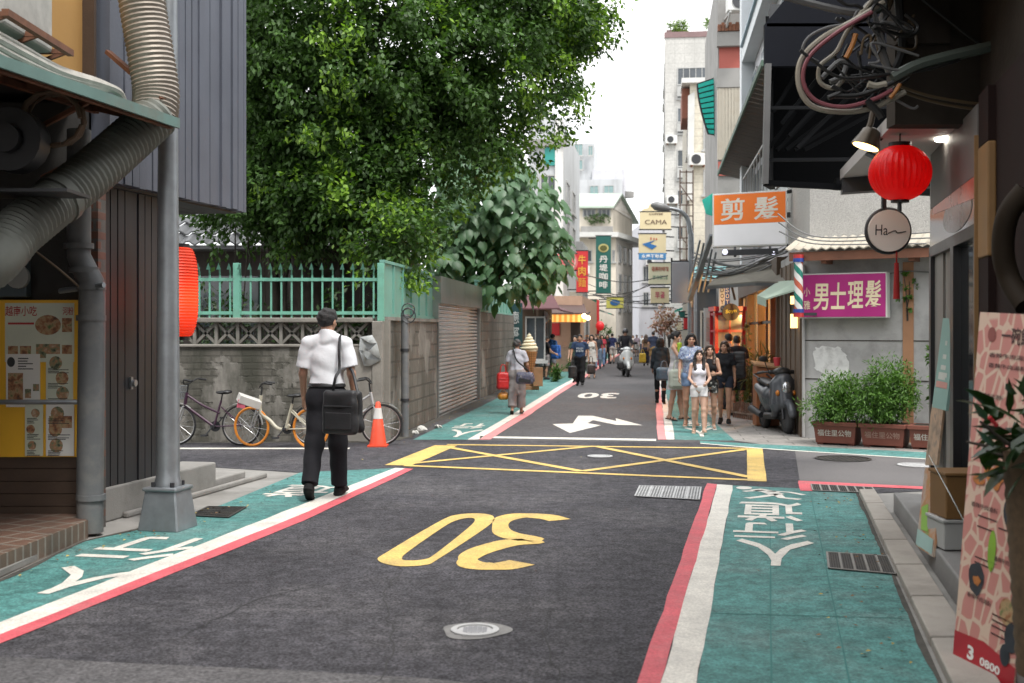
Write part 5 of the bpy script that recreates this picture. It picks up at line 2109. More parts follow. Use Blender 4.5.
pk = thing('shop_sign', 'magenta barber sign with cream brush characters on the grey wall', 'sign', XB @ Vector((.04, -.1, 1.68)), A3)
m = MB(XB)
m.bx(.02, 1.20, -.20, -.02, 1.66, 2.27)
m.build('sign_box', mat('sign box white', (.5, .5, .47), rough=.45, var=.06), pk, bevel=.01)
m = MB(XB)
m.bx(.035, 1.185, -.206, -.19, 1.678, 2.252)
m.build('sign_face', mat('magenta sign face', (.36, .022, .17), rough=.4, var=.05), pk)
m = MB(XB)
m.X = Matrix()
ex = Vector((math.cos(A3), math.sin(A3), 0))
for i, ch in enumerate("男士理髮"):
 put_text(m, ch, XB @ Vector((.32 + i * .235, -.209, 1.95 + .012 * i)), ex, (0, 0, 1), .21, .36, .016, .03)
put_text(m, "小", XB @ Vector((.125, -.209, 2.02)), ex, (0, 0, 1), .09, .12, .0)
put_text(m, "雅", XB @ Vector((.125, -.209, 1.84)), ex, (0, 0, 1), .09, .12, .01)
m.build('lettering', mat('cream lettering', (.72, .62, .42), rough=.5), pk)

# barber pole
bq = at(798.5, 318, 16.25)
bpole = thing('barber_pole', 'red white and blue striped barber pole at the corner of the grey wall', 'barber pole', bq)
z0, z1 = at(0, 309, 16.25).z, at(0, 262, 16.25).z
m = MB()
def striped(name):
 mm = bpy.data.materials.new(name)
 mm.use_nodes = True
 nt = mm.node_tree
 tc = nt.nodes.new('ShaderNodeTexCoord')
 sp = nt.nodes.new('ShaderNodeSeparateXYZ')
 at2 = nt.nodes.new('ShaderNodeMath')
 at2.operation = 'ARCTAN2'
 ma = nt.nodes.new('ShaderNodeMath')
 ma.operation = 'MULTIPLY_ADD'
 ma.inputs[1].default_value = 1 / (2 * math.pi)
 mz = nt.nodes.new('ShaderNodeMath')
 mz.operation = 'MULTIPLY'
 mz.inputs[1].default_value = 2.6
 fr = nt.nodes.new('ShaderNodeMath')
 fr.operation = 'FRACT'
 cr = nt.nodes.new('ShaderNodeValToRGB')
 cr.color_ramp.interpolation = 'CONSTANT'
 e = cr.color_ramp.elements
 e[0].position, e[0].color = 0, (.6, .6, .58, 1)
 e[1].position, e[1].color = .25, (.02, .17, .13, 1)
 for p, c in ((.5, (.6, .6, .58, 1)), (.75, (.42, .1, .06, 1))):
  x = e.new(p)
  x.color = c
 L = nt.links.new
 L(tc.outputs['Object'], sp.inputs[0])
 L(sp.outputs[1], at2.inputs[0])
 L(sp.outputs[0], at2.inputs[1])
 L(sp.outputs[2], mz.inputs[0])
 L(at2.outputs[0], ma.inputs[0])
 L(mz.outputs[0], ma.inputs[2])
 L(ma.outputs[0], fr.inputs[0])
 L(fr.outputs[0], cr.inputs[0])
 b = nt.nodes['Principled BSDF']
 b.inputs['Roughness'].default_value = .15
 L(cr.outputs[0], b.inputs['Base Color'])
 return mm
m.cyl((bq.x, bq.y, z0), (bq.x, bq.y, z1), .060, n=24)
m.build('cylinder', striped('barber stripes'), bpole)
for nm_, mt_, a, b, r in (('red_band', mat('band red', (.4, .03, .03), rough=.35), z0 - .11, z0 - .05, .070), ('blue_band', mat('band blue', (.02, .05, .25), rough=.35), z0 - .05, z0, .073),
      ('blue_band', mat('band blue', (.02, .05, .25), rough=.35), z1, z1 + .05, .073), ('red_band', mat('band red', (.4, .03, .03), rough=.35), z1 + .05, z1 + .1, .070)):
 m = MB()
 m.cyl((bq.x, bq.y, a), (bq.x, bq.y, b), r, n=24)
 m.build(nm_, mt_, bpole)
m = MB()
m.bx(bq.x - .02, bq.x + .25, bq.y, bq.y + .03, z0 - .09, z0 - .05)
m.bx(bq.x - .02, bq.x + .25, bq.y, bq.y + .03, z1 + .05, z1 + .08)
m.build('bracket', dark_metal, bpole)

# planters
terra = mat('red brown planter', (.20, .062, .042), rough=.6, var=.12, sc=4, stain=.35, stc=(.12, .05, .04), ssc=4)
soil = mat('soil', (.03, .022, .015), rough=.95)
leaf_pl = leafmat('bright bamboo leaf', (.05, .12, .02), (.12, .23, .045), .5, .3)
chalk = mat('chalk white lettering', (.5, .45, .4), rough=.7)
chalk2 = mat('faded lettering', (.33, .2, .16), rough=.7)
for x0, tx_, lab, hh, cw in ((.42, "福住里公物", 'left red brown planter with white lettering and a bushy plant by the scooter', .62, chalk),
      (1.03, "福住里公物", 'middle red brown planter with faded lettering and the tallest bushy plant', .84, chalk2),
      (1.64, "福住里公物", 'right red brown planter with white lettering and thin climbing plants at the shop corner', .5, chalk)):
 pc = XB @ Vector((x0 + .285, -.7, 0))
 t = thing('planter', lab, 'planter', pc, A3, 'planters along the grey wall')
 X = frame_mat(pc, A3)
 m = MB(X)
 z = .30
 m.add([(-.25, -.16, .03), (.25, -.16, .03), (.25, .16, .03), (-.25, .16, .03), (-.28, -.19, z), (.28, -.19, z), (.28, .19, z), (-.28, .19, z)],
  [(3, 2, 1, 0), (4, 5, 6, 7), (0, 1, 5, 4), (1, 2, 6, 5), (2, 3, 7, 6), (3, 0, 4, 7)])
 m.bx(-.295, .295, -.21, -.18, z - .045, z + .008)
 m.bx(-.295, .295, .18, .21, z - .045, z + .008)
 m.bx(-.295, -.265, -.18, .18, z - .045, z + .008)
 m.bx(.265, .295, -.18, .18, z - .045, z + .008)
 for sx in (-.2, .2):
  m.bx(sx - .04, sx + .04, -.14, .14, 0.006, .03)
 m.build('box', terra, t, bevel=.006)
 m = MB(X)
 m.bx(-.26, .26, -.17, .17, z - .004, z + .003)
 m.build('soil', soil, t)
 m = MB(X)
 put_text(m, tx_, X @ Vector((.0, -.183, .165)), (1, 0, 0), (0, .09, 1), 1, 1) if False else None
 e_ = Vector((math.cos(A3), math.sin(A3), 0))
 m.X = Matrix()
 put_text(m, tx_, X @ Vector((.0, -.1865, .165)), e_, (X.to_3x3() @ Vector((0, -.11, 1))).normalized(), .44, .085, .015)
 m.build('lettering', cw, t)
 top = z + hh
 if hh > .6:
  bush('plant', '', '', X @ Vector((0.02, .04, z + hh * .5)), (.37, .28, hh * .53), int(4800 * hh + 800), .06, [leaf_pl], 'lance', 7, base=X @ Vector((0, 0, z)), th=t, wr=.32)
  bush('plant', '', '', X @ Vector((-.05, -.05, z + hh * .28)), (.43, .32, hh * .34), int(3000 * hh), .06, [leaf_pl], 'lance', 3, base=X @ Vector((0, 0, z)), th=t, wr=.32)
 else:
  bush('plant', '', '', X @ Vector((.0, .15, z + .35)), (.12, .08, .4), 260, .07, [leaf_pl], 'lance', 3, base=X @ Vector((0, 0, z)), th=t, wr=.5)
  bush('plant', '', '', X @ Vector((-.1, .3, z + .85)), (.14, .07, .12), 130, .07, [leaf_pl], 'lance', 2, base=X @ Vector((0, .2, z)), th=t, wr=.5)
iv = thing('wall_vine', 'small creeping vine on the grey wall below the eave right of the sign', 'plant', XB @ Vector((1.4, 0, 1.6)))
bush('plant', '', '', XB @ Vector((1.42, -.04, 2.02)), (.14, .05, .28), 170, .06, [leaf_pl], 'lance', 2, base=XB @ Vector((1.4, -.02, 1.62)), th=iv, wr=.6)
# ------------------------------------------------------------------ far street: buildings, shops and signs
def tile_wall(name, c, w_=.5, h_=.25, st=.35, ang=A2):
 c = Vector(c)
 return brickmat(name, tuple(c), tuple(c * .94), tuple(c * .72), w_, h_, .012, 0, offset=0, stain=st, stc=tuple(c * .55), ssc=.35, bump=.1)

win_dark = mat('far window glass', (.06, .07, .08), rough=.12, var=.5, sc=.6, spec=.7)
win_frame = mat('aluminium frame', (.38, .38, .37), rough=.5)

class Bldg:
 """box house: front face towards the camera from px0 to px1 at depth Y, running D metres along the far street"""
 def __init__(s, name, label, px0, px1, pyt, Y, D, wallm, rz=A2, cat='building', zb=0.0, group=None):
  p0 = at(px0, 330, Y)
  s.wd = (px1 - px0) / F * Y / math.cos(rz)
  s.o = Vector((p0.x, Y, zb))
  s.H = at(0, pyt, Y).z - zb
  s.D = D
  s.X = frame_mat(s.o, rz)
  s.t = thing(name, label, cat, s.o, rz, group)
  m = MB(s.X)
  m.bx(0, s.wd, 0, D, 0, s.H)
  s.wall = m.build('wall', wallm, s.t)
  s.Y = Y

 def part(s, name, m_, fn, bevel=0):
  m = MB(s.X)
  fn(m)
  return m.build(name, m_, s.t, bevel=bevel)

 def win(s, x0, x1, z0, z1, face='F', glass_=None, bars=1, frame=None, sill=True):
  m = MB(s.X)
  g = MB(s.X)
  t = .06 if s.Y > 40 else .045
  def B(mb, a0, a1, c0, c1, d0, d1_):
   if face == 'F':
    mb.bx(a0, a1, -d1_, -d0, c0, c1)
   elif face == 'L':
    mb.bx(-d1_, -d0, a0, a1, c0, c1)
   else:
    mb.bx(s.wd + d0, s.wd + d1_, a0, a1, c0, c1)
  B(m, x0, x1, z0, z0 + t, .0, .05)
  B(m, x0, x1, z1 - t, z1, .0, .05)
  B(m, x0, x0 + t, z0 + t, z1 - t, .0, .05)
  B(m, x1 - t, x1, z0 + t, z1 - t, .0, .05)
  for i in range(bars):
   c = x0 + (x1 - x0) * (i + 1) / (bars + 1)
   B(m, c - t / 3, c + t / 3, z0 + t, z1 - t, .0, .04)
  if sill:
   B(m, x0 - .08, x1 + .08, z0 - .09, z0 - .002, 0, .12)
  B(g, x0 + t, x1 - t, z0 + t, z1 - t, .0, .015)
  f = m.build('window', frame or win_frame, s.t)
  g.build('pane', glass_ or win_dark, f)
  return f

 def z(s, py):
  return at(0, py, s.Y).z - s.o.z

 def x(s, px):
  return ((px - 512) / F * s.Y - s.o.x)

grey_tile = tile_wall('pale grey tile wall', (.50, .49, .465), .6, .6)
cream_w = tile_wall('cream tile wall', (.56, .52, .43), 1.2, .32)
beige_w = mat('beige stucco', (.62, .565, .48), rough=.85, var=.08, sc=.8, stain=.45, stc=(.26, .23, .19), ssc=.7, streak=True)
grey_w = mat('grey concrete block', (.46, .475, .49), rough=.85, var=.08, sc=.8, stain=.45, stc=(.21, .21, .21), ssc=.6, streak=True)
lav_w = mat('lavender grey wall', (.5, .5, .53), rough=.8, var=.06, sc=.8, stain=.3, ssc=.6, streak=True)
conc_raw = mat('raw grey concrete', (.25, .245, .235), rough=.9, var=.15, sc=1, stain=.6, stc=(.14, .135, .13), ssc=.8)
brick_red = mat('faded red panel', (.34, .085, .065), rough=.7, var=.12, sc=1, stain=.3, ssc=1)
dark_shop = mat('dark slate shop front', (.055, .065, .08), rough=.6, var=.12)
brown_w = mat('brown timber front', (.085, .055, .035), rough=.7, var=.25, sc=2, streak=True, stain=.4)
teal_sheet = mat('teal polycarbonate', (.04, .46, .38), rough=.3, var=.12, sc=1, shell=.6)
maroon = mat('maroon canvas', (.09, .035, .04), rough=.8, var=.15)
white_sheet = mat('white roofing', (.55, .55, .53), rough=.6, var=.06, stain=.3, ssc=.8)

# --- right row
b5 = Bldg('apartment_tower', 'tall pale grey tiled tower with roof garden above the right row', 665, 742, 38, 74, 14, grey_tile)
zt = b5.z(38)
for r, (ya, yb) in enumerate(((68, 99), (108, 134), (150, 180), (190, 216), (226, 250))):
 z0, z1 = b5.z(yb), b5.z(ya)
 f = b5.win(b5.x(677), b5.x(720), z0, z1, 'F', bars=6)
 b5.part('balcony', win_frame, lambda m: [m.bx(b5.x(677), b5.x(720), -.25, -.2, z0 + .1, z0 + (z1 - z0) * .38 + 0)] + [m.bx(b5.x(677), b5.x(720), -.27, -.18, z0 + (z1 - z0) * .4, z0 + (z1 - z0) * .44)])
for r in range(6):
 b5.win(2.0, 4.5, 2.8 + r * 2.8, 4.4 + r * 2.8, 'L')
 b5.win(7.0, 9.5, 2.8 + r * 2.8, 4.4 + r * 2.8, 'L')
b5.part('penthouse', mat('brown penthouse', (.16, .1, .1), rough=.8), lambda m: m.bx(.1, b5.x(688), 2, 6, zt, b5.z(22)))
b5.part('parapet', mat('brown coping', (.2, .13, .13), rough=.8), lambda m: m.bx(-.05, b5.wd, -.06, .4, zt, zt + .35))
lf_roof = leafmat('roof garden leaf', (.08, .14, .03), (.16, .24, .05), .5, .3)
bush('roof_shrub', 'rounded yellow green shrub on the edge of the tall tower roof', 'shrub', at(678, 30, 74.6) + Vector((0, 0, .1)), (.75, .6, .55), 900, .2, [lf_roof], 'lance', 4)
bush('roof_palm', 'small spiky palm on the tall tower roof', 'palm', at(712, 27, 75) + Vector((0, 0, .1)), (.35, .35, .45), 90, .55, [lf_roof], 'lance', 2, wr=.12, base=at(712, 36, 75))

b6 = Bldg('cream_house', 'cream tiled house with white roof edge between the tower and the red panelled block', 690, 735, 84, 50, 14, cream_w)
b6.part('roof_edge', white_sheet, lambda m: m.bx(-.35, b6.wd, -.3, 2.0, b6.H, b6.H + .2))
b6.part('brick_bay', mat('brown brick bay', (.19, .07, .045), rough=.8, var=.2), lambda m: m.bx(-.32, 0.0, .5, 3.5, b6.z(116), b6.z(86)))
b6.part('duct_board', white_sheet, lambda m: m.prism([(-.12, -.08, b6.z(200)), (.12, -.08, b6.z(200)), (.2, -.08, b6.z(92)), (-.08, -.08, b6.z(96))], (0, .07, 0)))
for i, (ya, yb) in enumerate(((120, 150), (170, 195))):
 b6.win(.55, 1.0, b6.z(yb), b6.z(ya), 'F', bars=1)
 b6.win(1.5, 3.2, b6.z(yb), b6.z(ya), 'L')
rack = MB()
for py in range(172, 262, 11):
 rack.bar(at(680, py, 46), at(693, py, 46), .05)
 rack.bar(at(680, py, 46.8), at(693, py, 46.8), .05)
for px in (680, 686.5, 693):
 rack.bar(at(px, 170, 46), at(px, 262, 46), .05)
for py in (185, 210, 235):
 rack.bar(at(680, py, 46), at(693, py + 18, 46), .04)
rk = thing('iron_rack', 'rusty iron sign rack clamped to the cream tiled house', 'rack', at(686, 262, 46))
rack.build('frame', mat('old rusty rack', (.12, .09, .075), rough=.8), rk)

b7 = Bldg('panelled_block', 'narrow block of stacked concrete, red panel and beige cladding with an air conditioner', 718, 760, -30, 34, 9, conc_raw)
b7.part('red_panel', brick_red, lambda m: m.bx(.03, .75, -.06, 0, b7.z(69), b7.z(48)))
b7.part('ledge', conc_raw, lambda m: (m.bx(-.04, .8, -.25, 0, b7.z(48), b7.z(34)), m.bx(-.04, .72, -.08, 0, b7.z(88), b7.z(69))))
b7.part('corrugated_cladding', cream_tile, lambda m: [m.bx(-.02 + i * .045, .02 + i * .045, -.05 - (i % 2) * .015, 0, b7.z(160), b7.z(88.5)) for i in range(18)])
b7.part('red_panel', brick_red, lambda m: m.bx(.0, .75, -.05, 0, b7.z(176), b7.z(162)))
b7.part('roof_tiles', rust, lambda m: [m.bx(-.02 + i * .1, .07 + i * .1, -.3, 0, b7.z(33.5), b7.z(27) + .05 * (i % 2)) for i in range(8)])
a7 = thing('air_conditioner', 'pale air conditioner on brackets high on the panelled block', 'air conditioner', at(738, 15, 33.4))
m = MB()
c = at(738, 3, 33.3)
m.box(c, (.62, .4, .5))
m.build('case', white_metal, a7, bevel=.02)
m = MB()
m.lathe([(.18, 0), (.2, .03), (.16, .03), (.02, .01)], c + Vector((0, -.2, 0)), 18, rot(R(90), 0, 0))
m.build('fan_grille', dark_metal, a7)
m = MB()
for s_ in (-.25, .25):
 m.bar(c + Vector((s_, -.25, -.3)), c + Vector((s_, .7, -.3)), .05)
 m.bar(c + Vector((s_, -.2, -.3)), c + Vector((s_, .65, -.7)), .05)
m.build('bracket', win_frame, a7)
# teal canopy hanging beside it
tc_ = thing('teal_canopy', 'curved teal ribbed canopy over a balcony beside the panelled block', 'canopy', at(708, 136, 36))
m = MB()
rb_ = MB()
Yc = 36.0
n = 10
vs, fs_ = [], []
for i in range(n + 1):
 t = i / n
 ang = t * math.pi / 2
 pxl = 697 + (t ** 1.6) * 11
 py = 84 + t * 50
 a = at(pxl, py, Yc - .2 + .0 * t)
 b = at(721, py - 8 + 10 * t, Yc + .9)
 vs += [a, b]
 if i % 1 == 0:
  rb_.bar(a + Vector((0, -.02, 0)), b + Vector((0, -.02, 0)), .035)
for i in range(n):
 fs_.append((i * 2, i * 2 + 1, i * 2 + 3, i * 2 + 2))
m.add(vs, fs_)
m.build('sheet', teal_sheet, tc_)
rb_.tube([vs[i * 2] + Vector((0, -.03, 0)) for i in range(n + 1)], .03, 6)
rb_.build('ribs', dark_metal, tc_)['kind'] = 'stuff'
tc2 = thing('teal_canopy', 'small teal canopy low beside the orange sign', 'canopy', at(708, 216, 33))
m = MB()
m.prism([at(702, 200, 33), at(713, 193, 34), at(713, 216, 34), at(706, 214, 33)], (.02, .1, 0))
m.build('sheet', teal_sheet, tc2)

b8 = Bldg('corner_apartment', 'white framed apartment house with a long dark eave behind the black awning', 743.5, 850, -40, 28.4, .5, white_metal)
# real body: from Y 19.6 to 28.4 along the facade line
inv8 = b8.X.inverted()
m = MB()
f0, f1 = cornR + d2 * 3.05, cornR + d2 * 11.7
m.prism([f0 + Vector((.25, 0, 2.7)), f1 + Vector((.25, 0, 2.7)), f1 + Vector((5, 0, 2.7)), f0 + Vector((5, 0, 2.7))], (0, 0, 7.5))
m.build('upper_body', lav_w, b8.t)
X8 = frame_mat(cornR, A2)
m = MB(X8)
for y0 in (4.2, 7.2, 10.2):
 m.bx(.2, .26, y0, y0 + 1.6, 5.9, 7.4)
m.build('window', win_frame, b8.t)
m = MB(X8)
for y0 in (4.2, 7.2, 10.2):
 m.bx(.19, .2, y0 + .06, y0 + .78, 5.96, 7.34)
 m.bx(.19, .2, y0 + .83, y0 + 1.54, 5.96, 7.34)
m.build('pane', mat('blue grey glass', (.12, .17, .2), rough=.1, var=.2), b8.t)
m = MB(X8)
m.bx(-.05, .24, 11.2, 11.75, 2.7, 10.2)
m.bx(-.04, .24, 3.1, 11.2, 7.7, 8.2)
m.build('white_frame', mat('white frame', (.52, .55, .57), rough=.5, var=.05), b8.t)
m = MB(X8)
m.prism([(-.1, 3.0, 8.0), (.24, 3.0, 8.0), (.24, 11.0, 8.0), (-.1, 11.0, 8.0)], (0, 0, .04))
m.build('blue_panel', mat('pale blue panel', (.2, .3, .36), rough=.5), b8.t)
m = MB(X8)
for i in range(34):
 y0 = .9 + i * .37
 m.prism([(-.46, y0, 5.42), (-.46, y0 + .33, 5.42), (.3, y0 + .33, 5.22), (.3, y0, 5.22)], (0, 0, .03))
m.build('eave', mat('brown corrugated eave', (.085, .07, .06), rough=.8, var=.2), b8.t)
m = MB(X8)
m.bx(-.49, -.455, .9, 13.5, 5.38, 5.47)
m.build('eave_edge', mat('green eave edge', (.07, .12, .09), rough=.7), b8.t)
m = MB(X8)
for i in range(12):
 m.bx(-.02, .0, 3.2 + i * .7, 3.24 + i * .7, 3.9, 5.0)
m.bx(-.02, .02, 3.1, 11.2, 4.98, 5.02)
m.bx(-.02, .02, 3.1, 11.2, 3.88, 3.92)
m.build('window_grille', win_frame, b8.t)
m = MB(X8)
m.bx(.2, .25, 3.2, 11, 3.3, 5.0)
m.build('window', win_dark, b8.t)

# orange sign with lamps
og_s = thing('shop_sign', 'orange and white haircut sign box with two big white characters', 'sign', at(750, 247, 18.9))
Ys = 18.9
q = [at(712.5, 194, Ys + .15), at(787, 189.5, Ys - .05), at(787, 245, Ys - .05), at(712.5, 247.5, Ys + .15)]
nrm = Vector((-.16, -1, 0)).normalized()
m = MB()
m.prism(q, -nrm * .2)
m.build('sign_box', white_metal, og_s, bevel=.01)
def uvq(q, u, v):
 return (q[0] * (1 - u) + q[1] * u) * (1 - v) + (q[3] * (1 - u) + q[2] * u) * v
m = MB()
m.prism([uvq(q, .02, .03) + nrm * .001, uvq(q, .98, .03) + nrm * .001, uvq(q, .98, .58) + nrm * .001, uvq(q, .02, .58) + nrm * .001], nrm * .004)
m.build('orange_face', mat('orange sign face', (.85, .19, .018), rough=.4, var=.04), og_s)
m = MB()
m.prism([uvq(q, .02, .585) + nrm * .001, uvq(q, .98, .585) + nrm * .001, uvq(q, .98, .97) + nrm * .001, uvq(q, .02, .97) + nrm * .001], nrm * .004)
m.build('white_face', mat('blank sign face', (.84, .84, .86), rough=.35, var=.03), og_s)
m = MB()
for u, ch in ((.27, "剪"), (.72, "髮")):
 put_text(m, ch, uvq(q, u, .31) + nrm * .008, q[1] - q[0], (0, 0, 1), .38, .36, .016)
m.build('lettering', mat('warm white lettering', (.72, .68, .6), rough=.4), og_s)
m = MB()
m.bar(at(722, 253, 18.8), at(778, 251, 18.7), .06, .09)
m.bar(at(735, 248, 18.95), at(735, 256, 18.8), .04)
m.bar(at(770, 247, 18.9), at(770, 254, 18.8), .04)
m.bar(at(790, 215, 18.9), at(786, 215, 18.9), .08)
m.bar(at(788, 192, 18.9), at(800, 188, 19.2), .05)
m.bar(at(788, 246, 18.9), at(800, 248, 19.2), .05)
m.build('mount', dark_metal, og_s)
for px in (725, 773.5):
 m = MB()
 m.ell(at(px, 252, 18.72), (.045, .045, .045))
 m.build('lamp', mat('frosted lamp', (.6, .6, .68), rough=.3, emit=(.8, .8, 1), es=.6), og_s)

# lattice and wires around the sign
lt = thing('cable_rack', 'tangle of grey service wires and brackets below the orange sign', 'wires', at(715, 285, 21))
m = MB()
for k in range(16):
 a = at(694 + random.uniform(-3, 6), 265 + random.uniform(-14, 14), 24)
 b = at(790 + random.uniform(-8, 6), 252 + random.uniform(-10, 18), 20)
 mid = (a + b) / 2 - Vector((0, 0, random.uniform(.0, .25)))
 m.tube(smooth_curve([a, mid, b], 6), random.choice((.008, .012, .016)), 5)
m.build('wire', mat('grey wire', (.13, .13, .13), rough=.6), lt)
m = MB()
for k in range(5):
 m.bar(at(700 + k * 4, 240 + k * 3, 23), at(688 + k * 5, 292, 23.4), .03)
m.bar(at(712, 235, 22), at(690, 300, 23), .09, .05)
m.build('bracket', steel_galv, lt)

# restaurant bay with lit interior
rs_ = thing('restaurant', 'restaurant front with a warm orange lit interior behind timber posts', 'restaurant', cornR + d2 * 3.1, A2)
warm = mat('orange interior wall', (.7, .3, .05), rough=.6, var=.2, sc=2)
m = MB(X8)
m.bx(2.3, 2.4, 3.1, 12.2, 0, 2.7)
m.bx(.2, 2.3, 3.05, 3.12, 0, 2.7)
m.bx(.2, 2.3, 12.1, 12.2, 0, 2.7)
m.bx(.2, 2.4, 3.05, 12.2, 2.6, 2.72)
m.build('interior', warm, rs_)
m = MB(X8)
for y0, x0 in ((3.05, 0), (4.0, 0), (6.6, 0), (9.4, 0), (12.0, 0)):
 m.bx(-.06, .10, y0, y0 + .11, 0, 2.68)
m.bx(-.06, .1, 3.0, 12.2, 2.25, 2.7)
m.bx(-.03, .1, 4.2, 12.0, 0, .75)
m.build('timber_post', brown_w, rs_)
m = MB(X8)
for y0 in (4.9, 5.8, 7.5, 8.4, 10.2, 11.1):
 m.bx(.02, .06, y0, y0 + .05, .75, 2.25)
m.bx(.02, .06, 4.2, 12, 1.62, 1.67)
m.build('window_bar', dark_metal, rs_)
m = MB(X8)
m.bx(-.012, .0, .06, 3.0, .0, 2.5)
for k in range(5):
 m.bx(-.03, -.012, .1 + k * .62, .16 + k * .62, 0, 2.5)
m.build('timber_screen', mat('brown timber screen', (.11, .075, .05), rough=.7, var=.25, sc=2, streak=True, stain=.4), rs_)
cL = X8 @ Vector((.75, 6.2, 1.95))
m = MB()
m.lathe([(.02, .25), (.05, .2), (.09, .0), (.09, -.12), (.05, -.16)], cL, 12)
m.build('lamp', mat('glowing lamp', (1, .7, .3), emit=(1, .55, .14), es=14.), rs_)
m = MB()
m.tube([cL + Vector((0, 0, .25)), cL + Vector((0, 0, .66))], .01, 6)
for k in range(3):
 m.tube(smooth_curve([cL + Vector((0, -.4, .5)), cL + Vector((.1, -.2 - .1 * k, .1)), cL + Vector((.0, .2, -.1 * k)), cL + Vector((0, .5, .3))], 6), .012, 6)
m.build('lamp_wire', black_plastic, rs_)
pl_ = bpy.data.lights.new('restaurant_lamp', 'POINT')
pl_.energy = 220
pl_.color = (1, .58, .2)
pl_.shadow_soft_size = .12
plo = bpy.data.objects.new('restaurant_lamp', pl_)
COL.objects.link(plo)
plo.location = cL + Vector((.3, .1, -.05))
m = MB()
for py0, py1 in ((296, 304), (314, 328)):
 a, b = at(792, py1, 16.95), at(797.5, py0, 16.95)
 m.bx(a.x, b.x, 16.95, 17.05, a.z, b.z)
m.build('lit_panel', mat('lit yellow panel', (.9, .6, .2), emit=(1, .62, .2), es=1.6), rs_)
# canvas awnings over the pavement
olive = mat('olive brown canvas', (.16, .145, .115), rough=.85, var=.15, sc=2, stain=.4)
ca = thing('canvas_awning', 'wide olive brown canvas awning under the orange sign', 'awning', at(750, 284, 20))
m = MB()
m.prism([at(707, 287, 22.6), at(728, 268, 23.6), at(792, 262, 20.2), at(790, 284, 18.4), at(757, 283, 19.6)], (0, 0, .03))
m.build('canvas', olive, ca)
m = MB()
m.bar(at(707, 288, 22.6), at(757, 284, 19.6), .05)
m.bar(at(757, 284, 19.6), at(791, 285, 18.4), .05)
m.bar(at(728, 270, 23.6), at(735, 300, 23.6), .04)
m.build('frame', dark_metal, ca)
ga = thing('green_awning', 'small pale green awning beside the barber pole', 'awning', at(780, 298, 18))
m = MB()
vs = [at(757, 297, 18.2), at(766, 300, 17.4), at(799, 290, 16.7), at(803, 281, 17.0), at(778, 283, 19.0)]
m.prism(vs, (0, 0, .025))
m.prism([vs[0], vs[1], vs[1] + Vector((0, 0, -.10)), vs[0] + Vector((0, 0, -.10))], (.01, .01, 0))
m.build('canvas', mat('pale green canvas', (.3, .38, .31), rough=.8, var=.08), ga)

# phone box frame
rb0 = at(715, 395, 26.2)
pbx = thing('phone_booth', 'red framed telephone booth style shop door', 'booth', Vector((rb0.x, 26.2, 0)))
red_p = mat('red gloss paint', (.42, .012, .025), rough=.35, var=.08)
w_ = (745 - 715) / F * 26.2
zt = at(0, 311, 26.2).z
m = MB()
for x in (0, w_ / 2 - .02, w_ - .06):
 m.bx(rb0.x + x, rb0.x + x + (.07 if x != w_ / 2 - .02 else .04), 26.2, 26.27, 0, zt)
for z in (.05, .62, 1.05, 1.45, zt - .09):
 m.bx(rb0.x, rb0.x + w_, 26.19, 26.26, z, z + .06)
m.bx(rb0.x - .03, rb0.x + w_ + .03, 26.15, 26.9, zt, zt + .1)
m.bx(rb0.x, rb0.x + .07, 26.85, 26.9, 0, zt)
m.bx(rb0.x + w_ - .07, rb0.x + w_, 26.85, 26.9, 0, zt)
for z in (.05, .62, 1.05, 1.45, zt - .09):
 m.bx(rb0.x + .01, rb0.x + .06, 26.26, 26.86, z, z + .05)
m.build('frame', red_p, pbx)
m = MB()
m.bx(rb0.x + .07, rb0.x + w_ - .07, 26.225, 26.23, .1, zt - .05)
m.build('pane', mat('pale booth glass', (.3, .33, .32), rough=.1, var=.4, sc=2), pbx)
yd = thing('round_sign', 'round black sign with yellow script on the red booth', 'sign', at(731, 322, 25.9))
c = at(731, 312, 25.9)
m = MB()
m.cyl(c + Vector((0, .04, 0)), c - Vector((0, .0, 0)), .185, n=28)
m.build('disc', mat('sign black', (.015, .016, .017), rough=.5), yd)
m = MB()
put_text(m, "Soyn", c + Vector((0, -.006, .01)), (1, 0, .12), (0, 0, 1), .24, .10, .02, .03)
m.build('lettering', mat('yellow lettering', (.6, .55, .05), rough=.5), yd)
bb = thing('vertical_banner', 'white and blue vertical banner with lettering above the red booth', 'banner', at(725, 313, 26.0))
m = MB()
m.prism([at(719.5, 287, 26), at(730, 287, 26), at(730, 312, 26), at(719.5, 312, 26)], (0, .02, 0))
m.build('cloth', mat('banner white', (.55, .56, .58), rough=.7), bb)
m = MB()
m.prism([at(725, 287.3, 25.99), at(729.7, 287.3, 25.99), at(729.7, 311.7, 25.99), at(725, 311.7, 25.99)], (0, .005, 0))
m.build('print', mat('banner blue', (.03, .1, .35), rough=.7), bb)
m = MB()
for i, ch in enumerate("DOYO"):
 put_text(m, ch, at(722.2, 290 + i * 6, 25.985), (1, 0, 0), (0, 0, 1), .075, .1, .02)
m.build('lettering', ink, bb)
m = MB()
for i, ch in enumerate("SOTO"):
 put_text(m, ch, at(727.4, 290 + i * 6, 25.982), (1, 0, 0), (0, 0, 1), .075, .1, .02)
m.build('lettering', white_plain, bb)

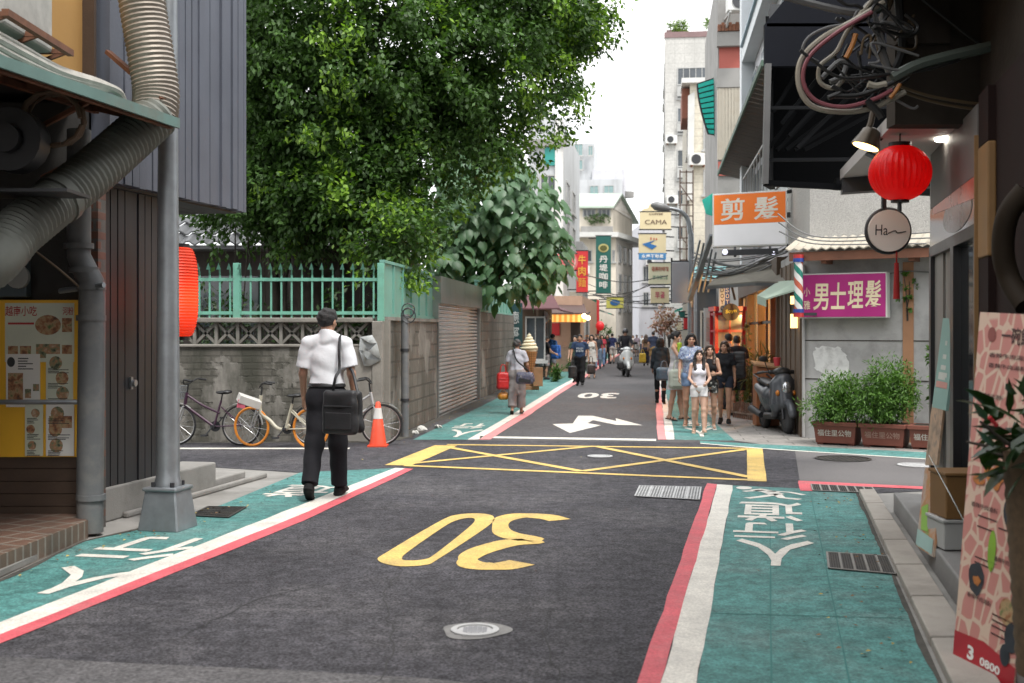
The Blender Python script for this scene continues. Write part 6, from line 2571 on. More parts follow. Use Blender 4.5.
sg = Bldg('slate_shop', 'small slate grey shop front with a teal canopy projecting past the booth', 697, 716, 281, 31, 4, dark_shop)
sg.part('canopy', mat('pale teal canopy', (.16, .36, .36), rough=.6, var=.1), lambda m: m.prism([(-.1, -.5, sg.H + .02), (sg.wd + .5, -.5, sg.H + .02), (sg.wd + .5, .3, sg.H + .36), (-.1, .3, sg.H + .36)], (0, 0, .03)))
sg.win(.08, .5, .5, 2.0, 'F')
sg.win(.6, 3.2, .4, 2.0, 'L', bars=2)
po = thing('poster_stand', 'white and cyan poster stand beside the red booth', 'poster', at(711, 395, 27.2))
m = MB()
a, b = at(704, 346, 27.2), at(716.5, 308, 27.2)
m.bx(a.x, b.x, 27.2, 27.24, .1, b.z)
m.build('board', mat('poster cyan white', (.5, .58, .58), rough=.5, var=.06), po)
m = MB()
m.bx(a.x + .05, b.x - .04, 27.19, 27.199, a.z + .1, b.z - .22)
m.build('print', food_mat('poster print', [(.3, .25, .22), (.35, .38, .36), (.42, .3, .28), (.5, .5, .5)], 8), po)
m = MB()
m.bx(a.x, a.x + .03, 27.21, 27.27, 0, .2)
m.bx(b.x - .03, b.x, 27.21, 27.27, 0, .2)
m.build('leg', dark_metal, po)

# wooden menu stand, low palings, shrubs
ws = thing('wooden_stand', 'orange brown wooden menu stand behind the parked scooter', 'stand', at(766, 425, 18.4))
Yq = 18.5
a, b = at(756.5, 425, Yq), at(779, 366, Yq)
m = MB()
m.prism([(a.x, Yq, .02), (b.x, Yq - .05, .02), (b.x, Yq - .05, b.z - .05), (a.x, Yq, b.z)], (0, .3, 0))
m.build('cabinet', mat('orange brown wood', (.29, .10, .035), rough=.55, var=.15, sc=3, streak=True, stain=.3), ws, bevel=.01)
m = MB()
m.prism([(a.x - .03, Yq - .04, b.z + .003), (b.x + .03, Yq - .08, b.z - .047), (b.x + .03, Yq + .32, b.z - .0), (a.x - .03, Yq + .33, b.z + .05)], (0, 0, .03))
m.build('top', mat('worn wood top', (.36, .2, .1), rough=.5, var=.15), ws)
pal = thing('low_palings', 'low brown and white wooden palings in front of the restaurant plants', 'fence', at(745, 418, 20))
m = MB()
for k in range(13):
 q = at(733 + k * 2.1, 0, 20.4 - k * .07)
 m.bx(q.x, q.x + .028, q.y, q.y + .02, 0, .28 + random.uniform(-.03, .04))
q0, q1 = at(732, 0, 20.45), at(760, 0, 19.5)
m.bar((q0.x, q0.y + .03, .1), (q1.x, q1.y + .03, .1), .03)
m.build('paling', mat('brown paling', (.16, .10, .07), rough=.8, var=.35, sc=12, stain=.5, stc=(.4, .38, .34), ssc=9), pal)['kind'] = 'stuff'
lf_mid = leafmat('mid green leaf', (.035, .085, .02), (.075, .15, .035), .5, .3)
lf_ol = leafmat('olive leaf', (.05, .06, .03), (.10, .11, .05), .6, .25)
bush('shrub', 'dense round green shrub beside the girl in black by the palings', 'shrub', at(740, 397, 21) , (.26, .26, .30), 1300, .055, [lf_mid], 'rhomb', 4, base=at(740, 414, 21))
bush('shrub', 'loose grassy plants against the lit restaurant window', 'shrub', at(757, 372, 20.6), (.3, .3, .3), 320, .24, [lf_ol], 'lance', 6, wr=.1, base=at(757, 414, 20.6))
bush('shrub', 'dark leafy shrub under the restaurant window behind the wooden stand', 'shrub', at(752, 385, 21.5), (.3, .3, .35), 700, .09, [lf_mid, ], 'lance', 5, base=at(752, 414, 21.5))
bush('hanging_vine', 'thin vine climbing the timber post left of the lit window', 'plant', at(746.5, 345, 24), (.09, .08, .8), 420, .07, [lf_ol], 'rhomb', 2, base=at(746, 395, 24))

# street lamp and grey board
slb = at(691, 392, 28.5)
sl = thing('street_lamp', 'grey street lamp with curved arm above the girls', 'street lamp', Vector((slb.x, 28.5, 0)))
m = MB()
top = [Vector((slb.x, 28.5, 0)), Vector((slb.x, 28.5, 2)), Vector((slb.x, 28.5, 3.6)), at(690, 232, 28.5), at(687.5, 219, 28.5), at(680, 211, 28.5), at(668, 208, 28.5)]
c_ = smooth_curve(top, 8)
m.tube(c_, [.09 - .05 * i / (len(c_) - 1) for i in range(len(c_))], 10)
m.build('pole', steel_galv, sl)
m = MB()
h0, h1 = at(670, 209.5, 28.5), at(651, 204.5, 28.5)
m.tube([h0, h0 + (h1 - h0) * .3, h0 + (h1 - h0) * .75, h1], [.05, .1, .11, .04], 12)
m.build('head', mat('grey lamp head', (.2, .2, .2), rough=.4), sl)
gb = thing('grey_board', 'plain grey back of a hanging sign left of the street lamp', 'sign', at(681, 304, 28.4))
m = MB()
a, b = at(672, 303, 28.3), at(689, 262, 28.3)
m.bx(a.x, b.x, 28.3, 28.42, a.z, b.z)
m.build('panel', mat('grey sign back', (.3, .32, .35), rough=.5, var=.05), gb, bevel=.01)
m = MB()
m.bar((a.x, 28.36, a.z), (a.x, 28.36, b.z + .1), .04)
m.bar((a.x, 28.36, b.z + .02), (slb.x, 28.5, b.z + .02), .04)
m.bar((a.x, 28.36, a.z + .05), (slb.x, 28.5, a.z + .05), .04)
m.build('frame', dark_metal, gb)

def sign(label, px0, py0, px1, py1, Y, face, th=.15, name='shop_sign', cat='sign', mount=True, frame=None, side='R'):
 a, b = at(px0, py1, Y), at(px1, py0, Y)
 t = thing(name, label, cat, ((a.x + b.x) / 2, Y, a.z))
 m = MB()
 m.bx(a.x, b.x, Y, Y + th, a.z, b.z)
 m.build('sign_box', face, t)
 if mount:
  m = MB()
  e = 1 if side == 'R' else -1
  xx = b.x if e > 0 else a.x
  for z in (a.z + .1, b.z - .1):
   m.bar((xx, Y + th / 2, z), (xx + e * .35, Y + th / 2 + .2, z), .05)
  m.bx(a.x - .03, b.x + .03, Y - .01, Y + th, b.z, b.z + .04)
  m.bx(a.x - .03, b.x + .03, Y - .01, Y + th, a.z - .04, a.z)
  m.build('mount', dark_metal, t)
 return t

def stext(t, body, px, py, wpx, hpx, Y, m_, vert=False, bold=.02):
 m = MB()
 s = Y / F
 if vert:
  n = len(body)
  for i, ch in enumerate(body):
   put_text(m, ch, at(px, py - hpx / 2 + hpx * (i + .5) / n, Y), (1, 0, 0), (0, 0, 1), wpx * s, hpx / n * .82 * s, bold)
 else:
  put_text(m, body, at(px, py, Y), (1, 0, 0), (0, 0, 1), wpx * s, hpx * s, bold)
 return m.build('lettering', m_, t)

cream_s = mat('cream sign face', (.56, .48, .3), rough=.5, var=.05, stain=.25, stc=(.4, .3, .15), ssc=1.5)
pale_s = mat('pale yellow sign face', (.55, .53, .38), rough=.5, var=.05)
green_s = mat('dark green sign face', (.02, .13, .11), rough=.45, var=.05)
red_s = mat('red sign face', (.48, .025, .03), rough=.45, var=.06)
br_ink = mat('brown sign ink', (.09, .05, .035), rough=.5)
blue_ink = mat('blue sign ink', (.02, .12, .32), rough=.5)
s1 = sign('scalloped cream coffee sign with dark lettering, topmost of the right sign stack', 640, 212, 671, 229, 50, cream_s)
m = MB()
Yt = 50.0
m.prism([at(640, 212, Yt), at(644, 208.5, Yt), at(648, 208, Yt), at(650, 204, Yt), at(655.5, 202, Yt), at(661, 204, Yt), at(663, 208, Yt), at(667, 208.5, Yt), at(671, 212, Yt)], (0, .14, 0))
m.build('scalloped_top', cream_s, s1)
stext(s1, "CAMA", 656, 222, 22, 4.5, Yt - .02, br_ink)
stext(s1, "COFFEE", 656, 214, 14, 1.8, Yt - .02, br_ink)
s2 = sign('cream and blue estate agent sign with an arrow emblem below the coffee sign', 639, 234, 666, 253, 47.6, cream_s)
m = MB()
a, b = at(639, 259.5, 47.58), at(666, 253, 47.58)
m.bx(a.x, b.x, 47.58, 47.72, a.z, b.z)
m.build('blue_band', mat('sign blue band', (.05, .2, .42), rough=.5), s2)
stext(s2, "永慶不動產", 652.5, 256.2, 22, 4, 47.56, white_plain)
m = MB()
m.add([at(x, y, 47.58) for x, y in ((642, 244), (656, 240), (650, 243.5), (657, 246), (652, 249.5))], [(0, 1, 2), (0, 2, 3, 4)])
m.build('arrow_emblem', blue_ink, s2)
m = MB()
for x in (650.5, 653.5, 656):
 m.add([at(x, 237 + (x - 650) * .2, 47.58), at(x + 1, 237 + (x - 650) * .2, 47.58), at(x + 1, 240, 47.58), at(x, 240, 47.58)], [(0, 1, 2, 3)])
m.build('red_bars', mat('sign red', (.4, .04, .03), rough=.5), s2)
s3 = sign('pale yellow sign with two lines of small red and green writing', 649, 263, 672, 284, 44, pale_s)
stext(s3, "巷弄咖啡館", 660, 269, 17, 5, 43.98, mat('sign dull red', (.3, .08, .05), rough=.5))
stext(s3, "手作甜點", 660, 277.5, 15, 4, 43.98, mat('sign green ink', (.05, .16, .1), rough=.5))
s4 = sign('small cream sign lowest in the right sign stack', 651, 288, 669, 303, 42, cream_s)
stext(s4, "早餐", 660, 295, 10, 7, 41.98, mat('sign pink ink', (.4, .1, .12), rough=.5))

# --- left row
b1 = Bldg('grey_house', 'pale grey house with a teal window panel behind the broad leafed tree', 528, 562, 118, 52, 12, grey_w)
b1.part('teal_panel', mat('teal panel', (.02, .24, .21), rough=.5), lambda m: m.bx(b1.x(545), b1.x(556), -.08, 0, b1.z(166), b1.z(148)))
b1.part('cornice', conc_raw, lambda m: m.bx(-.1, b1.wd + .2, -.2, .2, b1.z(147), b1.z(140)))
b1.part('corner_pipe', white_metal, lambda m: m.bx(b1.wd - .3, b1.wd + .05, -.1, 0, 0, b1.z(120)))
for ya, yb in ((175, 200), (215, 240)):
 b1.win(b1.x(540), b1.x(556), b1.z(yb), b1.z(ya), 'F')
 b1.win(2, 4, b1.z(yb), b1.z(ya), 'R')
 b1.win(6, 8, b1.z(yb), b1.z(ya), 'R')

b2 = Bldg('stepped_block', 'grey stepped rooftop block standing behind the gabled house', 568, 605, 195, 116, 16, grey_w)
b2.part('upper_step', grey_w, lambda m: m.bx(b2.x(566), b2.x(594), .5, 8, b2.H, b2.z(143)))
b2.part('middle_step', lav_w, lambda m: m.bx(b2.x(592), b2.x(624), .2, 10, 0, b2.z(170)))
b2.part('side_step', grey_w, lambda m: m.bx(b2.x(575), b2.x(622), -.8, 0, 0, b2.z(181)))
for x0, x1, ya, yb in ((574, 583, 144, 156), (574, 583, 160, 170), (588, 593, 146, 156), (590, 599, 187, 196), (604, 614, 187, 195)):
 f = b2.win(b2.x(x0), b2.x(x1), b2.z(yb), b2.z(ya), 'F' if False else 'F', glass_=mat('pale teal glass', (.2, .3, .3), rough=.2))
 f.location.y = -.85 if yb > 180 else -.0
b2.part('water_tank', conc_raw, lambda m: m.cyl((b2.x(627), 3, b2.z(195)), (b2.x(627), 3, b2.z(189)), .6))

b3 = Bldg('gabled_house', 'beige corner house with pale green gabled roof, roof planter and coffee sign', 575, 616, 238, 76, 8, beige_w, rz=-.02)
z1 = b3.H
xe = b3.x(640)
b3.part('side_wall', mat('pale stucco', (.66, .62, .57), rough=.85, var=.08, stain=.4, ssc=.5, streak=True), lambda m: m.prism([(b3.x(616), -.02, 0), (xe, 6, 0), (xe, 9, 0), (b3.x(616), 9, 0)], (0, 0, z1 + .0)))
b3.part('eave', white_sheet, lambda m: m.prism([(b3.x(573), -1.0, z1), (b3.x(617), -1.0, z1), (xe + .8, 6, z1), (xe + .8, 9, z1), (b3.x(573), 9, z1)], (0, 0, .3)))
b3.part('roof_room', beige_w, lambda m: m.prism([(b3.x(577), .6, z1 + .3), (b3.x(613), .6, z1 + .3), (xe, 6.2, z1 + .3), (xe - 1, 9, z1 + .3), (b3.x(577), 9, z1 + .3)], (0, 0, b3.z(206) - z1 - .3)))
zr, zl = b3.z(189), b3.z(207)
b3.part('gable', mat('pale stucco', (.48, .45, .41)), lambda m: m.add([(b3.x(613), .55, zl), (xe + .05, 6.2, zl - .3), ((b3.x(613) + xe) / 2 - .2, 3.6, zr)], [(0, 1, 2)]))
b3.part('roof', mat('pale green metal roof', (.36, .43, .36), rough=.5, var=.06), lambda m: (m.prism([(b3.x(575), .2, zl - .05), (b3.x(614), .2, zl - .05), ((b3.x(613) + xe) / 2, 3.6, zr), (b3.x(575), 3.6, zr)], (0, 0, .12)),
                     m.prism([(b3.x(575), 3.6, zr), ((b3.x(613) + xe) / 2, 3.6, zr), (xe + .5, 6.8, zl - .5), (b3.x(575), 6.8, zl - .5)], (0, 0, .12))))
b3.part('planter_box', conc_raw, lambda m: m.bx(b3.x(581), b3.x(613), .1, .55, z1 + .3, z1 + .75))
for k in range(2):
 b3.win(b3.x(583 + k * 15), b3.x(596 + k * 15), b3.z(216), b3.z(208), 'F', bars=2, sill=False).location.y = .58
for (xa, xb, ya, yb) in ((580, 592, 250, 262), (612, 615, 250, 262)):
 b3.win(b3.x(xa), b3.x(xb), b3.z(yb), b3.z(ya), 'F')
side_dir = (Vector((xe, 6, 0)) - Vector((b3.x(616), -.02, 0)))
ns = Vector((side_dir.y, -side_dir.x, 0)).normalized()
for row, (ya, yb) in enumerate(((244, 262), (273, 292), (297, 312))):
 for u in (.12, .42, .72):
  p = Vector((b3.x(616), -.02, 0)) + side_dir * u
  p2 = Vector((b3.x(616), -.02, 0)) + side_dir * (u + .15)
  m = MB(b3.X)
  m.prism([p + ns * .0 + Vector((0, 0, b3.z(yb))), p2 + Vector((0, 0, b3.z(yb))), p2 + Vector((0, 0, b3.z(ya))), p + Vector((0, 0, b3.z(ya)))], ns * .06)
  fr_ = m.build('window', win_frame, b3.t)
  m = MB(b3.X)
  i0, i1 = p.lerp(p2, .1) + ns * .061, p.lerp(p2, .9) + ns * .061
  m.prism([i0 + Vector((0, 0, b3.z(yb) + .08)), i1 + Vector((0, 0, b3.z(yb) + .08)), i1 + Vector((0, 0, b3.z(ya) - .08)), i0 + Vector((0, 0, b3.z(ya) - .08))], ns * .01)
  m.build('pane', win_dark, fr_)
m = MB()
rsx = at(598, 219, 76.4)
bush('roof_hedge', 'row of green plants in the roof planter of the gabled house', 'hedge', rsx, (1.0, .3, .28), 900, .13, [lf_mid], 'rhomb', 5)
b4 = Bldg('lavender_house', 'pale lavender house closing the end of the street', 639, 692, 225, 96, 10, lav_w, rz=0)
for px in (643, 652, 661):
 for ya, yb in ((240, 256), (266, 282), (292, 306)):
  b4.win(b4.x(px), b4.x(px + 6), b4.z(yb), b4.z(ya), 'F')
b9 = Bldg('far_house', 'grey low house beyond the gabled house at the bend of the street', 600, 645, 268, 125, 10, mat('far grey stucco', (.4, .39, .38), rough=.9, stain=.3), rz=0)
for px in (606, 618, 630):
 b9.win(b9.x(px), b9.x(px + 6), b9.z(298), b9.z(282), 'F')

cs = sign('tall dark green coffee shop sign with white characters and yellow oval emblem', 596, 236, 611, 293, 60, green_s, side='L')
stext(cs, "丹堤咖啡", 603.5, 272, 8.5, 34, 59.98, white_plain, True)
m = MB()
m.add([at(603.5 + 5.2 * math.cos(a), 248 + 4.3 * math.sin(a), 59.98) for a in [-i * math.pi / 12 for i in range(24)]], [tuple(range(24))])
m.build('oval_mark', mat('emblem pale yellow', (.55, .5, .2), rough=.5), cs)
m = MB()
m.add([at(603.5 + 3.6 * math.cos(a), 248 + 2.7 * math.sin(a), 59.96) for a in [-i * math.pi / 12 for i in range(24)]], [tuple(range(24))])
m.build('oval_mark', mat('emblem olive', (.12, .12, .03), rough=.5), cs)
ys = sign('small yellow sign with a blue oval below the green coffee sign', 606.5, 297.5, 623.5, 308, 58, mat('yellow sign face', (.58, .55, .12), rough=.5), side='L')
m = MB()
m.add([at(615 + 5 * math.cos(a), 302.5 + 3 * math.sin(a), 57.98) for a in [-i * math.pi / 10 for i in range(20)]], [tuple(range(20))])
m.build('oval_mark', blue_ink, ys)
r1_ = sign('round red sign with pale ring behind the leaves', 562, 254, 577, 270, 47, red_s, side='L')
m = MB()
c = at(566, 262, 46.9)
m.cyl(c, c + Vector((0, .12, 0)), .46, n=28)
m.build('disc', mat('pink red disc', (.5, .12, .12), rough=.5), r1_)
m = MB()
m.tube([c + Vector((.36 * math.cos(a), -.01, .36 * math.sin(a))) for a in [i * math.pi / 12 for i in range(24)]], .025, 6, closed=True)
m.build('ring', mat('pale ring', (.5, .4, .35)), r1_)
r2_ = sign('red and yellow vertical sign right of the round red sign', 576.5, 251, 588, 292, 48, red_s, side='L')
stext(r2_, "牛肉麵", 582, 271, 7.5, 34, 47.98, mat('sign gold', (.6, .32, .04), rough=.5), True)
g2 = sign('plain dark green panel sign at first floor height behind the orange awning', 588, 300, 597, 317, 56, mat('green panel', (.02, .16, .09), rough=.5), side='L')
wb = sign('white and pale lit board over the orange awning', 549, 299, 583, 311, 45, mat('pale shop board', (.45, .44, .4), rough=.5, stain=.4, ssc=2), side='L')

l1 = Bldg('left_shop', 'brown fronted shop with maroon awning at the end of the block wall', 517, 536, 296, 35.5, 5.5, brown_w)
l1.part('awning', maroon, lambda m: m.prism([(l1.wd, .5, 2.35), (l1.wd + .75, .5, 2.05), (l1.wd + .75, 5.3, 2.05), (l1.wd, 5.3, 2.35)], (0, 0, .05)))
l1.part('awning_front', maroon, lambda m: m.prism([(.05, -.6, 2.1), (l1.wd + .75, -.6, 2.1), (l1.wd + .5, .1, 2.5), (.05, .1, 2.5)], (0, 0, .04)))
l1.win(.25, .85, .6, 1.9, 'F', bars=1)
l1.win(.8, 4.5, .5, 1.9, 'R', bars=3)
tb_ = thing('vertical_sign', 'dark teal vertical sign board with two pale characters at the wall end', 'sign', at(513, 385, 33.6))
m = MB()
a, b = at(504, 380, 33.5), at(522.5, 303, 33.5)
m.bx(a.x, b.x, 33.5, 33.58, .05, b.z)
m.build('board', mat('dark teal board', (.012, .045, .05), rough=.4, var=.1), tb_)
stext(tb_, "德寧", 513.5, 325, 11, 30, 33.48, mat('pale grey ink', (.4, .42, .42), rough=.5), True, .0)
m = MB()
m.bar((a.x + .03, 33.62, 0), (a.x + .03, 33.62, b.z), .05)
m.bar((b.x - .03, 33.62, 0), (b.x - .03, 33.62, b.z), .05)
m.build('post', white_metal, tb_)
cw_ = thing('round_sign', 'round white hanging sign beside the orange awning', 'sign', at(542, 324, 38))
c = at(542.5, 317.5, 38)
m = MB()
m.cyl(c, c + Vector((0, .1, 0)), .215, n=26)
m.build('disc', white_plain, cw_)
m = MB()
m.bar(c + Vector((0, .05, -.2)), Vector((c.x, c.y + .05, 0)), .09)
m.bar(c + Vector((0, .05, -.2)), c + Vector((0, .05, -.9)), .16, .05)
m.build('lit_post', mat('pale blue lit post', (.4, .6, .7), emit=(.5, .75, .9), es=.35), cw_)
m = MB()
put_text(m, "小南門", c + Vector((0, -.01, -.03)), (1, 0, 0), (0, 0, 1), .27, .08, .02)
m.build('lettering', mat('sign dull red', (.3, .08, .05)), cw_)
l2 = Bldg('food_stall_shop', 'peach walled food shop behind the striped orange awning', 546, 582, 296, 43.5, 12, mat('peach wall', (.42, .27, .19), rough=.7, var=.1))
l2.part('red_panel', red_s, lambda m: m.bx(.22, .5, -.04, 0, 1.3, 1.75))
l2.part('opening', mat('shop opening', (.05, .035, .03), rough=.8), lambda m: (m.bx(.02, .15, -.02, 0, 0, 2.0), m.bx(.9, 1.25, -.02, 0, 0, 2.0)))
l2.part('counter', mat('stall counter', (.3, .2, .14), rough=.6, var=.3, sc=4), lambda m: m.bx(.2, .85, -.5, -.05, 0, .9))
l2.win(1, 4, .5, 2, 'R', bars=2)
oa = thing('orange_awning', 'striped orange awning with glowing bulbs over the food stall', 'awning', at(567, 323, 42))
m = MB()
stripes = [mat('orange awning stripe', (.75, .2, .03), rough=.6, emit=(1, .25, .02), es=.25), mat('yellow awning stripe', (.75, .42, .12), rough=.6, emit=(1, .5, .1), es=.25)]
for k in range(14):
 m.m = k % 2
 x0, x1 = 548 + k * 2.7, 548 + (k + 1) * 2.7
 a, b = at(x0, 322, 42), at(x1, 314.5, 42)
 m.bx(a.x, b.x, 42, 42.02, a.z, b.z)
m.build('valance', stripes, oa)
m = MB()
a, b = at(547, 314, 41.98), at(587, 314, 41.98)
m.prism([a, b, b + Vector((0, 1.6, .35)), a + Vector((0, 1.6, .35))], (0, 0, .04))
m.build('canvas', mat('dark brown canvas', (.07, .04, .035), rough=.8), oa)
for px, py in ((584, 316), (588, 318)):
 m = MB()
 m.ell(at(px, py, 41.7), (.08, .08, .08))
 m.build('bulb', mat('stall bulb', (1, .8, .5), emit=(1, .75, .4), es=6.), oa)
m = MB()
m.bar(at(586, 315, 41.7), at(590, 312, 41.9), .03)
m.bar(at(587, 322, 42), Vector((at(587, 322, 42).x, 42, 0)), .05)
m.build('frame', dark_metal, oa)
rl2 = thing('red_lantern', 'small red lantern hanging by a red post far along the left row', 'lantern', at(600, 331, 50))
m = MB()
m.ell(at(600, 326, 50), (.18, .18, .2))
m.build('shade', mat('red lantern far', (.5, .02, .03), rough=.5, emit=(1, .02, .02), es=.12), rl2)
m = MB()
m.bar(at(598, 300, 50.3), Vector((at(598, 300, 50.3).x, 50.3, 0)), .1)
m.build('post', red_s, rl2)

# further shop fronts that close the street
rowm = [mat('shop row cream', (.4, .37, .31), rough=.8, stain=.4), mat('shop row grey', (.3, .3, .3), rough=.8, stain=.4), mat('shop row brown', (.2, .15, .12), rough=.8, stain=.4)]
aw_cols = [mat('grey awning', (.2, .21, .21), rough=.7), mat('white awning', (.5, .5, .48), rough=.7), teal_sheet, mat('brown awning', (.13, .09, .07), rough=.7), mat('red awning', (.35, .05, .05), rough=.7)]
desc_l = ['cream shop house with a grey awning beyond the food stall', 'grey shop house with a white awning beyond the cream one on the left', 'brown shop house with a teal awning far along the left row', 'cream shop house with a brown awning in front of the gabled house']
for i, (Y0, Y1, hh) in enumerate(((56.5, 61, 3.3), (61, 66, 6.0), (66, 71, 3.0), (71, 75.5, 3.2))):
 px0 = 512 + F * (farL(Y0).x - 2.5) / Y0
 px1 = 512 + F * (farL(Y0).x + .2) / Y0
 pyt = 330 - (hh - 1.5) * F / Y0
 b = Bldg('shop_house', desc_l[i], px0, px1, pyt, Y0, Y1 - Y0 - .1, rowm[i % 3])
 b.part('awning', aw_cols[i], lambda m: m.prism([(b.wd, .1, 2.75), (b.wd + 1.1, .1, 2.4), (b.wd + 1.1, b.D, 2.4), (b.wd, b.D, 2.75)], (0, 0, .06)))
 b.part('shop_front', win_dark, lambda m: m.bx(b.wd, b.wd + .03, .4, b.D - .4, .1, 2.3))
 if hh > 5:
  for y in (.6, 2.6):
   b.win(y, y + 1.3, 3.6, 5.0, 'R')
   b.win(.4, 1.6, 3.6, 5.0, 'F')
desc_r = ['brown shop house with a grey awning behind the slate shop', 'cream shop house with a white canopy below the iron rack', 'grey shop house with a teal awning under the cream signs', 'brown shop house with a brown awning below the tall tower', 'cream shop house with a red awning far along the right row', 'grey shop house with a white awning at the end of the right row']
for i, (Y0, Y1, hh) in enumerate(((36, 43, 4.2), (43, 49.5, 5.5), (64, 73, 4.5), (88.5, 95, 6.5), (107, 118, 7), (118, 130, 6))):
 x0 = 2.05 + .12 * Y0
 px0 = 512 + F * x0 / Y0
 b = Bldg('shop_house', desc_r[i], px0, px0 + 3 * F / Y0, 330 - (hh - 1.5) * F / Y0, Y0, Y1 - Y0 - .1, rowm[(i + 2) % 3])
 b.part('awning', aw_cols[i % 5], lambda m: m.prism([(0, .1, 2.9), (-1.0, .1, 2.5), (-1.0, b.D, 2.5), (0, b.D, 2.9)], (0, 0, .06)))
 b.part('shop_front', win_dark, lambda m: m.bx(-.03, 0, .5, b.D - .5, .1, 2.4))
 for k in range(2):
  b.win(.8 + k * 2.6, 2.4 + k * 2.6, 3.2, 4.0 if hh < 5 else 4.6, 'L')
fe = Bldg('end_shop', 'pale shop with a long grey canopy closing the view at the bend', 603, 690, 300, 135, 8, rowm[0], rz=0)
fe.part('canopy', aw_cols[0], lambda m: m.prism([(0, -2.0, 3.0), (fe.wd, -2.0, 3.0), (fe.wd, 0, 3.6), (0, 0, 3.6)], (0, 0, .12)))
for k in range(5):
 fe.win(.6 + k * 1.9, 2.1 + k * 1.9, .4, 2.7, 'F', bars=1, sill=False)
# overhead wires
ow = thing('overhead_wires', 'thin overhead wires strung across the far street', 'wires', at(630, 300, 50))
m = MB()
for k in range(9):
 Y = random.uniform(44, 70)
 a = at(random.uniform(585, 600), random.uniform(275, 305), Y)
 b = at(random.uniform(655, 690), random.uniform(270, 310), Y + random.uniform(-4, 4))
 m.tube(smooth_curve([a, (a + b) / 2 - Vector((0, 0, .25)), b], 6), .018, 5)
m.build('wire', black_plastic, ow)
# small projecting signs along both rows
sm_cols = [red_s, green_s, pale_s, mat('sign orange', (.6, .2, .03)), mat('sign sky blue', (.1, .3, .5)), white_plain, mat('sign plum', (.2, .05, .15)), mat('sign yellow', (.6, .45, .05))]
lab = ['small red sign', 'small dark green sign', 'small pale yellow sign', 'small orange sign', 'small sky blue sign', 'small white sign', 'small plum sign', 'small yellow sign']
for i, (px, py, w_, h_, Y) in enumerate(((684, 318, 4, 11, 44), (679, 312, 6, 5, 48), (677, 322, 5, 8, 52), (592, 318, 4, 9, 58))):
 t = sign(lab[i] + ' projecting over the shop fronts deep in the street', px, py, px + w_, py + h_, Y, sm_cols[i], .1, side='R' if px > 640 else 'L')
lf_pink = leafmat('dusty pink leaf', (.22, .09, .08), (.3, .2, .16), .6, .3)
bush('flower_bush', 'dusty pink flowering bush hanging beside the street lamp pole', 'bush', at(665, 322, 36), (.5, .4, .42), 900, .1, [lf_pink, ], 'rhomb', 4, base=at(668, 374, 36), wr=.6)
for i, (px, Y, hh, lb_) in enumerate(((603, 54, 2.1, 'green shrub beside the red post on the left pavement'), (577, 41, .55, 'small potted shrub under the food stall awning'), (590, 62, 1.2, 'green shrub in front of the left shop row'))):
 p = at(px, 0, Y)
 bush('shrub', lb_, 'shrub', (p.x, Y, hh * .62), (.4, .4, hh * .42), 500, .14, [lf_mid], 'lance', 4, base=(p.x, Y, .02))

def ac_unit(label, px, py, Y, w_=.7):
 c = at(px, py, Y)
 t = thing('air_conditioner', label, 'air conditioner', c - Vector((0, 0, .3)))
 m = MB()
 m.bx(c.x - w_ / 2, c.x + w_ / 2, Y - .3, Y + .02, c.z - .25, c.z + .25)
 m.build('case', white_metal, t, bevel=.02)
 m = MB()
 m.lathe([(.2, 0), (.2, .02), (.02, .02)], Vector((c.x - .08, Y - .3, c.z)), 16, rot(R(90), 0, 0))
 m.build('fan_grille', dark_metal, t)
 m = MB()
 for s_ in (-.25, .25):
  m.bar((c.x + s_, Y - .32, c.z - .28), (c.x + s_, Y + .1, c.z - .28), .05)
 m.build('bracket', rust, t)

for lb_, px, py, Y in (('air conditioner on the tall tower beside the second window row', 671, 140, 73.9), ('air conditioner on the tall tower low beside the third window row', 672, 200, 73.9), ('air conditioner on the cream tiled house wall', 697, 160, 49.9),
     ('air conditioner on the front of the gabled house under the eave', 584, 270, 75.9), ('air conditioner on the lavender house between its top windows', 650, 262, 95.9), ('air conditioner on the grey house behind the broad leafed tree', 549, 208, 51.9)):
 ac_unit(lb_, px, py, Y)
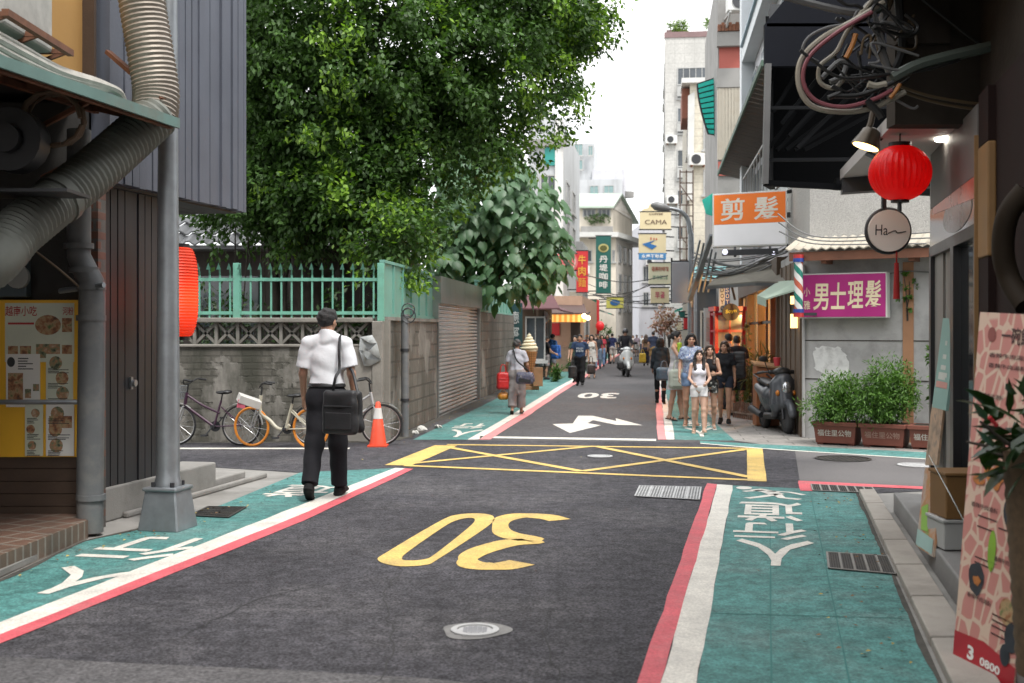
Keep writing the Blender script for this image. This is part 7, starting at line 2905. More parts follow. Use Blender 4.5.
# ------------------------------------------------------------------ people: one continuous skin surface each, clothes as children
class SDF:
 def __init__(s, h):
  s.h = h
  s.P = []

 def cap(s, a, b, ra, rb=None, k=.02, flat=None, cut=None):
  s.P.append(('c', np.array(a, float), np.array(b, float), ra, ra if rb is None else rb, k, flat, cut))
  return s

 def ell(s, c, r, k=.03, Rm=None, cut=None):
  s.P.append(('e', np.array(c, float), np.array(r, float), Rm, None, k, None, cut))
  return s

 def mesh(s, cuts=(), wr=0.0, wf=22.0, seed=0.):
  h = s.h
  lo, hi = [], []
  for p in s.P:
   if p[0] == 'c':
    r = max(p[3], p[4])
    lo.append(np.minimum(p[1], p[2]) - r)
    hi.append(np.maximum(p[1], p[2]) + r)
   else:
    r = max(p[2])
    lo.append(p[1] - r)
    hi.append(p[1] + r)
  mg = 3 * h + .01 + wr
  o = np.min(lo, 0) - mg
  n = np.ceil((np.max(hi, 0) + mg - o) / h).astype(int) + 1
  D = np.full(n, 9.0, np.float32)
  ax = [o[i] + h * np.arange(n[i]) for i in range(3)]
  for p, l_, h_ in zip(s.P, lo, hi):
   k = p[5]
   pad = k + 3 * h
   i0 = np.maximum(((l_ - pad - o) / h).astype(int), 0)
   i1 = np.minimum(((h_ + pad - o) / h).astype(int) + 2, n)
   X, Y, Z = np.meshgrid(ax[0][i0[0]:i1[0]], ax[1][i0[1]:i1[1]], ax[2][i0[2]:i1[2]], indexing='ij')
   if p[0] == 'c':
    a, b, ra, rb, flat = p[1], p[2], p[3], p[4], p[6]
    dx, dy, dz = X - a[0], Y - a[1], Z - a[2]
    v = b - a
    sc = 1.0
    if flat is not None:
     nv, fs = np.array(flat[0], float), flat[1]
     nv = nv / np.linalg.norm(nv)
     c = (dx * nv[0] + dy * nv[1] + dz * nv[2]) * (1 / fs - 1)
     dx, dy, dz = dx + nv[0] * c, dy + nv[1] * c, dz + nv[2] * c
     v = v + nv * (v @ nv) * (1 / fs - 1)
     sc = fs
    vv = max(v @ v, 1e-9)
    t = np.clip((dx * v[0] + dy * v[1] + dz * v[2]) / vv, 0, 1)
    d = np.sqrt((dx - v[0] * t) ** 2 + (dy - v[1] * t) ** 2 + (dz - v[2] * t) ** 2) - (ra + (rb - ra) * t)
    if sc < 1:
     d = d * (sc * .5 + .5)
   else:
    c, r, Rm = p[1], p[2], p[3]
    dx, dy, dz = X - c[0], Y - c[1], Z - c[2]
    if Rm is not None:
     Q = np.array(Rm).T
     dx, dy, dz = (Q[0, 0] * dx + Q[0, 1] * dy + Q[0, 2] * dz, Q[1, 0] * dx + Q[1, 1] * dy + Q[1, 2] * dz, Q[2, 0] * dx + Q[2, 1] * dy + Q[2, 2] * dz)
    k0 = np.sqrt((dx / r[0]) ** 2 + (dy / r[1]) ** 2 + (dz / r[2]) ** 2)
    k1 = np.sqrt((dx / r[0] ** 2) ** 2 + (dy / r[1] ** 2) ** 2 + (dz / r[2] ** 2) ** 2) + 1e-6
    d = k0 * (k0 - 1) / k1
   if p[7]:
    for q, nn in p[7]:
     nn = np.array(nn, float)
     nn = nn / np.linalg.norm(nn)
     d = np.maximum(d, (X - q[0]) * nn[0] + (Y - q[1]) * nn[1] + (Z - q[2]) * nn[2])
   sub = D[i0[0]:i1[0], i0[1]:i1[1], i0[2]:i1[2]]
   e = np.maximum(k - np.abs(sub - d), 0) / k
   D[i0[0]:i1[0], i0[1]:i1[1], i0[2]:i1[2]] = np.minimum(sub, d) - e * e * k * .25
  if cuts or wr:
   X, Y, Z = np.meshgrid(*ax, indexing='ij')
   if wr:
    D = D + wr * (np.sin(wf * X + 3 * np.sin(wf * .5 * Z + seed) + seed) * np.sin(wf * .8 * Z + 2 * np.sin(wf * .6 * Y + seed * 2)) + .5 * np.sin(wf * 1.9 * Z + wf * X * .7 + seed))
   for q, nn in cuts:
    nn = np.array(nn, float)
    nn = nn / np.linalg.norm(nn)
    D = np.maximum(D, (X - q[0]) * nn[0] + (Y - q[1]) * nn[1] + (Z - q[2]) * nn[2])
  return snets(D, o, h)

def snets(D, o, h):
 neg = D < 0
 n = np.array(D.shape)
 cs = [(i, j, k) for i in (0, 1) for j in (0, 1) for k in (0, 1)]
 m = n - 1
 def C(A, c):
  return A[c[0]:c[0] + m[0], c[1]:c[1] + m[1], c[2]:c[2] + m[2]]
 cnt = sum(C(neg, c).astype(np.int8) for c in cs)
 act = (cnt > 0) & (cnt < 8)
 idx = np.argwhere(act)
 if len(idx) == 0:
  return np.zeros((0, 3)), np.zeros((0, 4), int)
 ids = np.full(m, -1, np.int64)
 ids[tuple(idx.T)] = np.arange(len(idx))
 vals = {c: D[idx[:, 0] + c[0], idx[:, 1] + c[1], idx[:, 2] + c[2]] for c in cs}
 acc = np.zeros((len(idx), 3))
 num = np.zeros(len(idx))
 for a in cs:
  for ax in range(3):
   if a[ax] == 0:
    b = tuple(1 if i == ax else a[i] for i in range(3))
    va, vb = vals[a], vals[b]
    cr = (va < 0) != (vb < 0)
    t = np.where(cr, va / np.where(cr, va - vb, 1), 0)
    p = np.tile(np.array(a, float), (len(idx), 1))
    p[:, ax] += t
    acc[cr] += p[cr]
    num[cr] += 1
 V = o + h * (idx + acc / num[:, None])
 F_ = []
 for ax in range(3):
  u, v = (ax + 1) % 3, (ax + 2) % 3
  sl0 = [slice(None)] * 3
  sl1 = [slice(None)] * 3
  sl0[ax] = slice(0, n[ax] - 1)
  sl1[ax] = slice(1, n[ax])
  a, b = neg[tuple(sl0)], neg[tuple(sl1)]
  ch = np.argwhere(a != b)
  ok = (ch[:, u] > 0) & (ch[:, v] > 0) & (ch[:, u] < m[u]) & (ch[:, v] < m[v])
  ch = ch[ok]
  fl = a[tuple(ch.T)]
  def cell(du, dv):
   q = ch.copy()
   q[:, u] -= du
   q[:, v] -= dv
   return ids[tuple(q.T)]
  q = np.stack([cell(1, 1), cell(0, 1), cell(0, 0), cell(1, 0)], 1)
  q[~fl] = q[~fl][:, ::-1]
  F_.append(q)
 return V, np.concatenate(F_)

def mesh_np(name, V, Fq, m_, parent, smooth=True):
 me = bpy.data.meshes.new(name)
 me.vertices.add(len(V))
 me.vertices.foreach_set('co', V.astype(np.float32).reshape(-1))
 me.loops.add(len(Fq) * 4)
 me.loops.foreach_set('vertex_index', Fq.astype(np.int32).reshape(-1))
 me.polygons.add(len(Fq))
 me.polygons.foreach_set('loop_start', (np.arange(len(Fq)) * 4).astype(np.int32))
 me.polygons.foreach_set('loop_total', np.full(len(Fq), 4, np.int32))
 me.polygons.foreach_set('use_smooth', np.ones(len(Fq), bool))
 me.materials.append(m_)
 me.update(calc_edges=True)
 o = bpy.data.objects.new(name, me)
 COL.objects.link(o)
 o.parent = parent
 XF[o.name] = XF[parent.name]
 return o

def V3(*a):
 return np.array(a, float)

def nz(v):
 return v / np.linalg.norm(v)

skins = {'light': mat('light skin', (.52, .32, .235), rough=.5, var=.05, sc=6), 'tan': mat('tan skin', (.40, .225, .15), rough=.5, var=.06, sc=6), 'mid': mat('mid skin', (.45, .265, .185), rough=.5, var=.05, sc=6)}
hair_blk = mat('black hair', (.010, .0085, .0085), rough=.62, var=.5, sc=40, bump=1., bsc=120)
hair_brn = mat('dark brown hair', (.04, .022, .014), rough=.42, var=.35, sc=30, bump=.4, bsc=90)
hair_gry = mat('grey hair', (.075, .07, .068), rough=.6, var=.4, sc=40, bump=.5, bsc=90)
eye_m = mat('dark eye', (.015, .01, .01), rough=.2)
lip_m = mat('lips', (.36, .10, .09), rough=.45)
_cl = {}

def cloth(c, name=None):
 k = tuple(c)
 if k not in _cl:
  _cl[k] = mat('cloth %02d' % len(_cl), c, rough=.85, var=.08, sc=5, bump=.6, bsc=13, spec=.2)
 return _cl[k]

def person(label, pos, yaw, H=1.68, sex='m', skin='mid', h=.012, legs=((8, 10), (-8, 12)), arms=((5, 8, 12), (-5, 8, 12)), top='tee', topc=(.5, .5, .5), bot='trousers', botc=(.03, .03, .035),
  hair='short', hairm=None, shoe='shoe', shoec=(.02, .02, .02), group=None, head=(0, 0), lean=0, bw=1.0, face=True, hem=None, pal=None, topm=None, botm=None, sleeve=None, curl=.5, detail=True):
 """yaw 0 faces away from the camera; arms: (pitch fwd, out, elbow bend[, inward]) left, right; legs: (pitch fwd, knee) left, right"""
 s = H / 1.7
 th = thing('person', label, 'person', pos, R(yaw), group)
 fem = sex == 'f'
 sw = (.155 if fem else .178) * bw
 hw = .085
 sk = skins[skin]
 # ---- skeleton (1.7 m figure, pelvis over the origin)
 J = {}
 for i, sd in enumerate((-1, 1)):
  pt, kn = R(legs[i][0]), R(legs[i][1])
  hip = V3(sd * hw, 0, .90)
  knee = hip + .43 * V3(sd * .01, math.sin(pt), -math.cos(pt))
  an = knee + .40 * V3(0, math.sin(pt - kn), -math.cos(pt - kn))
  J[sd] = (hip, knee, an, pt - kn)
 lowest = min(J[sd][2][2] - .075 * max(.3, math.cos(J[sd][3])) + min(0, math.sin(J[sd][3]) * .13) for sd in (-1, 1))
 dz = -lowest
 up = V3(0, 0, dz)
 ln = R(lean)

 def B(x, y, z):          # trunk point with forward lean about the pelvis
  zz = z - .92
  return V3(x, y * 1 + zz * math.sin(ln) + (y * (math.cos(ln) - 1)), .92 + zz * math.cos(ln) - y * math.sin(ln)) + up
 A = {}
 for i, sd in enumerate((-1, 1)):
  a = arms[i]
  pt, ou, el = R(a[0]) + ln, R(a[1]), R(a[2])
  inw = R(a[3]) if len(a) > 3 else 0
  sh = B(sd * sw, -.01, 1.385)
  d1_ = V3(sd * math.sin(ou), math.sin(pt) * math.cos(ou), -math.cos(pt) * math.cos(ou))
  elb = sh + .275 * d1_
  o2 = ou * .35 - inw
  d2_ = nz(V3(sd * math.sin(o2), math.sin(pt + el) * math.cos(o2), -math.cos(pt + el) * math.cos(o2)))
  wr_ = elb + .235 * d2_
  A[sd] = (sh, elb, wr_, d1_, d2_)
 # ---- body
 S_ = SDF(h)
 fb = bw
 S_.ell(B(0, .005, 1.24), (.145 * fb, .098 * fb, .19), .04)
 S_.ell(B(0, .0, 1.05), ((.118 if fem else .135) * fb, .09 * fb, .16), .04)
 S_.ell(B(0, -.01, .93), ((.16 if fem else .152) * fb, .11 * fb, .125), .04)
 for sd in (-1, 1):
  S_.ell(B(sd * .072, -.055, .885), (.085 * fb, .08 * fb, .095), .04)
  S_.cap(B(sd * .02, -.02, 1.45), B(sd * (sw - .03), -.01, 1.395), .042, .05, .04)
  if fem:
   S_.ell(B(sd * .068, .085, 1.235), (.058, .05, .058), .03)
  hip, knee, an, fa = J[sd]
  hip, knee, an = hip + up, knee + up, an + up
  S_.cap(hip, knee, .083 * fb, .053 * fb, .04)
  S_.cap(knee, knee + (an - knee) * .35 + V3(0, -.012, 0), .05 * fb, .052 * fb, .03)
  S_.cap(knee + (an - knee) * .35 + V3(0, -.012, 0), an, .05 * fb, .033, .03)
  f_ = V3(sd * .12, math.cos(fa), math.sin(fa))
  f_ = nz(f_)
  dn = nz(V3(0, math.sin(fa), -math.cos(fa)))
  S_.cap(an + dn * .035 - f_ * .03, an + dn * .05 + f_ * .12, .034, .026, .03)
  sh, elb, wr_, d1_, d2_ = A[sd]
  S_.cap(sh, elb, .048 * (.85 if fem else 1) * fb, .036 * (.9 if fem else 1), .03)
  S_.cap(elb, wr_, .036 * (.9 if fem else 1), .024, .025)
  # hand
  med = V3(-sd, 0, 0)
  med = nz(med - d2_ * (med @ d2_))
  fw = np.cross(d2_, med) * 1.0
  if fw[1] + fw[2] * .3 < 0:
   fw = -fw
  pc = wr_ + d2_ * .045
  S_.cap(wr_ + d2_ * .015, wr_ + d2_ * .075, .036, .038, .012, flat=(med, .42))
  if h <= .009 and detail:
   for q, (off, L1_, L2_) in enumerate(((.030, .040, .036), (.010, .044, .042), (-.010, .041, .038), (-.029, .033, .029))):
    b0 = wr_ + d2_ * (.082 - abs(off - .005) * .15) + fw * off * .95
    c1 = curl * (.55 + .1 * q)
    e1 = nz(d2_ * math.cos(c1) + med * math.sin(c1) + fw * off * 3)
    e2 = nz(d2_ * math.cos(c1 * 2.3) + med * math.sin(c1 * 2.3))
    b1 = b0 + e1 * L1_
    S_.cap(b0 - d2_ * .02, b1, .0095, .0088, .005)
    S_.cap(b1, b1 + e2 * L2_, .0088, .0072, .005)
   t0 = wr_ + d2_ * .03 + fw * .026
   t1 = t0 + nz(d2_ * .75 + fw * .55 + med * .35) * .045
   S_.cap(t0, t1, .013, .0105, .01)
   S_.cap(t1, t1 + nz(d2_ * .9 + fw * .1 + med * .35) * .032, .0105, .008, .006)
  else:
   S_.cap(wr_ + d2_ * .08, wr_ + d2_ * .15 + med * .03, .03, .022, .012, flat=(med, .45))
   S_.cap(wr_ + d2_ * .03 + fw * .025, wr_ + d2_ * .09 + fw * .05 + med * .02, .014, .01, .01)
 S_.cap(B(0, -.02, 1.42), B(0, -.005, 1.52), .056 * (.88 if fem else 1), .052 * (.88 if fem else 1), .03)
 hy, hp = R(head[0]), R(head[1])
 Rh = Matrix.Rotation(hy, 3, 'Z') @ Matrix.Rotation(hp, 3, 'X')
 hc = B(0, .015, 1.593)

 def Hd(x, y, z):
  return hc + np.array(Rh @ Vector((x, y, z)))
 S_.ell(Hd(0, -.012, .022), (.072, .09, .086), .02, Rh)
 S_.ell(Hd(0, .018, -.045), (.056, .066, .072), .03, Rh)
 S_.ell(Hd(0, .055, -.085), (.028, .024, .026), .03, Rh)
 S_.cap(Hd(0, .078, .008), Hd(0, .096, -.03), .009, .013, .012)
 S_.ell(Hd(0, .075, -.062), (.024, .013, .010), .012, Rh)
 for sd in (-1, 1):
  S_.ell(Hd(sd * .076, -.01, -.012), (.011, .02, .033), .01, Rh)
  S_.ell(Hd(sd * .04, .062, -.03), (.022, .018, .02), .02, Rh)
  S_.cap(Hd(sd * .016, .083, .022), Hd(sd * .046, .07, .02), .009, .007, .012)
 V, Fq = S_.mesh()
 mesh_np('body', V * s, Fq, sk, th)
 if face:
  for sd in (-1, 1):
   m = MB()
   m.ell(Vector(Hd(sd * .031, .079, .004) * s), (.012 * s, .006 * s, .0065 * s), Rh, 8, 6)
   m.build('eye', eye_m, th, world=False)
   m = MB()
   m.tube([Vector(Hd(sd * .016, .0945, .024) * s), Vector(Hd(sd * .032, .089, .028) * s), Vector(Hd(sd * .05, .074, .022) * s)], .0035 * s, 5)
   m.build('eyebrow', hairm or hair_blk, th, world=False)
  m = MB()
  m.ell(Vector(Hd(0, .0875, -.06) * s), (.021 * s, .006 * s, .0075 * s), Rh, 10, 6)
  m.build('mouth', lip_m, th, world=False)
 # ---- hair
 hm = hairm or hair_blk
 G = SDF(max(h * .9, .007))
 nv = np.array(Rh @ Vector((0, .80, -.60)))
 cutf = (Hd(0, .062, .030), nv)
 back = np.array(Rh @ Vector((0, -.25, -1)))
 if hair == 'cap':
  G.ell(Hd(0, -.01, .028), (.084, .102, .092), .02, Rh, cut=[(Hd(0, 0, .02), np.array(Rh @ Vector((0, 0, -1))))])
  G.cap(Hd(-.03, .08, .03), Hd(.03, .08, .03), .05, .05, .02, flat=(np.array(Rh @ Vector((0, .2, 1))), .2))
 elif hair == 'helmet':
  G.ell(Hd(0, -.0, .02), (.115, .13, .125), .02, Rh, cut=[(Hd(0, 0, -.06), np.array(Rh @ Vector((0, .3, -1))))])
 else:
  G.ell(Hd(0, -.016, .027), (.084, .100, .095), .02, Rh, cut=[cutf, (Hd(0, -.05, -.065 if hair == 'short' else -.1), back)])
  for sd in (-1, 1):
   G.cap(Hd(sd * .03, .055, .085), Hd(sd * .073, .02, .03), .024, .016, .02)
  if hair in ('long', 'longback', 'wavy'):
   for sd in (-1, 1):
    pts = [Hd(sd * .072, -.01, .03), Hd(sd * .088, -.005, -.06), B(sd * .095, .03, 1.44), B(sd * .085, .095, 1.32), B(sd * .075, .115, 1.24)]
    if hair == 'longback':
     pts = [Hd(sd * .072, -.02, .03), Hd(sd * .085, -.03, -.06), B(sd * .085, -.06, 1.42), B(sd * .075, -.10, 1.30)]
    rs = [.026, .032, .034, .03, .016]
    for q in range(len(pts) - 1):
     G.cap(pts[q], pts[q + 1], rs[q], rs[q + 1], .02)
   for x in (-.045, 0, .045):
    G.cap(Hd(x, -.075, .0), B(x * 1.2, -.085, 1.42), .045, .045, .03)
    G.cap(B(x * 1.2, -.085, 1.42), B(x * 1.1, -.115, 1.27), .045, .025, .03)
  elif hair == 'bob':
   for x in (-.06, -.03, 0, .03, .06):
    G.cap(Hd(x, -.07 + abs(x) * .5, .0), Hd(x * 1.25, -.075 + abs(x) * .6, -.105), .042, .036, .03)
   for sd in (-1, 1):
    G.cap(Hd(sd * .074, .0, .03), Hd(sd * .085, .005, -.085), .024, .026, .02)
  elif hair == 'pony':
   G.cap(Hd(0, -.10, .03), Hd(0, -.15, .0), .03, .035, .02)
   G.cap(Hd(0, -.15, .0), Hd(0, -.15, -.19), .036, .018, .02)
  elif hair == 'bun':
   G.ell(Hd(0, -.08, .105), (.042, .042, .04), .02)
  elif hair == 'curly':
   for k in range(26):
    u = unit(1)[0]
    if u[1] > .35 and u[2] < .3:
     continue
    G.ell(Hd(u[0] * .075, u[1] * .085 - .02, abs(u[2]) * .09 + .01 - (.05 if u[2] < 0 else 0)), (.03, .03, .03), .012)
 V, Fq = G.mesh(wr=.004 if hair not in ('cap', 'helmet') else 0, wf=60)
 mesh_np({'cap': 'cap', 'helmet': 'helmet'}.get(hair, 'hair'), V * s, Fq, hm, th)
 # ---- top
 tm = topm or cloth(topc)
 T = SDF(max(h, .007))
 g = .014 if top != 'tank' else .008
 if top == 'shirt':
  g = .02
 hm_z = hem if hem is not None else {'tee': .86, 'shirt': .93, 'tank': .92, 'dress': .55, 'tunic': .8}.get(top, .88)
 T.ell(B(0, .005, 1.24), (.145 * fb + g, .098 * fb + g, .19 + .5 * g), .04)
 T.ell(B(0, .002, 1.06), (.128 * fb + g * 1.3, .095 * fb + g * 1.2, .17), .05)
 T.ell(B(0, -.008, .95), (.15 * fb + g * 1.1, .108 * fb + g, .15), .05)
 sl = sleeve if sleeve is not None else {'tee': .62, 'shirt': .78, 'tank': 0, 'dress': .0, 'tunic': .6, 'long': 1.8}.get(top, .6)
 for sd in (-1, 1):
  if fem:
   T.ell(B(sd * .068, .088, 1.235), (.062, .056, .062), .04)
  T.ell(B(sd * .072, -.055, .90), (.085 * fb + g * .7, .08 * fb + g * .7, .10), .05)
  sh, elb, wr_, d1_, d2_ = A[sd]
  if top in ('tank', 'dress') and sl == 0:
   T.cap(B(sd * .07, -.045, 1.33), B(sd * .085, -.015, 1.425), .028, .018, .02)
   T.cap(B(sd * .085, -.015, 1.425), B(sd * .075, .06, 1.32), .018, .028, .02)
  else:
   T.cap(B(sd * .02, -.02, 1.448), B(sd * (sw - .03), -.01, 1.395), .046 + g * .4, .053 + g * .4, .04)
   T.cap(B(0, -.02, 1.42), B(0, -.008, 1.50), (.066 if not fem else .060), (.066 if not fem else .058), .02)
   if sl <= 1:
    e = sh + (elb - sh) * sl
    T.cap(sh, e + d1_ * .05, .047 + g * .7, .052 + g * 1.3 if sl > .5 else .05 + g, .035, cut=[(e, d1_)])
   else:
    T.cap(sh, elb, .052 + g, .044 + g, .03)
    T.cap(elb, wr_ + d2_ * .03, .044 + g, .034 + g, .03, cut=[(wr_ - d2_ * .01, d2_)])
 if hm_z < .84:
  fl = (.10 if top == 'dress' else .05)
  T.cap(B(0, 0, .98), B(0, 0, hm_z - .03), .155 * fb, (.155 + fl) * fb, .05, flat=((0, 1, 0), .75), cut=[(B(0, 0, hm_z), (0, 0, -1))])
 cuts = [(B(0, 0, hm_z), (0, 0, -1))]
 nk = B(0, .0, {'shirt': 1.497, 'tee': 1.468, 'tunic': 1.468, 'long': 1.468}.get(top, 1.44))
 V, Fq = T.mesh(cuts + [(nk, (0, .35, 1))], wr={'tank': .002, 'shirt': .003}.get(top, .004), wf=24, seed=H * 7)
 t_o = mesh_np({'shirt': 'shirt', 'dress': 'dress'}.get(top, 'top'), V * s, Fq, tm, th)
 # ---- bottoms
 if bot:
  bm_ = botm or cloth(botc)
  Q = SDF(max(h, .008))
  g = {'trousers': .016, 'slim': .006, 'wide': .035, 'shorts': .016, 'long_shorts': .022, 'skirt': .01, 'midi': .01}[bot]
  Q.ell(B(0, -.01, .94), ((.16 if fem else .152) * fb + g, .11 * fb + g, .125), .04)
  ccut = [(B(0, 0, 1.02 if top != 'crop' else 1.06), (0, 0, 1))]
  for sd in (-1, 1):
   Q.ell(B(sd * .072, -.055, .885), (.085 * fb + g, .08 * fb + g * .8, .095), .04)
   hip, knee, an, fa = J[sd]
   hip, knee, an = hip + up, knee + up, an + up
   dth, dsn = nz(knee - hip), nz(an - knee)
   if bot in ('skirt', 'midi'):
    continue
   if bot in ('shorts', 'long_shorts'):
    L_ = .38 if bot == 'shorts' else .86
    e = hip + (knee - hip) * L_
    Q.cap(hip + V3(sd * .004, 0, 0), hip + (knee - hip) * min(1, L_ + .15) + V3(sd * .006, 0, 0), .084 * fb + g * .6, .072 * fb + g * 1.4 if bot == 'long_shorts' else .078 * fb + g * .5, .012, cut=[(e, dth)])
   else:
    kr, ar = {'trousers': (.078, .072), 'slim': (.064, .05), 'wide': (.09, .10)}[bot]
    stop = .96 if bot != 'wide' else .86
    Q.cap(hip, knee, .086 * fb + g, kr * fb + g * .3, .05)
    e = knee + (an - knee) * stop
    Q.cap(knee + V3(0, -.008, 0), an + dsn * .03, kr * fb + g * .3, ar, .04, cut=[(e, dsn)])
  if bot in ('skirt', 'midi'):
   zb_ = .60 if bot == 'skirt' else .45
   Q.cap(B(0, -.01, .95), B(0, 0, zb_ - .06), .165 * fb, .215 * fb, .05, flat=((0, 1, 0), .78), cut=[(B(0, 0, zb_), (0, 0, -1))])
  V, Fq = Q.mesh(ccut, wr=.003, wf=20, seed=H * 3 + 1)
  mesh_np({'shorts': 'shorts', 'long_shorts': 'shorts', 'skirt': 'skirt', 'midi': 'skirt'}.get(bot, 'trousers'), V * s, Fq, bm_, th)
  if bot == 'trousers' and top == 'shirt':
   Bt = SDF(.007)
   Bt.ell(B(0, -.01, .985), (.163 * fb + .014, .118 * fb + .012, .12), .02, cut=[(B(0, 0, 1.035), (0, 0, 1)), (B(0, 0, .995), (0, 0, -1))])
   V, Fq = Bt.mesh()
   mesh_np('belt', V * s, Fq, black_plastic, th)
 # ---- shoes
 for sd in (-1, 1):
  hip, knee, an, fa = J[sd]
  an = an + up
  f_ = nz(V3(sd * .12, math.cos(fa), math.sin(fa)))
  dn = nz(V3(0, math.sin(fa), -math.cos(fa)))
  K = SDF(max(h * .8, .006))
  if shoe in ('shoe', 'sneaker'):
   K.cap(an + dn * .036 - f_ * .035, an + dn * .05 + f_ * .135, .042, .036, .03)
   K.cap(an + dn * .0, an + dn * .035 + f_ * .01, .043, .044, .03)
   K.cap(an + dn * .058 - f_ * .045, an + dn * .058 + f_ * .14, .044, .044, .01, flat=(dn, .4))
   V, Fq = K.mesh([(an + dn * .076, dn)])
  else:
   K.cap(an + dn * .068 - f_ * .045, an + dn * .070 + f_ * .14, .043, .043, .01, flat=(dn, .28))
   for t in (.03, .085):
    K.cap(an + dn * .045 + f_ * t + V3(.035, 0, 0), an + dn * .02 + f_ * t, .011, .012, .008)
    K.cap(an + dn * .02 + f_ * t, an + dn * .045 + f_ * t - V3(.035, 0, 0), .012, .011, .008)
   V, Fq = K.mesh([(an + dn * .078, dn)])
  mesh_np('sandal' if shoe == 'sandal' else 'shoe', V * s, Fq, cloth(shoec), th)
 th_info = dict(th=th, s=s, A={k: tuple(v) for k, v in A.items()}, B=B, up=up, X=XF[th.name])
 return th_info

def wp(info, p):
 return info['X'] @ Vector(np.array(p) * info['s'])

def bag_box(label, c, dims, yaw, m_, name='bag', cat='bag', strap=None, strap_m=None, group=None, tilt=0, wrk=.006, r=.035):
 """soft rounded bag: SDF box built from capsules"""
 t = thing(name, label, cat, Vector(c) - Vector((0, 0, dims[2] / 2)), R(yaw), group)
 q = SDF(.011)
 w_, d_, h_ = dims
 r = min(r, d_ / 2.05)
 for z in np.linspace(-h_ / 2 + r, h_ / 2 - r, 7):
  for y in (-(d_ / 2 - r), (d_ / 2 - r)):
   tp = 1 - .12 * (z / h_ + .5)
   q.cap((-(w_ / 2 - r) * tp, y, z + h_ / 2), ((w_ / 2 - r) * tp, y, z + h_ / 2), r, r, .04)
 V, Fq = q.mesh(wr=wrk, wf=18)
 mesh_np('body', V, Fq, m_, t)
 m = MB()
 m.bx(-w_ * .4, w_ * .4, -d_ / 2 - .012, -d_ / 2 + .01, h_ * .62, h_ * .66)
 m.bx(-w_ * .36, w_ * .36, -d_ / 2 - .016, -d_ / 2 + .01, h_ * .12, h_ * .5)
 m.build('flap', strap_m or m_, t, world=False, bevel=.008)
 if strap:
  m = MB()
  pts = smooth_curve(strap, 8)
  for a, b in zip(pts, pts[1:]):
   pass
  n = len(pts)
  m.tube(pts, .014, 6)
  m.build('strap', strap_m or m_, t)
 return t

def handbag(label, c, dims, yaw, m_, hh=.12, name='bag', group=None):
 t = bag_box(label, c, dims, yaw, m_, name, 'bag', group=group)
 m = MB(frame_mat(Vector(c) - Vector((0, 0, dims[2] / 2)), R(yaw)))
 w_, d_, h_ = dims
 for y in (-d_ * .2, d_ * .2):
  m.tube(smooth_curve([(-w_ * .25, y, h_ * .95), (-w_ * .16, y * .4, h_ + hh * .8), (0, 0, h_ + hh), (w_ * .16, y * .4, h_ + hh * .8), (w_ * .25, y, h_ * .95)], 6), .008, 6)
 m.build('handle', m_, t)
 return t

# man in the white shirt, walking away
g0 = gnd(327, 497.5)
man = person('man in white short sleeved shirt and black trousers walking away', (g0.x, g0.y, .012), -4, (497.5 - 308) / F * g0.y / 1.012, 'm', 'tan', .0065, legs=((-14, 16), (9, 2)), arms=((6, 10, 14), (-4, 11, 22)),
   top='shirt', topc=(.66, .67, .70), bot='trousers', botc=(.014, .014, .017), hair='short', shoe='shoe', shoec=(.012, .012, .012), head=(-14, 0), bw=1.0, hem=1.0)
nyl = mat('black nylon', (.014, .014, .016), rough=.55, var=.25, sc=6, bump=.2, bsc=60)
bc = at(343, 412, 10.35)
sh_r = wp(man, man['A'][1][0])
bag_box('large black nylon shoulder bag hanging at the right hip of the man in white', bc, (.34, .18, .38), -18, nyl, 'shoulder_bag', 'bag',
  strap=[bc + Vector((-.09, .0, .17)), bc + Vector((-.06, -.03, .30)), sh_r + Vector((-.04, -.15, -.22)), sh_r + Vector((-.045, -.12, -.05)), sh_r + Vector((-.05, -.02, .068)), sh_r + Vector((-.045, .06, .03)), sh_r + Vector((-.03, .12, -.2)), bc + Vector((.05, .22, .35)), bc + Vector((.12, .05, .17))])

# older woman walking away on the left pavement
g1 = gnd(517, 414.5)
wom = person('older woman with short grey hair in pale top and loose grey trousers walking away', (g1.x, g1.y, .012), -6, (414.5 - 340) / F * g1.y / 1.012, 'f', 'tan', .011, legs=((-10, 12), (9, 4)), arms=((10, 16, 40), (6, 16, 45)), top='tee', topc=(.47, .47, .52), bot='wide', botc=(.25, .225, .22),
   hair='curly', hairm=hair_gry, shoe='sandal', shoec=(.03, .025, .022), head=(4, 0), hem=.84, bw=1.05, sleeve=.72, face=False)
pat = food_mat('patterned bag cloth', [(.03, .03, .05), (.12, .12, .18), (.04, .04, .06), (.35, .33, .35)], 26)
c_ = at(525, 378, 20.9)
shl = wp(wom, wom['A'][-1][0])
bag_box('dark patterned shoulder bag slung across the back of the older woman', c_, (.30, .12, .2), -6, pat, 'shoulder_bag', 'bag', strap=[c_ + Vector((.1, 0, .08)), c_ + Vector((-.02, -.06, .2)), shl + Vector((.12, -.15, -.12)), shl + Vector((.06, -.06, .06)), shl + Vector((.06, .05, .03))], strap_m=nyl)
handbag('bright red carrier bag hanging at the left side of the older woman', at(503, 381, 21.2), (.22, .13, .3), 8, mat('red shiny bag', (.5, .02, .02), rough=.35, var=.15, sc=8, bump=.4, bsc=18), .14)
handbag('small orange and yellow bag below the red carrier bag', at(503.5, 396, 21.25), (.16, .1, .1), 8, mat('orange yellow bag', (.55, .22, .03), rough=.4, var=.4, sc=12), .05)

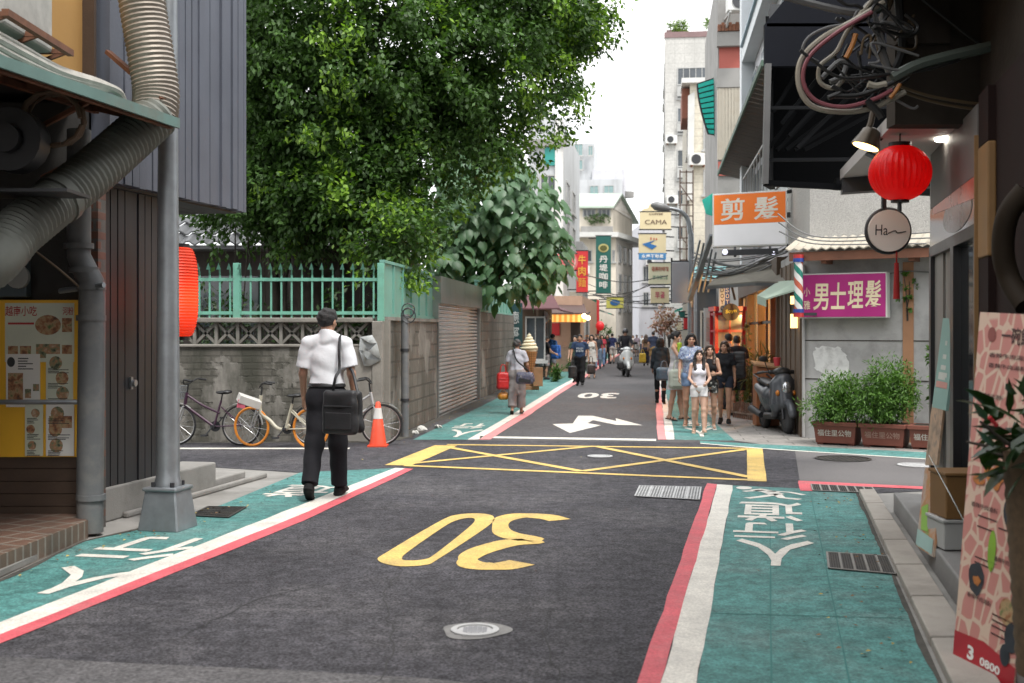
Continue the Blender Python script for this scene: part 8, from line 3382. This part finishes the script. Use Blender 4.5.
# man in navy coming towards us
g2 = gnd(580, 386)
navy_c = (.022, .04, .085)
nm_ = person('heavy man in navy printed tee and black trousers walking towards us on the left line', (g2.x, g2.y, .012), 172, (386 - 335) / F * g2.y / 1.012, 'm', 'tan', .013, legs=((10, 4), (-8, 14)), arms=((-6, 12, 10), (8, 14, 12)), top='tee', topc=navy_c, bot='trousers', botc=(.012, .012, .014), hair='short', bw=1.2, head=(-8, 0), hem=.84)
m = MB()
pc = wp(nm_, nm_['B'](0, .118 * 1.1, 1.24))
for r_, (tx_, wd_) in enumerate((("VOLLEY", .2), ("STATE", .2))):
 put_text(m, tx_, pc + Vector((0, -.035, -.0 - .07 * r_)), (1, 0, 0), (0, 0, 1), wd_, .05, .03)
m.build('shirt_print', mat('shirt print', (.4, .45, .5), rough=.8), nm_['th'])
handbag('black carry bag in the hand of the man in navy', at(572.5, 372, 31.6), (.2, .16, .32), 20, nyl, .14)
handbag('dark round handbag carried beside the man in navy', at(591, 369, 33), (.22, .14, .27), 10, mat('dark brown bag', (.03, .02, .018), rough=.5), .22)

def P(label, px, py, yaw, top_py=None, **k):
 g = gnd(px, py)
 if top_py is not None:
  k['H'] = (py - top_py) / F * g.y / 1.012
 return person(label, (g.x, g.y, .012), yaw, **k)

# girls on the right pavement
floral = food_mat('blue floral print', [(.03, .05, .14), (.3, .36, .45), (.05, .08, .2), (.5, .5, .5)], 24)
bwp = food_mat('black white leaf print', [(.015, .015, .015), (.015, .015, .015), (.02, .02, .02), (.5, .5, .48)], 26)
P('long haired girl in white sleeveless top and white shorts leading the group', 699, 434, 176, top_py=351, sex='f', skin='light', h=.008, legs=((9, 3), (-7, 9)), arms=((4, 14, 62, 25), (8, 10, 55, 20)), top='tank', topc=(.56, .55, .60), bot='shorts', botc=(.66, .65, .66), hair='long', hairm=hair_blk, shoe='sandal', shoec=(.42, .3, .22), head=(3, 4), hem=.9)
P('girl in dark tank top and black and white shorts behind the girl in white', 709.5, 430.5, 172, top_py=345.5, sex='f', skin='mid', h=.009, legs=((-8, 10), (9, 3)), arms=((10, 12, 80, 30), (6, 10, 85, 35)), top='tank', topc=(.013, .013, .015), bot='shorts', botm=bwp, hair='long', hairm=hair_brn, shoe='sandal', shoec=(.5, .48, .45), head=(10, 0), hem=.94)
P('girl in black tee and denim mini skirt walking nearest to the shrub', 724.5, 425, 166, top_py=342, sex='f', skin='tan', h=.009, legs=((7, 4), (-8, 10)), arms=((-6, 9, 10), (8, 10, 12)), top='tee', topc=(.013, .014, .017), bot='shorts', botc=(.025, .03, .045), hair='longback', hairm=hair_brn, shoe='sneaker', shoec=(.014, .014, .014), head=(-14, 0), hem=.88)
P('smiling girl in blue floral shirt and denim shorts behind the girl in white', 691, 427, 174, top_py=334, sex='f', skin='tan', h=.009, legs=((8, 3), (-9, 10)), arms=((30, 10, 70, 10), (5, 10, 20)), top='tee', topm=floral, bot='shorts', botc=(.16, .24, .38), hair='longback', hairm=hair_blk, shoe='sandal', shoec=(.4, .25, .18), head=(6, -6), hem=.9)
P('girl with tied back hair in pale grey dress turned sideways with a drink', 676, 421, -112, top_py=332, sex='f', skin='mid', h=.009, legs=((8, 4), (-5, 4)), arms=((30, 10, 60, 10), (34, 8, 62, 5)), top='dress', topc=(.46, .45, .47), bot=None, hair='pony', hairm=hair_blk, shoe='sandal', shoec=(.02, .02, .022), head=(0, 0), hem=.58)
P('woman in dark top and black leggings walking away at the outer edge of the group', 660.5, 404, -10, top_py=338.5, sex='f', skin='tan', h=.011, legs=((4, 4), (-9, 12)), arms=((4, 10, 20), (6, 10, 15)), top='tunic', topc=(.035, .045, .055), bot='slim', botc=(.012, .012, .014), hair='bob', hairm=hair_blk, shoe='shoe', shoec=(.014, .014, .014), head=(-20, 0), face=False, sleeve=1.5)
handbag('blue grey soft handbag hanging behind the woman in black leggings', at(664, 374, 22.3), (.27, .13, .24), 10, mat('blue grey leather', (.08, .12, .16), rough=.5, var=.2), .12)
handbag('pale green canvas tote beside the girl in the pale dress', at(677, 379, 19.4), (.26, .1, .3), 15, mat('pale canvas tote', (.33, .36, .31), rough=.9, var=.1), .15)
cup = thing('drink_cup', 'clear cup with lime green drink held by the girl in the pale dress', 'cup', at(680, 352, 19.6))
m = MB()
c = at(679.5, 347, 19.55)
m.lathe([(.03, -.08), (.042, .06), (.038, .065), (.02, .075)], c, 14)
m.build('cup', mat('lime drink', (.35, .5, .06), rough=.2, var=.1), cup)
m = MB()
m.tube([c + Vector((0, 0, .06)), c + Vector((.01, 0, .14))], .005, 6)
m.build('straw', white_plain, cup)
P('man with black hair and a black backpack standing behind the girl in black', 737, 416, -8, top_py=336, sex='m', skin='mid', h=.011, legs=((0, 2), (2, 4)), arms=((8, 8, 20), (8, 8, 20)), top='tee', topc=(.02, .02, .023), bot='long_shorts', botc=(.02, .02, .022), hair='short', shoe='sneaker', face=False)
bag_box('black backpack on the back of the man behind the girl in black', at(736.5, 365, 19.75), (.32, .17, .44), -8, nyl, 'backpack', 'backpack')
P('man with black hair in white tee standing by the red booth', 729, 411, 20, top_py=334.5, sex='m', skin='mid', h=.012, top='tee', topc=(.5, .5, .5), bot='trousers', botc=(.04, .04, .05), hair='short', face=False)

# left pavement, by the ice cream
P('young man in black tee and grey shorts standing by the food stall', 546.5, 380, -70, top_py=336.5, sex='m', skin='tan', h=.013, legs=((3, 3), (-3, 3)), arms=((20, 8, 50), (20, 8, 40)), top='tee', topc=(.02, .018, .02), bot='long_shorts', botc=(.22, .2, .2), hair='short', shoe='sneaker', head=(-10, -10), face=False)
P('man in blue tee and grey shorts standing behind the young man in black', 552.5, 377, -40, top_py=334.5, sex='m', skin='tan', h=.013, top='tee', topc=(.06, .16, .38), bot='long_shorts', botc=(.2, .21, .24), hair='short', shoe='sneaker', face=False)
bag_box('royal blue backpack worn by the man in the blue tee', at(556, 352, 36.4), (.28, .2, .42), -40, mat('blue nylon', (.03, .12, .4), rough=.6), 'backpack', 'backpack')
far = [
 ('woman with black hair in pale dress walking beside the man in navy', 591.6, 378.6, 170, 335, dict(sex='f', top='dress', topc=(.45, .43, .40), bot=None, hair='longback', hem=.62, shoe='sandal')),
 ('woman in red tee and blue jeans walking behind the pale dress', 602, 367, 175, 335, dict(sex='f', top='tee', topc=(.4, .05, .07), bot='trousers', botc=(.14, .22, .36), hair='bob')),
 ('man in dark tee and light blue jeans left of the red tee', 598, 369, 172, 334.5, dict(top='tee', topc=(.05, .05, .06), bot='trousers', botc=(.24, .33, .45), hair='short')),
 ('man in navy polo and pale shorts walking ahead of the scooter', 612.3, 364, -4, 333.8, dict(top='tee', topc=(.03, .04, .11), bot='long_shorts', botc=(.5, .48, .46), hair='short')),
 ('woman in black walking between the navy polo and the red tee', 607.3, 364, 178, 334.6, dict(sex='f', top='tee', topc=(.02, .02, .025), bot='slim', botc=(.02, .02, .02), hair='longback')),
 ('man in pale shirt far along the left line', 594.5, 364, 170, 334, dict(top='tee', topc=(.42, .36, .34), bot='trousers', botc=(.06, .06, .07), hair='short')),
 ('person in orange cap far along the left line', 587, 371, 176, 335, dict(top='tee', topc=(.3, .1, .08), bot='trousers', botc=(.05, .06, .08), hair='cap', hairm=cloth((.5, .2, .06)))),
 ('man in pale pink shirt and white shorts beyond the scooter', 636.8, 357, 178, 335, dict(top='tee', topc=(.5, .4, .47), bot='long_shorts', botc=(.55, .54, .52), hair='short')),
 ('woman in long black dress carrying a yellow bag on the right line', 646, 366, -6, 334.7, dict(sex='f', top='tunic', topc=(.13, .085, .05), bot='wide', botc=(.02, .02, .03), hair='longback', hairm=hair_brn)),
 ('man in dark navy tee and tan shorts walking away on the right line', 653.3, 368, -6, 331.7, dict(top='tee', topc=(.04, .05, .085), bot='long_shorts', botc=(.26, .17, .075), hair='short', shoe='sneaker', bw=1.08)),
 ('person in white tee far beyond the scooter on the right', 642, 355, 175, 335.5, dict(top='tee', topc=(.52, .52, .52), bot='trousers', botc=(.1, .12, .16), hair='short')),
 ('person in grey tee deep in the street left of the rider', 619, 355, 178, 335.5, dict(top='tee', topc=(.25, .26, .28), bot='trousers', botc=(.04, .04, .05), hair='short')),
 ('person in pale top deep in the street right of the rider', 633, 354, 172, 335.5, dict(sex='f', top='tee', topc=(.5, .46, .42), bot='shorts', botc=(.1, .13, .2), hair='longback')),
 ('person in dark green tee far left by the shrub', 575.5, 383, 160, 336, dict(top='tee', topc=(.04, .06, .045), bot='trousers', botc=(.05, .045, .04), hair='short')),
]
for k, (lb_, px, py, yaw, tp_, kw) in enumerate(far):
 kk = dict(skin=random.choice(['mid', 'tan', 'light']), h=.017, face=False, legs=random.choice([((9, 4), (-8, 12)), ((-8, 12), (9, 4))]), arms=((-8, 9, 12), (8, 9, 12)))
 kk.update(kw)
 P(lb_, px, py, yaw, top_py=tp_, **kk)
handbag('bright yellow bag held by the woman in the long black dress', at(642.5, 358, 46), (.26, .12, .36), 5, mat('yellow bag', (.6, .4, .04), rough=.5), .14)
# ------------------------------------------------------------------ bicycles, cone, scooters, ice cream sign, litter
def bicycle(label, pos, yaw, sc, framem, tyrem, rimm, basket=False, fork=None, seatm=None, loop=False, steer=0, group='bicycles parked along the garden wall', guard=None):
 """local: +x forward, wheels on the ground"""
 t = thing('bicycle', label, 'bicycle', pos, R(yaw), group)
 X = XF[t.name] @ Matrix.Scale(sc, 4)
 r, wb = .315, .53
 fork = fork or framem
 Fr = Vector((wb, 0, r))
 Re = Vector((-wb, 0, r))
 bb = Vector((-.08, 0, .29))
 st = Vector((-.20, 0, .70))
 hd0, hd1 = Vector((.40, 0, .62)), Vector((.36, 0, .82))
 m = MB(X)
 if loop:
  m.tube(smooth_curve([hd1, hd0 + Vector((-.03, 0, -.06)), (.2, 0, .42), (.06, 0, .30), bb, (-.15, 0, .36)], 8), .03, 10)
  m.tube([bb, st], .022, 8)
  m.tube([st - Vector((-.03, 0, .12)), Re + Vector((0, .05, 0))], .013, 8)
 else:
  m.tube(smooth_curve([hd0, bb], 4), .022, 10)
  m.tube(smooth_curve([hd1 - Vector((0, 0, .04)), (.1, 0, .62), st - Vector((-.02, 0, .20))], 5), .018, 10)
  m.tube([bb, st], .018, 8)
 for s in (-1, 1):
  m.tube([bb, Re + Vector((0, s * .055, 0))], .011, 6)
  m.tube([st - Vector((0, 0, .1)), Re + Vector((0, s * .055, 0))], .009, 6)
 m.tube([hd0, hd1], .026, 10)
 m.build('frame', framem, t)
 m = MB(X)
 for s in (-1, 1):
  m.tube([hd0 + Vector((.01, s * .05, -.02)), Fr + Vector((-.01, s * .05, 0))], .012, 6)
 m.tube([hd0 + Vector((.01, -.05, -.02)), hd0 + Vector((.01, .05, -.02))], .015, 6)
 m.build('fork', fork, t)
 for c in (Fr, Re):
  m = MB(X)
  for k in range(14):
   a = k * math.pi / 7
   m.tube([c + Vector((.02 * math.cos(a), .03 if k % 2 else -.03, .02 * math.sin(a))), c + Vector(((r - .03) * math.cos(a + .15), 0, (r - .03) * math.sin(a + .15)))], .0022, 4, caps=False)
  m.cyl(c - Vector((0, .045, 0)), c + Vector((0, .045, 0)), .022, n=10)
  wh = m.build('wheel', chrome, t)
  m = MB(X)
  m.tube([c + Vector((r * .93 * math.cos(a), 0, r * .93 * math.sin(a))) for a in [i * math.pi / 20 for i in range(40)]], .014, 8, closed=True)
  m.build('rim', rimm, wh)
  m = MB(X)
  m.tube([c + Vector(((r - .012) * math.cos(a), 0, (r - .012) * math.sin(a))) for a in [i * math.pi / 20 for i in range(40)]], .019, 8, closed=True)
  m.build('tyre', tyrem, wh)
 if guard:
  for c, a0, a1 in ((Fr, .1, 2.3), (Re, .6, 3.1)):
   m = MB(X)
   n = 14
   vs = []
   for i in range(n + 1):
    a = a0 + (a1 - a0) * i / n
    for y in (-.03, 0, .03):
     rr = r + (.028 if y else .036)
     vs.append(c + Vector((rr * math.cos(a), y, rr * math.sin(a))))
   m.add(vs, [(i * 3 + j, i * 3 + j + 1, i * 3 + j + 4, i * 3 + j + 3) for i in range(n) for j in (0, 1)], True)
   m.build('mudguard', guard, t)
 m = MB(X)
 m.tube([st, st + Vector((-.02, 0, .1))], .012, 8)
 m.ell(st + Vector((-.04, 0, .125)), (.13, .075, .03))
 m.ell(st + Vector((-.10, 0, .135)), (.075, .09, .032))
 m.build('saddle', seatm or black_plastic, t)
 m = MB(X)
 m.tube([hd1, hd1 + Vector((-.02, 0, .14))], .014, 8)
 hb = hd1 + Vector((-.02, 0, .14))
 cs_, sn_ = math.cos(R(steer)), math.sin(R(steer))
 rotp = lambda x, y, z: hb + Vector((x * cs_ - y * sn_, x * sn_ + y * cs_, z))
 m.tube(smooth_curve([rotp(-.16, -.28, .05), rotp(-.04, -.26, .07), rotp(.03, -.1, .0), rotp(.03, .1, .0), rotp(-.04, .26, .07), rotp(-.16, .28, .05)], 6), .012, 8)
 for s in (-1, 1):
  m.tube([rotp(-.18, s * .285, .05), rotp(-.06, s * .265, .068)], .018, 8)
 m.build('handlebar', black_plastic, t)
 m = MB(X)
 m.cyl(bb - Vector((0, .07, 0)), bb + Vector((0, .07, 0)), .03, n=12)
 m.cyl(bb + Vector((0, -.06, 0)), bb + Vector((0, -.052, 0)), .085, n=20)
 for s in (-1, 1):
  e = bb + Vector((s * .10, s * .09, -.13 * s))
  m.tube([bb + Vector((0, s * .075, 0)), e], .011, 6)
  m.box(e + Vector((0, s * .05, 0)), (.09, .08, .025))
 m.build('crank', dark_metal, t)
 if basket:
  m = MB(X)
  b0 = hd1 + Vector((.18, 0, .0))
  for z, e in ((-.1, .10), (-.0, .115), (.1, .13)):
   m.tube([b0 + Vector((sx * e, sy * (e + .03), z)) for sx, sy in ((-1, -1), (1, -1), (1, 1), (-1, 1))], .006, 5, closed=True)
  for i in range(9):
   u = -1 + 2 * i / 8
   for sy in (-1, 1):
    m.tube([b0 + Vector((u * .10, sy * .13, -.1)), b0 + Vector((u * .13, sy * .16, .1))], .003, 4)
   for sx in (-1, 1):
    m.tube([b0 + Vector((sx * .10, u * .13, -.1)), b0 + Vector((sx * .13, u * .16, .1))], .003, 4)
  for i in range(6):
   u = -1 + 2 * i / 5
   m.tube([b0 + Vector((u * .1, -.13, -.1)), b0 + Vector((u * .1, .13, -.1))], .003, 4)
  m.build('basket', steel_galv, t)
 return t

plum = mat('plum painted metal', (.05, .018, .04), rough=.35, var=.1)
silver = mat('silver paint', (.45, .45, .45), rough=.35, metal=.4, var=.08)
orange_t = mat('orange tyre', (.65, .22, .02), rough=.6, var=.15)
beige_p = mat('pale yellow white paint', (.45, .42, .33), rough=.4, var=.06)
bicycle('plum and silver city bicycle with front basket, leftmost against the wall', Vector((at(209, 0, 15.55).x, 15.55, .004)), 172, .83, plum, rubber, silver, True, silver, guard=silver)
bicycle('pale share bicycle with orange tyres parked by the garden wall', Vector((at(281, 0, 15.25).x, 15.25, .004)), 162, .80, beige_p, orange_t, orange_t, False, silver, loop=True, steer=25, guard=None)
bicycle('silver bicycle half hidden behind the man in white', Vector((at(347, 0, 15.5).x, 15.5, .004)), 4, .84, silver, rubber, silver, False, silver, guard=chrome)
bx_ = thing('parcel_box', 'white and pink cardboard box resting on the front of the orange tyred bicycle', 'box', at(248, 404, 15.2))
m = MB()
m.box(at(249, 401, 15.12), (.28, .22, .10), rot(.15, .35, .4))
m.build('carton', mat('white carton', (.5, .48, .45), rough=.6), bx_, bevel=.005)
m = MB()
m.box(at(241.5, 404, 15.0), (.10, .02, .10), rot(.1, .2, .3))
m.build('pink_label', mat('pink label', (.6, .12, .18), rough=.6, var=.2, sc=20), bx_)

cn = gnd(378, 446.5)
tc1 = thing('traffic_cone', 'orange traffic cone with white band in front of the silver bicycle', 'traffic cone', (cn.x, cn.y, .004))
hC = (446.5 - 402) / F * cn.y
m = MB()
m.lathe([(.115, .012), (.11, .03), (.03, hC - .012), (.02, hC), (.012, hC)], (cn.x, cn.y, .004), 24)
m.bx(cn.x - .125, cn.x + .125, cn.y - .125, cn.y + .125, .004, .024)
m.build('body', mat('cone orange', (.72, .075, .03), rough=.5, var=.1, sc=6, stain=.25), tc1)
m = MB()
fz = lambda z: .112 - (.082) * (z - .03) / (hC - .042) + .0025
m.lathe([(fz(hC * .62), hC * .62), (fz(hC * .86), hC * .86), (fz(hC * .86) - .004, hC * .86), (fz(hC * .62) - .004, hC * .62)], (cn.x, cn.y, .004), 24)
m.build('reflective_band', mat('reflective white', (.6, .58, .56), rough=.4, var=.08), tc1)

def scooter(label, pos, yaw, sc, bodym, accent, seatm, front_style=0, group=None):
 """local +x forward; about 1.8 m long, 1.1 m high"""
 t = thing('scooter', label, 'scooter', pos, R(yaw), group)
 X = XF[t.name] @ Matrix.Scale(sc, 4)

 def sd(fn, name, m_, h=.016, cuts=(), k=None):
  q = SDF(h)
  fn(q)
  V, Fq = q.mesh(cuts)
  V = V * sc
  mesh_np(name, V, Fq, m_, t)
 r = .235
 fw, rw = Vector((.60, 0, r)), Vector((-.58, 0, r))
 for c in (fw, rw):
  m = MB(X)
  m.tube([c + Vector(((r - .045) * math.cos(a), 0, (r - .045) * math.sin(a))) for a in [i * math.pi / 18 for i in range(36)]], .052, 10, closed=True)
  wh = m.build('wheel', rubber, t)
  m = MB(X)
  m.lathe([(.15, -.04), (.15, .04), (.13, .045), (.05, .05), (.03, .055)], c, 24, rot(R(90), 0, 0))
  for k_ in range(5):
   a = k_ * 1.2566
   m.bar(c + Vector((.03 * math.cos(a), 0, .03 * math.sin(a))), c + Vector((.15 * math.cos(a), 0, .15 * math.sin(a))), .035, .1)
  m.build('rim', dark_metal, wh)
 # front mudguard
 def mg(q):
  for i in range(9):
   a0, a1 = .35 + i * .21, .35 + (i + 1) * .21
   q.cap((.60 + .265 * math.cos(a0), 0, r + .265 * math.sin(a0)), (.60 + .265 * math.cos(a1), 0, r + .265 * math.sin(a1)), .062, .066, .02)
 sd(mg, 'front_mudguard', bodym, .014)
 # leg shield and nose
 def ap(q):
  q.cap((.50, 0, .50), (.38, 0, .86), .13, .15, .06)
  q.cap((.40, -.17, .48), (.36, -.15, .80), .07, .07, .10)
  q.cap((.40, .17, .48), (.36, .15, .80), .07, .07, .10)
  q.cap((.40, -.13, .38), (.30, -.12, .28), .07, .06, .08)
  q.cap((.40, .13, .38), (.30, .12, .28), .07, .06, .08)
 sd(ap, 'front_shield', bodym, .015)
 def hl(q):
  q.ell((.34, 0, 1.0), (.13, .14, .085), .03)
  q.cap((.30, -.2, 1.0), (.30, .2, 1.0), .035, .035, .03)
 sd(hl, 'handlebar_cowl', black_plastic if front_style == 0 else bodym, .013)
 m = MB(X)
 for s in (-1, 1):
  m.tube(smooth_curve([(.30, s * .18, 1.0), (.26, s * .28, 1.0), (.20, s * .37, .98)], 5), .016, 8)
  m.tube([(.245, s * .29, 1.0), (.19, s * .38, .978)], .022, 8)
  m.tube([(.29, s * .27, 1.0), (.27, s * .38, .99)], .007, 6)
 m.build('handlebar', black_plastic, t)
 for s in (-1, 1):
  m = MB(X)
  m.tube(smooth_curve([(.29, s * .22, 1.01), (.30, s * .27, 1.12), (.31, s * .30, 1.2)], 5), .008, 6)
  m.ell((.31, s * .32, 1.22), (.015, .075, .05))
  m.build('mirror', black_plastic, t)
 m = MB(X)
 m.ell((.455, 0, 1.0) if front_style else (.53, 0, .74), (.03, .10, .05) if front_style else (.075, .085, .12))
 m.build('headlight', accent, t)
 for s in (-1, 1):
  m = MB(X)
  m.ell((.50, s * .135, .66), (.045, .035, .05))
  m.build('turn_signal', mat('amber lens', (.55, .18, .02), rough=.2), t)
 m = MB(X)
 m.box((.63, 0, .38), (.02, .03, .02))
 for s in (-1, 1):
  m.tube([(.60, s * .075, r), (.47, s * .07, .62)], .02, 8)
 m.build('fork', dark_metal, t)
 def fl(q):
  q.cap((.32, -.12, .27), (-.1, -.13, .25), .055, .06, .06)
  q.cap((.32, .12, .27), (-.1, .13, .25), .055, .06, .06)
  q.cap((.32, 0, .27), (-.1, 0, .25), .06, .06, .06)
 sd(fl, 'floorboard', black_plastic, .016)
 def rb(q):
  q.cap((-.10, 0, .42), (-.16, 0, .62), .14, .15, .08)
  q.cap((-.15, -.07, .58), (-.75, -.06, .70), .13, .08, .08)
  q.cap((-.15, .07, .58), (-.75, .06, .70), .13, .08, .08)
  q.cap((-.2, 0, .40), (-.5, 0, .52), .13, .12, .08)
 sd(rb, 'rear_body', bodym, .016)
 def st(q):
  q.cap((-.08, 0, .77), (-.72, 0, .83), .13, .10, .04, flat=((0, 0, 1), .5))
 sd(st, 'seat', seatm, .015)
 m = MB(X)
 m.tube(smooth_curve([(-.55, -.11, .86), (-.85, -.11, .92), (-.85, .11, .92), (-.55, .11, .86)], 5), .014, 8)
 m.build('grab_rail', dark_metal, t)
 m = MB(X)
 m.tube([(-.25, -.17, .25), (-.75, -.19, .33)], [.05, .065], 12)
 m.box((-.35, .13, .26), (.45, .1, .14))
 m.build('exhaust', dark_metal, t)
 m = MB(X)
 m.ell((-.83, 0, .70), (.03, .10, .05))
 m.build('tail_light', mat('red lens', (.4, .01, .01), rough=.2), t)
 m = MB(X)
 m.tube([(-.15, .1, .2), (-.2, .22, .01)], .012, 6)
 m.build('kick_stand', dark_metal, t)
 return t

sg_m = mat('dark grey scooter paint', (.055, .06, .07), rough=.3, var=.05, spec=.6)
gs = gnd(780, 434)
scooter('dark grey scooter parked at the corner of the grey wall', Vector((gs.x + .05, gs.y + .50, .006)), -84, .88, sg_m, mat('chrome headlight', (.45, .46, .48), rough=.15, metal=.8), black_plastic)
rag = thing('red_cup', 'red cup set on the handlebar of the parked dark scooter', 'cup', at(777, 366, 17.3))
m = MB()
c = at(777, 366, 17.3)
m.lathe([(.04, 0), (.055, .12), (.05, .125)], c, 14)
m.build('cup', mat('red cup', (.38, .03, .04), rough=.4), rag)

ws_m = mat('silver white scooter paint', (.5, .52, .52), rough=.3, var=.05, spec=.6)
gr = gnd(627, 377)
kS = (377 - 346) / F * gr.y / 1.12
scooter('silver white scooter with a helmeted rider coming down the street', Vector((gr.x, gr.y + .45, .006)), -88, kS, ws_m, mat('clear headlight', (.6, .62, .62), rough=.15), black_plastic, 1)
rd = person('scooter rider in black jacket and dark helmet coming towards us', (gr.x, gr.y + .63, .41 * kS), 178, H=1.62 * kS, sex='m', skin='mid', h=.015, legs=((78, 95), (78, 95)), arms=((42, 16, 22, 0), (42, 16, 22, 0)), top='long', topc=(.018, .018, .022), bot='trousers', botc=(.03, .03, .035),
   hair='helmet', hairm=mat('dark helmet', (.03, .03, .033), rough=.25), shoe='sneaker', face=True)
bag_box('dark round bag hanging at the left side of the scooter rider', at(620.5, 365, gr.y + .1), (.2, .2, .24), 0, nyl, 'bag', 'bag')

# soft-serve cone advertising figure
ic = gnd(529, 384)
Yi = 30.0
icb = at(529, 384, Yi)
t = thing('ice_cream_statue', 'giant soft serve ice cream cone figure on a wooden stand by the left shop', 'statue', Vector((icb.x, Yi, 0)))
zc = at(0, 353, Yi).z
m = MB()
m.lathe([(.10, .0 + zc - .55), (.16, zc - .25), (.205, zc), (.21, zc + .04), (.19, zc + .05)], (icb.x, Yi, 0), 20)
m.build('wafer_cone', brickmat('wafer cone', (.34, .17, .06), (.3, .15, .05), (.16, .07, .02), .06, .06, .008, 0, offset=0), t)
m = MB()
prof = [(.20, zc + .03)]
zz = zc + .05
for i, r_ in enumerate((.23, .19, .145, .10, .055)):
 hh = .085 - i * .004
 prof += [(r_ * .8, zz), (r_, zz + hh * .35), (r_ * .98, zz + hh * .65), (r_ * .72, zz + hh)]
 zz += hh
prof += [(.02, zz + .02), (.003, zz + .075)]
vs, fs_ = [], []
nn = 28
for j, (r_, z) in enumerate(prof):
 for k in range(nn):
  a = 2 * math.pi * k / nn
  vs.append((icb.x + r_ * math.cos(a), Yi + r_ * math.sin(a), z + .05 * k / nn * (1 if 0 < j < len(prof) - 2 else 0)))
for j in range(len(prof) - 1):
 for k in range(nn):
  fs_.append((j * nn + k, j * nn + (k + 1) % nn, (j + 1) * nn + (k + 1) % nn, (j + 1) * nn + k))
m.add(vs, fs_, True)
m.build('swirl', mat('cream swirl', (.68, .63, .46), rough=.5, var=.05), t)
m = MB()
m.bx(icb.x - .25, icb.x + .25, Yi - .2, Yi + .2, 0, .1)
m.bx(icb.x - .18, icb.x + .2, Yi - .16, Yi + .16, .1, zc - .5)
m.bx(icb.x + .1, icb.x + .34, Yi - .3, Yi - .26, .1, zc - .35)
m.build('stand', mat('light wood stand', (.3, .17, .09), rough=.6, var=.15), t, bevel=.01)
bush('potted_plant', 'light green potted plant on the left pavement below the food stall', 'plant', at(555, 375, 34.5), (.22, .22, .24), 420, .12, [lf_mid], 'lance', 4, base=at(555, 383, 34.5))
bush('potted_plant', 'tall thin plant in front of the dark teal sign board', 'plant', at(512, 365, 32.8), (.22, .2, .6), 420, .12, [lf_mid], 'lance', 4, base=Vector((at(512, 0, 32.8).x, 32.8, .01)))

# litter and fallen leaves
lit = mat('litter paper', (.5, .49, .46), rough=.8, var=.15)
spots = [(424, 430.5, .09, 'crumpled white paper litter at the foot of the block wall'), (438, 428.5, .07, 'smaller crumpled paper by the block wall litter'), (416, 434, .06, 'torn paper scrap nearest to the standpipe')]
for px, py, r_, lb_ in spots:
 c = gnd(px, py)
 t = MB()
 n = 12
 for k in range(4):
  t.ell(c + Vector((random.uniform(-r_, r_) * .7, random.uniform(-r_, r_) * .7, .015 + r_ * .18)), (r_ * random.uniform(.4, .7), r_ * random.uniform(.4, .7), r_ * .25), rot(random.random(), random.random(), random.random()), 7, 4)
 tag(t.build('paper_litter', lit), lb_, 'litter', 'paper litter by the block wall')
lv = MB()
for k in range(230):
 zone = random.random()
 if zone < .45:
  p = gRo[0] + (gRo[-1] - gRo[0]) * random.random() + Vector((-abs(random.gauss(0, .28)), 0, .012))
 elif zone < .75:
  q = random.randint(1, len(gLo) - 2)
  p = gLo[q] + (gLo[q + 1] - gLo[q]) * random.random() + Vector((abs(random.gauss(0, .2)), 0, .012))
 else:
  Y = random.uniform(13, 26)
  p = Vector((random.uniform(-4, 2) if Y < 15.2 else farL(Y).x + abs(random.gauss(.1, .25)), Y, .012))
 a = random.uniform(0, 6.28)
 l = random.uniform(.018, .04)
 u, v = Vector((math.cos(a), math.sin(a), 0)), Vector((-math.sin(a), math.cos(a), 0))
 lv.m = 0 if random.random() < .6 else 1
 lv.add([p, p + u * l * .5 + v * l * .35 + Vector((0, 0, .008)), p + u * l + Vector((0, 0, .004)), p + u * l * .5 - v * l * .3 + Vector((0, 0, .003))], [(0, 1, 2, 3)])
lo_ = lv.build('fallen_leaves', [mat('brown dead leaf', (.16, .09, .04), rough=.8, var=.4, sc=9), mat('yellow dead leaf', (.35, .27, .07), rough=.8, var=.3, sc=9)])
lo_['label'] = 'scattered small dead leaves along the gutters'
lo_['kind'] = 'stuff'
